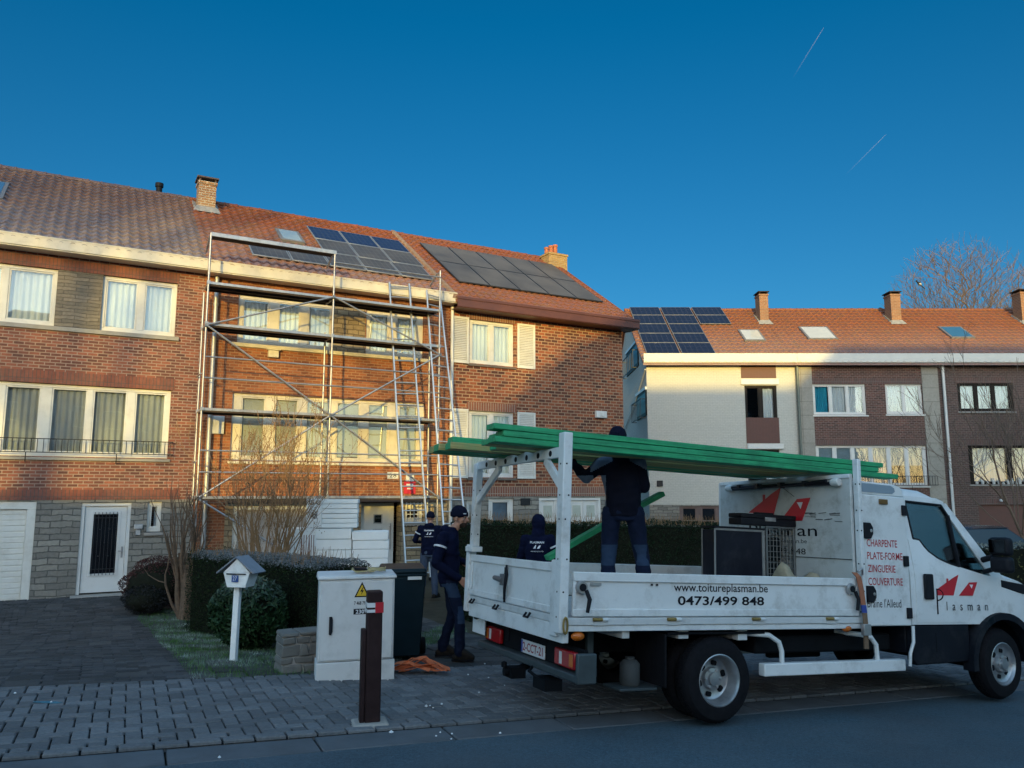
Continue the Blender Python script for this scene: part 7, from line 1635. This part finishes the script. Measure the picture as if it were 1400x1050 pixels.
    for k in 'lr':
        _, (h, kn, an, to) = side(k); m = MB(); cap(m, an+Vector((0, 0, .02)), an-Vector((0, 0, .03)), .055, .052); z = to.z; f = (to-an); f.z = 0; f = f.normalized() if f.length > .01 else Vector((0, 1, 0))
        heel = Vector((an.x, an.y, z))-f*.045; cap(m, heel, to, .042, .040); cap(m, an.lerp(to, .35)+Vector((0, 0, .01)), to, .048, .042); b = fuse('boot', m, BOOT, root, .009, sm=3)
        q = MB(); 
        s_ = f.cross(Vector((0, 0, 1)))*.042; zz = to.z-.042; P = [heel-f*.045-s_*.8, heel-f*.045+s_*.8, to+f*.03+s_, to+f*.03-s_]; q.hexa([(p.x, p.y, zz) for p in P], [(p.x, p.y, zz+.024) for p in P]); q.build('sole', RUBBER, b, bevel=.008)
    # --- hat
    if beanie:
        m = MB(); ell(m, hd(0, -.014, .058), (.090, .108, .090), M=HM_); o = None
        c0 = hed+HM_ @ Vector((0, -.012, .040)); loft(m, [(c0+Vector((0, 0, -.030)), .088, .107, head_yaw), (c0+Vector((0, 0, .016)), .092, .111, head_yaw)])
        hat = fuse('beanie', m, BEAN, root, .009, .002, 40, 2)
        q = MB(); q.T = Matrix.Translation(hd(.045, .085, .055)) @ HM_.to_4x4() @ Matrix.Rotation(R(-25), 4, 'Z'); q.box(-.018, .018, -.003, .006, -.006, .006); q.build('hat_mark', REFL, hat)
    def stick(x, z, back=True):
        o = Vector((x, -1 if back else 1, z)); h = bv.ray_cast(o, Vector((0, 1 if back else -1, 0)))
        return (h[0]+Vector((0, -.004 if back else .004, 0))) if h[0] else None
    if logo_:
        cz, cx = che.z+.02, che.x
        def stamp(o):
            for v in o.data.vertices:
                p = stick(v.co.x, v.co.z)
                if p: v.co = p+Vector((0, v.co.y*.3, 0))
        o = put_text('PLASMAN', SMT, cx-.10, cx+.10, cz+.07, cz+.10, REFL, jk, 'jacket_print', bold=.03); stamp(o)
        for P in ([(cx-.055, cz), (cx-.02, cz+.05), (cx-.012, cz+.052), (cx-.02, cz)], [(cx+.0, cz), (cx+.03, cz+.042), (cx+.055, cz+.042), (cx+.035, cz)]): o = emblem(P, SMT, REFL, jk, .002, 'jacket_emblem'); stamp(o)
        o = put_text('www.toitureplasman.be', SMT, cx-.09, cx+.09, cz-.055, cz-.025, REFL, jk, 'jacket_print'); stamp(o)
    for k in stripe:
        (a, b, c), _ = side(k); d = (b-a).normalized(); m = MB(); m.lathe([(.0735, -.012), (.078, -.010), (.078, .010), (.0735, .012)], a.lerp(b, .38), d, 20); m.build('arm_stripe', REFL, jk, smooth=60)
    return root
def pose(**k):
    J = dict(pel=(0,0,.97), che=(0,.01,1.27), nek=(0,0,1.48), hed=(0,.03,1.63), shl=(-.18,0,1.415), shr=(.18,0,1.415), ell=(-.25,-.03,1.13), elr=(.25,-.03,1.13), wrl=(-.25,.10,.90), wrr=(.25,.10,.90),
             hpl=(-.09,0,.90), hpr=(.09,0,.90), knl=(-.10,.03,.50), knr=(.10,.03,.50), anl=(-.11,-.01,.11), anr=(.11,-.01,.11), tol=(-.13,.14,.045), tor=(.13,.14,.045)); J.update(k); return J
# man walking past the tailgate, in profile
p = gpt(617, 903); z = gz(p.x, p.y)
person(frame((p.x, p.y, z+.014), (0, -1, 0), (1, 0, 0), (0, 0, 1)), 'bearded man in a dark beanie and navy fleece walking behind the tailgate, seen in profile',
       pose(pel=(0,-.04,.97), che=(0,-.05,1.27), nek=(0,-.02,1.49), hed=(0,.085,1.63), shl=(-.18,-.05,1.42), shr=(.17,-.10,1.41), ell=(-.24,.0,1.14), elr=(.25,-.17,1.12), wrl=(-.22,.22,1.02), wrr=(.20,.10,.94), hpl=(-.09,-.04,.90), hpr=(.09,-.02,.90), knl=(-.12,.00,.50), knr=(.10,.10,.51), anl=(-.16,-.12,.12), anr=(.11,.10,.11), tol=(-.17,.02,.045), tor=(.12,.24,.045), nod=-.08),
       beard=True, lg=.86, stripe='r', head_yaw=R(-24), tmats=[NAVYT, KNEE], treg=lambda c: np.where(((c[:, 2] > .42) & (c[:, 2] < .62) & (c[:, 1] > .08)) | ((c[:, 2] > .72) & (c[:, 2] < .88) & (c[:, 0] > .12)), 1, 0))
# man at the foot of the scaffold
p = gpt(588, 806); Yw = 16.6; xw = (588-700)/1080*Yw; 
person(frame((xw, Yw, gz(xw, Yw)+.0), (1, 0, 0), (0, 1, 0), (0, 0, 1)), 'man in navy fleece and blue jeans seen from behind at the scaffold ladders',
       pose(hed=(.01,.07,1.62), ell=(-.31,.02,1.16), elr=(.27,.08,1.14), wrl=(-.22,.24,1.12), wrr=(.18,.30,1.10), anl=(-.14,.0,.11), anr=(.13,-.02,.11), tol=(-.20,.13,.045), tor=(.19,.12,.045), knl=(-.12,.02,.5), knr=(.11,.02,.5), nod=-.2), trousers=JEANS, logo_=True, stripe='l')
# hooded man on the far side of the truck
Yw = 11.4; xw = (735-700)/1080*Yw
person(frame((xw, Yw, gz(xw, Yw)), (math.cos(R(-8)), math.sin(R(-8)), 0), (-math.sin(R(-8)), math.cos(R(-8)), 0), (0, 0, 1)), 'man with his hood up standing beyond the tailgate, white print on his back',
       pose(hed=(.01,.05,1.62), ell=(-.26,.05,1.15), elr=(.30,.02,1.15), wrl=(-.2,.26,1.08), wrr=(.24,.24,1.12)), hood=True, beanie=False, logo_=True, stripe='r')
# man standing on the bed
bp = TM @ Vector((-.39, .78, .862)); az = R(-4)
def jr(c):
    r = np.zeros(len(c)); r[(np.abs(c[:, 0]) > .085) & (c[:, 2] > 1.40-(np.abs(c[:, 0])-.1)*.5) & (np.abs(c[:, 0]) < .30)] = 1; r[(c[:, 0] < -.15) & (c[:, 0] > -.23) & (c[:, 2] < 1.27) & (c[:, 1] > -.07)] = 1; r[(c[:, 0] < -.27) & (c[:, 2] < 1.27)] = 1; return r
person(frame(bp, (math.cos(az), math.sin(az), 0), (-math.sin(az), math.cos(az), 0), (0, 0, 1)) @ Matrix.Scale(.945, 4), 'man in a two tone dark jacket standing on the truck bed under the timber',
       pose(pel=(.02,0,.97), che=(.0,.02,1.27), hed=(-.02,.06,1.62), shl=(-.185,.0,1.40), shr=(.185,.0,1.40), ell=(-.345,.05,1.245), wrl=(-.50,.20,1.44), elr=(.235,.04,1.15), wrr=(.16,.27,1.20), hpl=(-.10,0,.90), hpr=(.13,0,.90), knl=(-.13,.03,.50), knr=(.19,.06,.50), anl=(-.15,0,.11), anr=(.22,-.02,.11), tol=(-.19,.13,.045), tor=(.27,.11,.045)),
       jmats=[pm('black_navy_softshell', (.004,.005,.012), .8, var=.2, scale=10), GREYB], jreg=jr, tmats=[NAVYT, KNEE], treg=lambda c: np.where((c[:, 2] > .40) & (c[:, 2] < .60) & (c[:, 1] < -.0), 1, 0), hands={'l': ((-.35, .7, .55), (.2, .45, -.9), (-.9, -.3, .1), 1.0)}, beanie=True)

# ================================================================== CAR, UNSEEN HOUSES AND TREES ADDED BEHIND THE CAMERA TO CAST SHADE
def car(M, label):
    root = empty('parked_car', M, label, 'car'); P = pm('dark_car_paint', (.012,.014,.018), .2, var=.1, spec=.7); m = MB(); S_ = []
    for x, zb, zt, w_ in ((-2.2,.45,.80,.70),(-2.1,.35,.92,.82),(-1.5,.30,1.0,.88),(-.6,.28,1.02,.90),(.6,.28,.98,.90),(1.5,.30,.90,.87),(2.1,.38,.78,.78),(2.22,.45,.65,.66)): S_.append([(x, s*w_*f, z) for s, f, z in ((-1,.92,zb),(-1,1,zb+.2),(-1,.97,zt-.08),(-1,.85,zt),(1,.85,zt),(1,.97,zt-.08),(1,1,zb+.2),(1,.92,zb))])
    for s in S_: m.v += s
    for i in range(len(S_)-1):
        for k in range(8): m.f.append((i*8+k, i*8+(k+1) % 8, (i+1)*8+(k+1) % 8, (i+1)*8+k)); m.m.append(0)
    m.f += [tuple(range(8)), tuple(56+k for k in range(8))]; m.m += [0, 0]; m.build('body', P, root, smooth=40)
    m = MB(); m.hexa([(-1.75,-.76,.99),(1.0,-.76,.96),(1.0,.76,.96),(-1.75,.76,.99)], [(-1.25,-.60,1.44),(.25,-.60,1.44),(.25,.60,1.44),(-1.25,.60,1.44)]); m.build('cabin_glass', pm('car_glass', (.01,.012,.014), .05, var=.1, rvar=0, spec=1), root, bevel=.04, seg=3)
    m = MB(); m.hexa([(-1.35,-.61,1.435),(.35,-.61,1.435),(.35,.61,1.435),(-1.35,.61,1.435)], [(-1.15,-.5,1.49),(.1,-.5,1.49),(.1,.5,1.49),(-1.15,.5,1.49)]); m.build('roof', P, root, bevel=.03, seg=3)
    for x in (-1.35, 1.35):
        for s in (-1, 1):
            m = MB(); m.lathe([(.02, -.1), (.19, -.1), (.30, -.08), (.32, -.04), (.32, .06), (.3, .1), (.02, .1)], (x, s*.80, .32), (0, -s, 0), 28); w_ = m.build('wheel', RUBBER, root, smooth=40); m = MB(); m.lathe([(.19, -.104), (.15, -.09), (.05, -.095), (0, -.097)], (x, s*.80, .32), (0, -s, 0), 20); m.build('rim', STEEL, w_, smooth=40)
c = onplane(1338, 719, (0, 20.5, 0), (0, 1, 0)); car(frame((c.x, 20.5, c.z-1.47), (math.cos(R(20)), math.sin(R(20)), 0), (-math.sin(R(20)), math.cos(R(20)), 0), (0, 0, 1)), 'dark parked car behind the truck cab, only its roof in view')
def across(name, outline, y0, y1, label, mat, wins, cat='house', roofm=TILE_B, nroof=0):
    "an unseen building across the street, shaped for the shadow it casts: outline in (x, z), from the street front y1 back to y0"
    root = empty(name, Matrix.Translation((outline[0][0], y1, 0)), label, cat); ox = outline[0][0]
    P = [(x-ox, z) for x, z in outline]; m = MB(); m.prism(P, 1, y0-y1, 0); m.build('wall', mat, root)
    for (x, z), (x2, z2) in zip(P[1:-1], P[2:]):
        if abs(x2-x) < .05: continue
        d = Vector((x2-x, 0, z2-z)).normalized(); n = Vector((-d.z, 0, d.x)); n = n if n.z > 0 else -n; a = Vector((x, 0, z))-d*.1; b = Vector((x2, 0, z2))+d*.1
        q = MB(); vs = [(a.x, y0-y1-.2, a.z), (b.x, y0-y1-.2, b.z), (b.x, .25, b.z), (a.x, .25, a.z)]; q.hexa([tuple(Vector(v)+n*.01) for v in vs], [tuple(Vector(v)+n*.10) for v in vs]); q.build('roof', roofm, root)
    for x0, x1, z0, z1 in wins:
        q = MB(); q.box(x0-ox, x1-ox, .005, .05, z0, z1); f = q.build('window', WHITE, root, bevel=.01); k = max(1, int((x1-x0)/.8))
        for i in range(k): q = MB(); a = x0-ox+(x1-x0)*i/k+.07; q.box(a, a+(x1-x0)/k-.14, .051, .06, z0+.08, z1-.08); q.build('pane', GLASSD, f)
ZG = .4; YC = -34.0; EL = math.tan(SUN_EL)
def cast(p):                             # where the sunbeam through p crosses the street fronts behind the photographer
    d = p.y-YC; return p.x-.035*d, p.z+EL*d
def grid(x0, x1, n, rows): return [(x0+(x1-x0)*(i+.25)/n, x0+(x1-x0)*(i+.75)/n, a, b) for i in range(n) for a, b in rows]
hx = [cast(fpt(u, z)) for u, z in ((9.0, 1.2), (9.7, 2.5), (10.9, 4.0), (12.2, 5.2), (13.6, 6.2), (15.1, 6.85))]  # roof outline traced back along the sun from the wanted shadow edge
mz = cast(fpt(5.5, .95))[1]; bz = cast(Vector((9, YR, 6.05)))[1]; x2 = cast(Vector((rx(1085), YR, 6)))[0]; tz = cast(Vector((16, YR, 8.35)))[1]  # heights of the unseen houses, set by where their shade should end
across('shading_house', [(-40, ZG), (-40, mz-.2), (-20, mz), (hx[0][0]-.05, mz), (hx[0][0]-.05, ZG)], YC-8, YC, 'low long unseen brick house across the street, shaped to shade the lower frontages', BR_L, grid(-39, hx[0][0]-1, 9, [(1.4, 2.9), (4.4, 5.9)]))
across('shading_house', [(hx[0][0], ZG)]+hx+[(hx[-1][0]+.4, bz), (x2-.02, bz), (x2-.02, ZG)], YC-9, YC, 'unseen steep roofed brick house across the street, outlined to shade the shuttered house', BR_M, grid(hx[0][0]+.5, x2-.5, 4, [(1.4, 2.9), (4.4, 5.9)]))
across('shading_house', [(x2, ZG), (x2, bz), (x2+2.5, tz), (46, tz), (46, ZG)], YC-9, YC, 'unseen tall brick block across the street, shaped to shade the facing row', BR_B, grid(x2+1, 45, 11, [(1.4, 3), (4.4, 6), (7.4, 9), (10.4, 12)]))
for k, (x, y, h, st, sd) in enumerate(((-14.6, -30, 21.5, 4, 31), (-20.0, -31.0, 20.5, 3, 47), (-10.6, -29.4, 17.5, 2, 23), (1.6, -30.0, 15.2, 2, 51))):  # trees added out of view, twig density set for the dappled shade
    bare_tree('shading_tree', x, y, st, h, ('tall twiggy bare tree added out of view to dapple the grey roofed house', 'second tall unseen bare tree farther left, added to dapple the sunlight', 'slimmer unseen bare tree by the low house, added for dappled shade', 'small unseen bare tree before the steep roofed house, added to soften its shadow')[k], sd, .30, d=4, rmin=.013, r0=.12, nk=((2, 3) if k in (1, 2) else (3, 3)), base=.4)
# contrails
def contrail(a, b, w_, label):
    Y = 2600.0; A = onplane(*a, (0, Y, 0), (0, 1, 0)); B_ = onplane(*b, (0, Y, 0), (0, 1, 0)); c = (A+B_)/2; x = (B_-A); L = x.length; x = x/L; z = Vector((0, -1, 0)); y = z.cross(x).normalized(); z = x.cross(y)
    t = NT('contrail_ice'); s = t.n('ShaderNodeSeparateXYZ'); t.l(t.tc.outputs['Generated'], s.inputs[0]); n = t.noise(.02, 4)
    al = t.math('MULTIPLY', t.math('POWER', s.outputs[0], 1.3), t.math('MULTIPLY', n.outputs[0], .085), True); t.set(Roughness=1.0); t.b.inputs['Base Color'].default_value = (.8,.8,.8,1); t.l(al, t.b.inputs['Alpha'])
    m = MB(); n_ = 16; m.tube([(-L/2+L*i/n_, 0, 0) for i in range(n_+1)], [w_*(1-.7*i/n_) for i in range(n_+1)], 8); o = m.build('contrail', t.mat, None, smooth=80); o.matrix_world = frame(c, x, y, z); tag(o, label, 'contrail', 'contrails in the blue sky')
contrail((1083, 108), (1126, 38), 3.2, 'longer faint contrail higher in the blue sky'); contrail((1155, 240), (1211, 184), 2.6, 'shorter faint contrail lower in the blue sky')
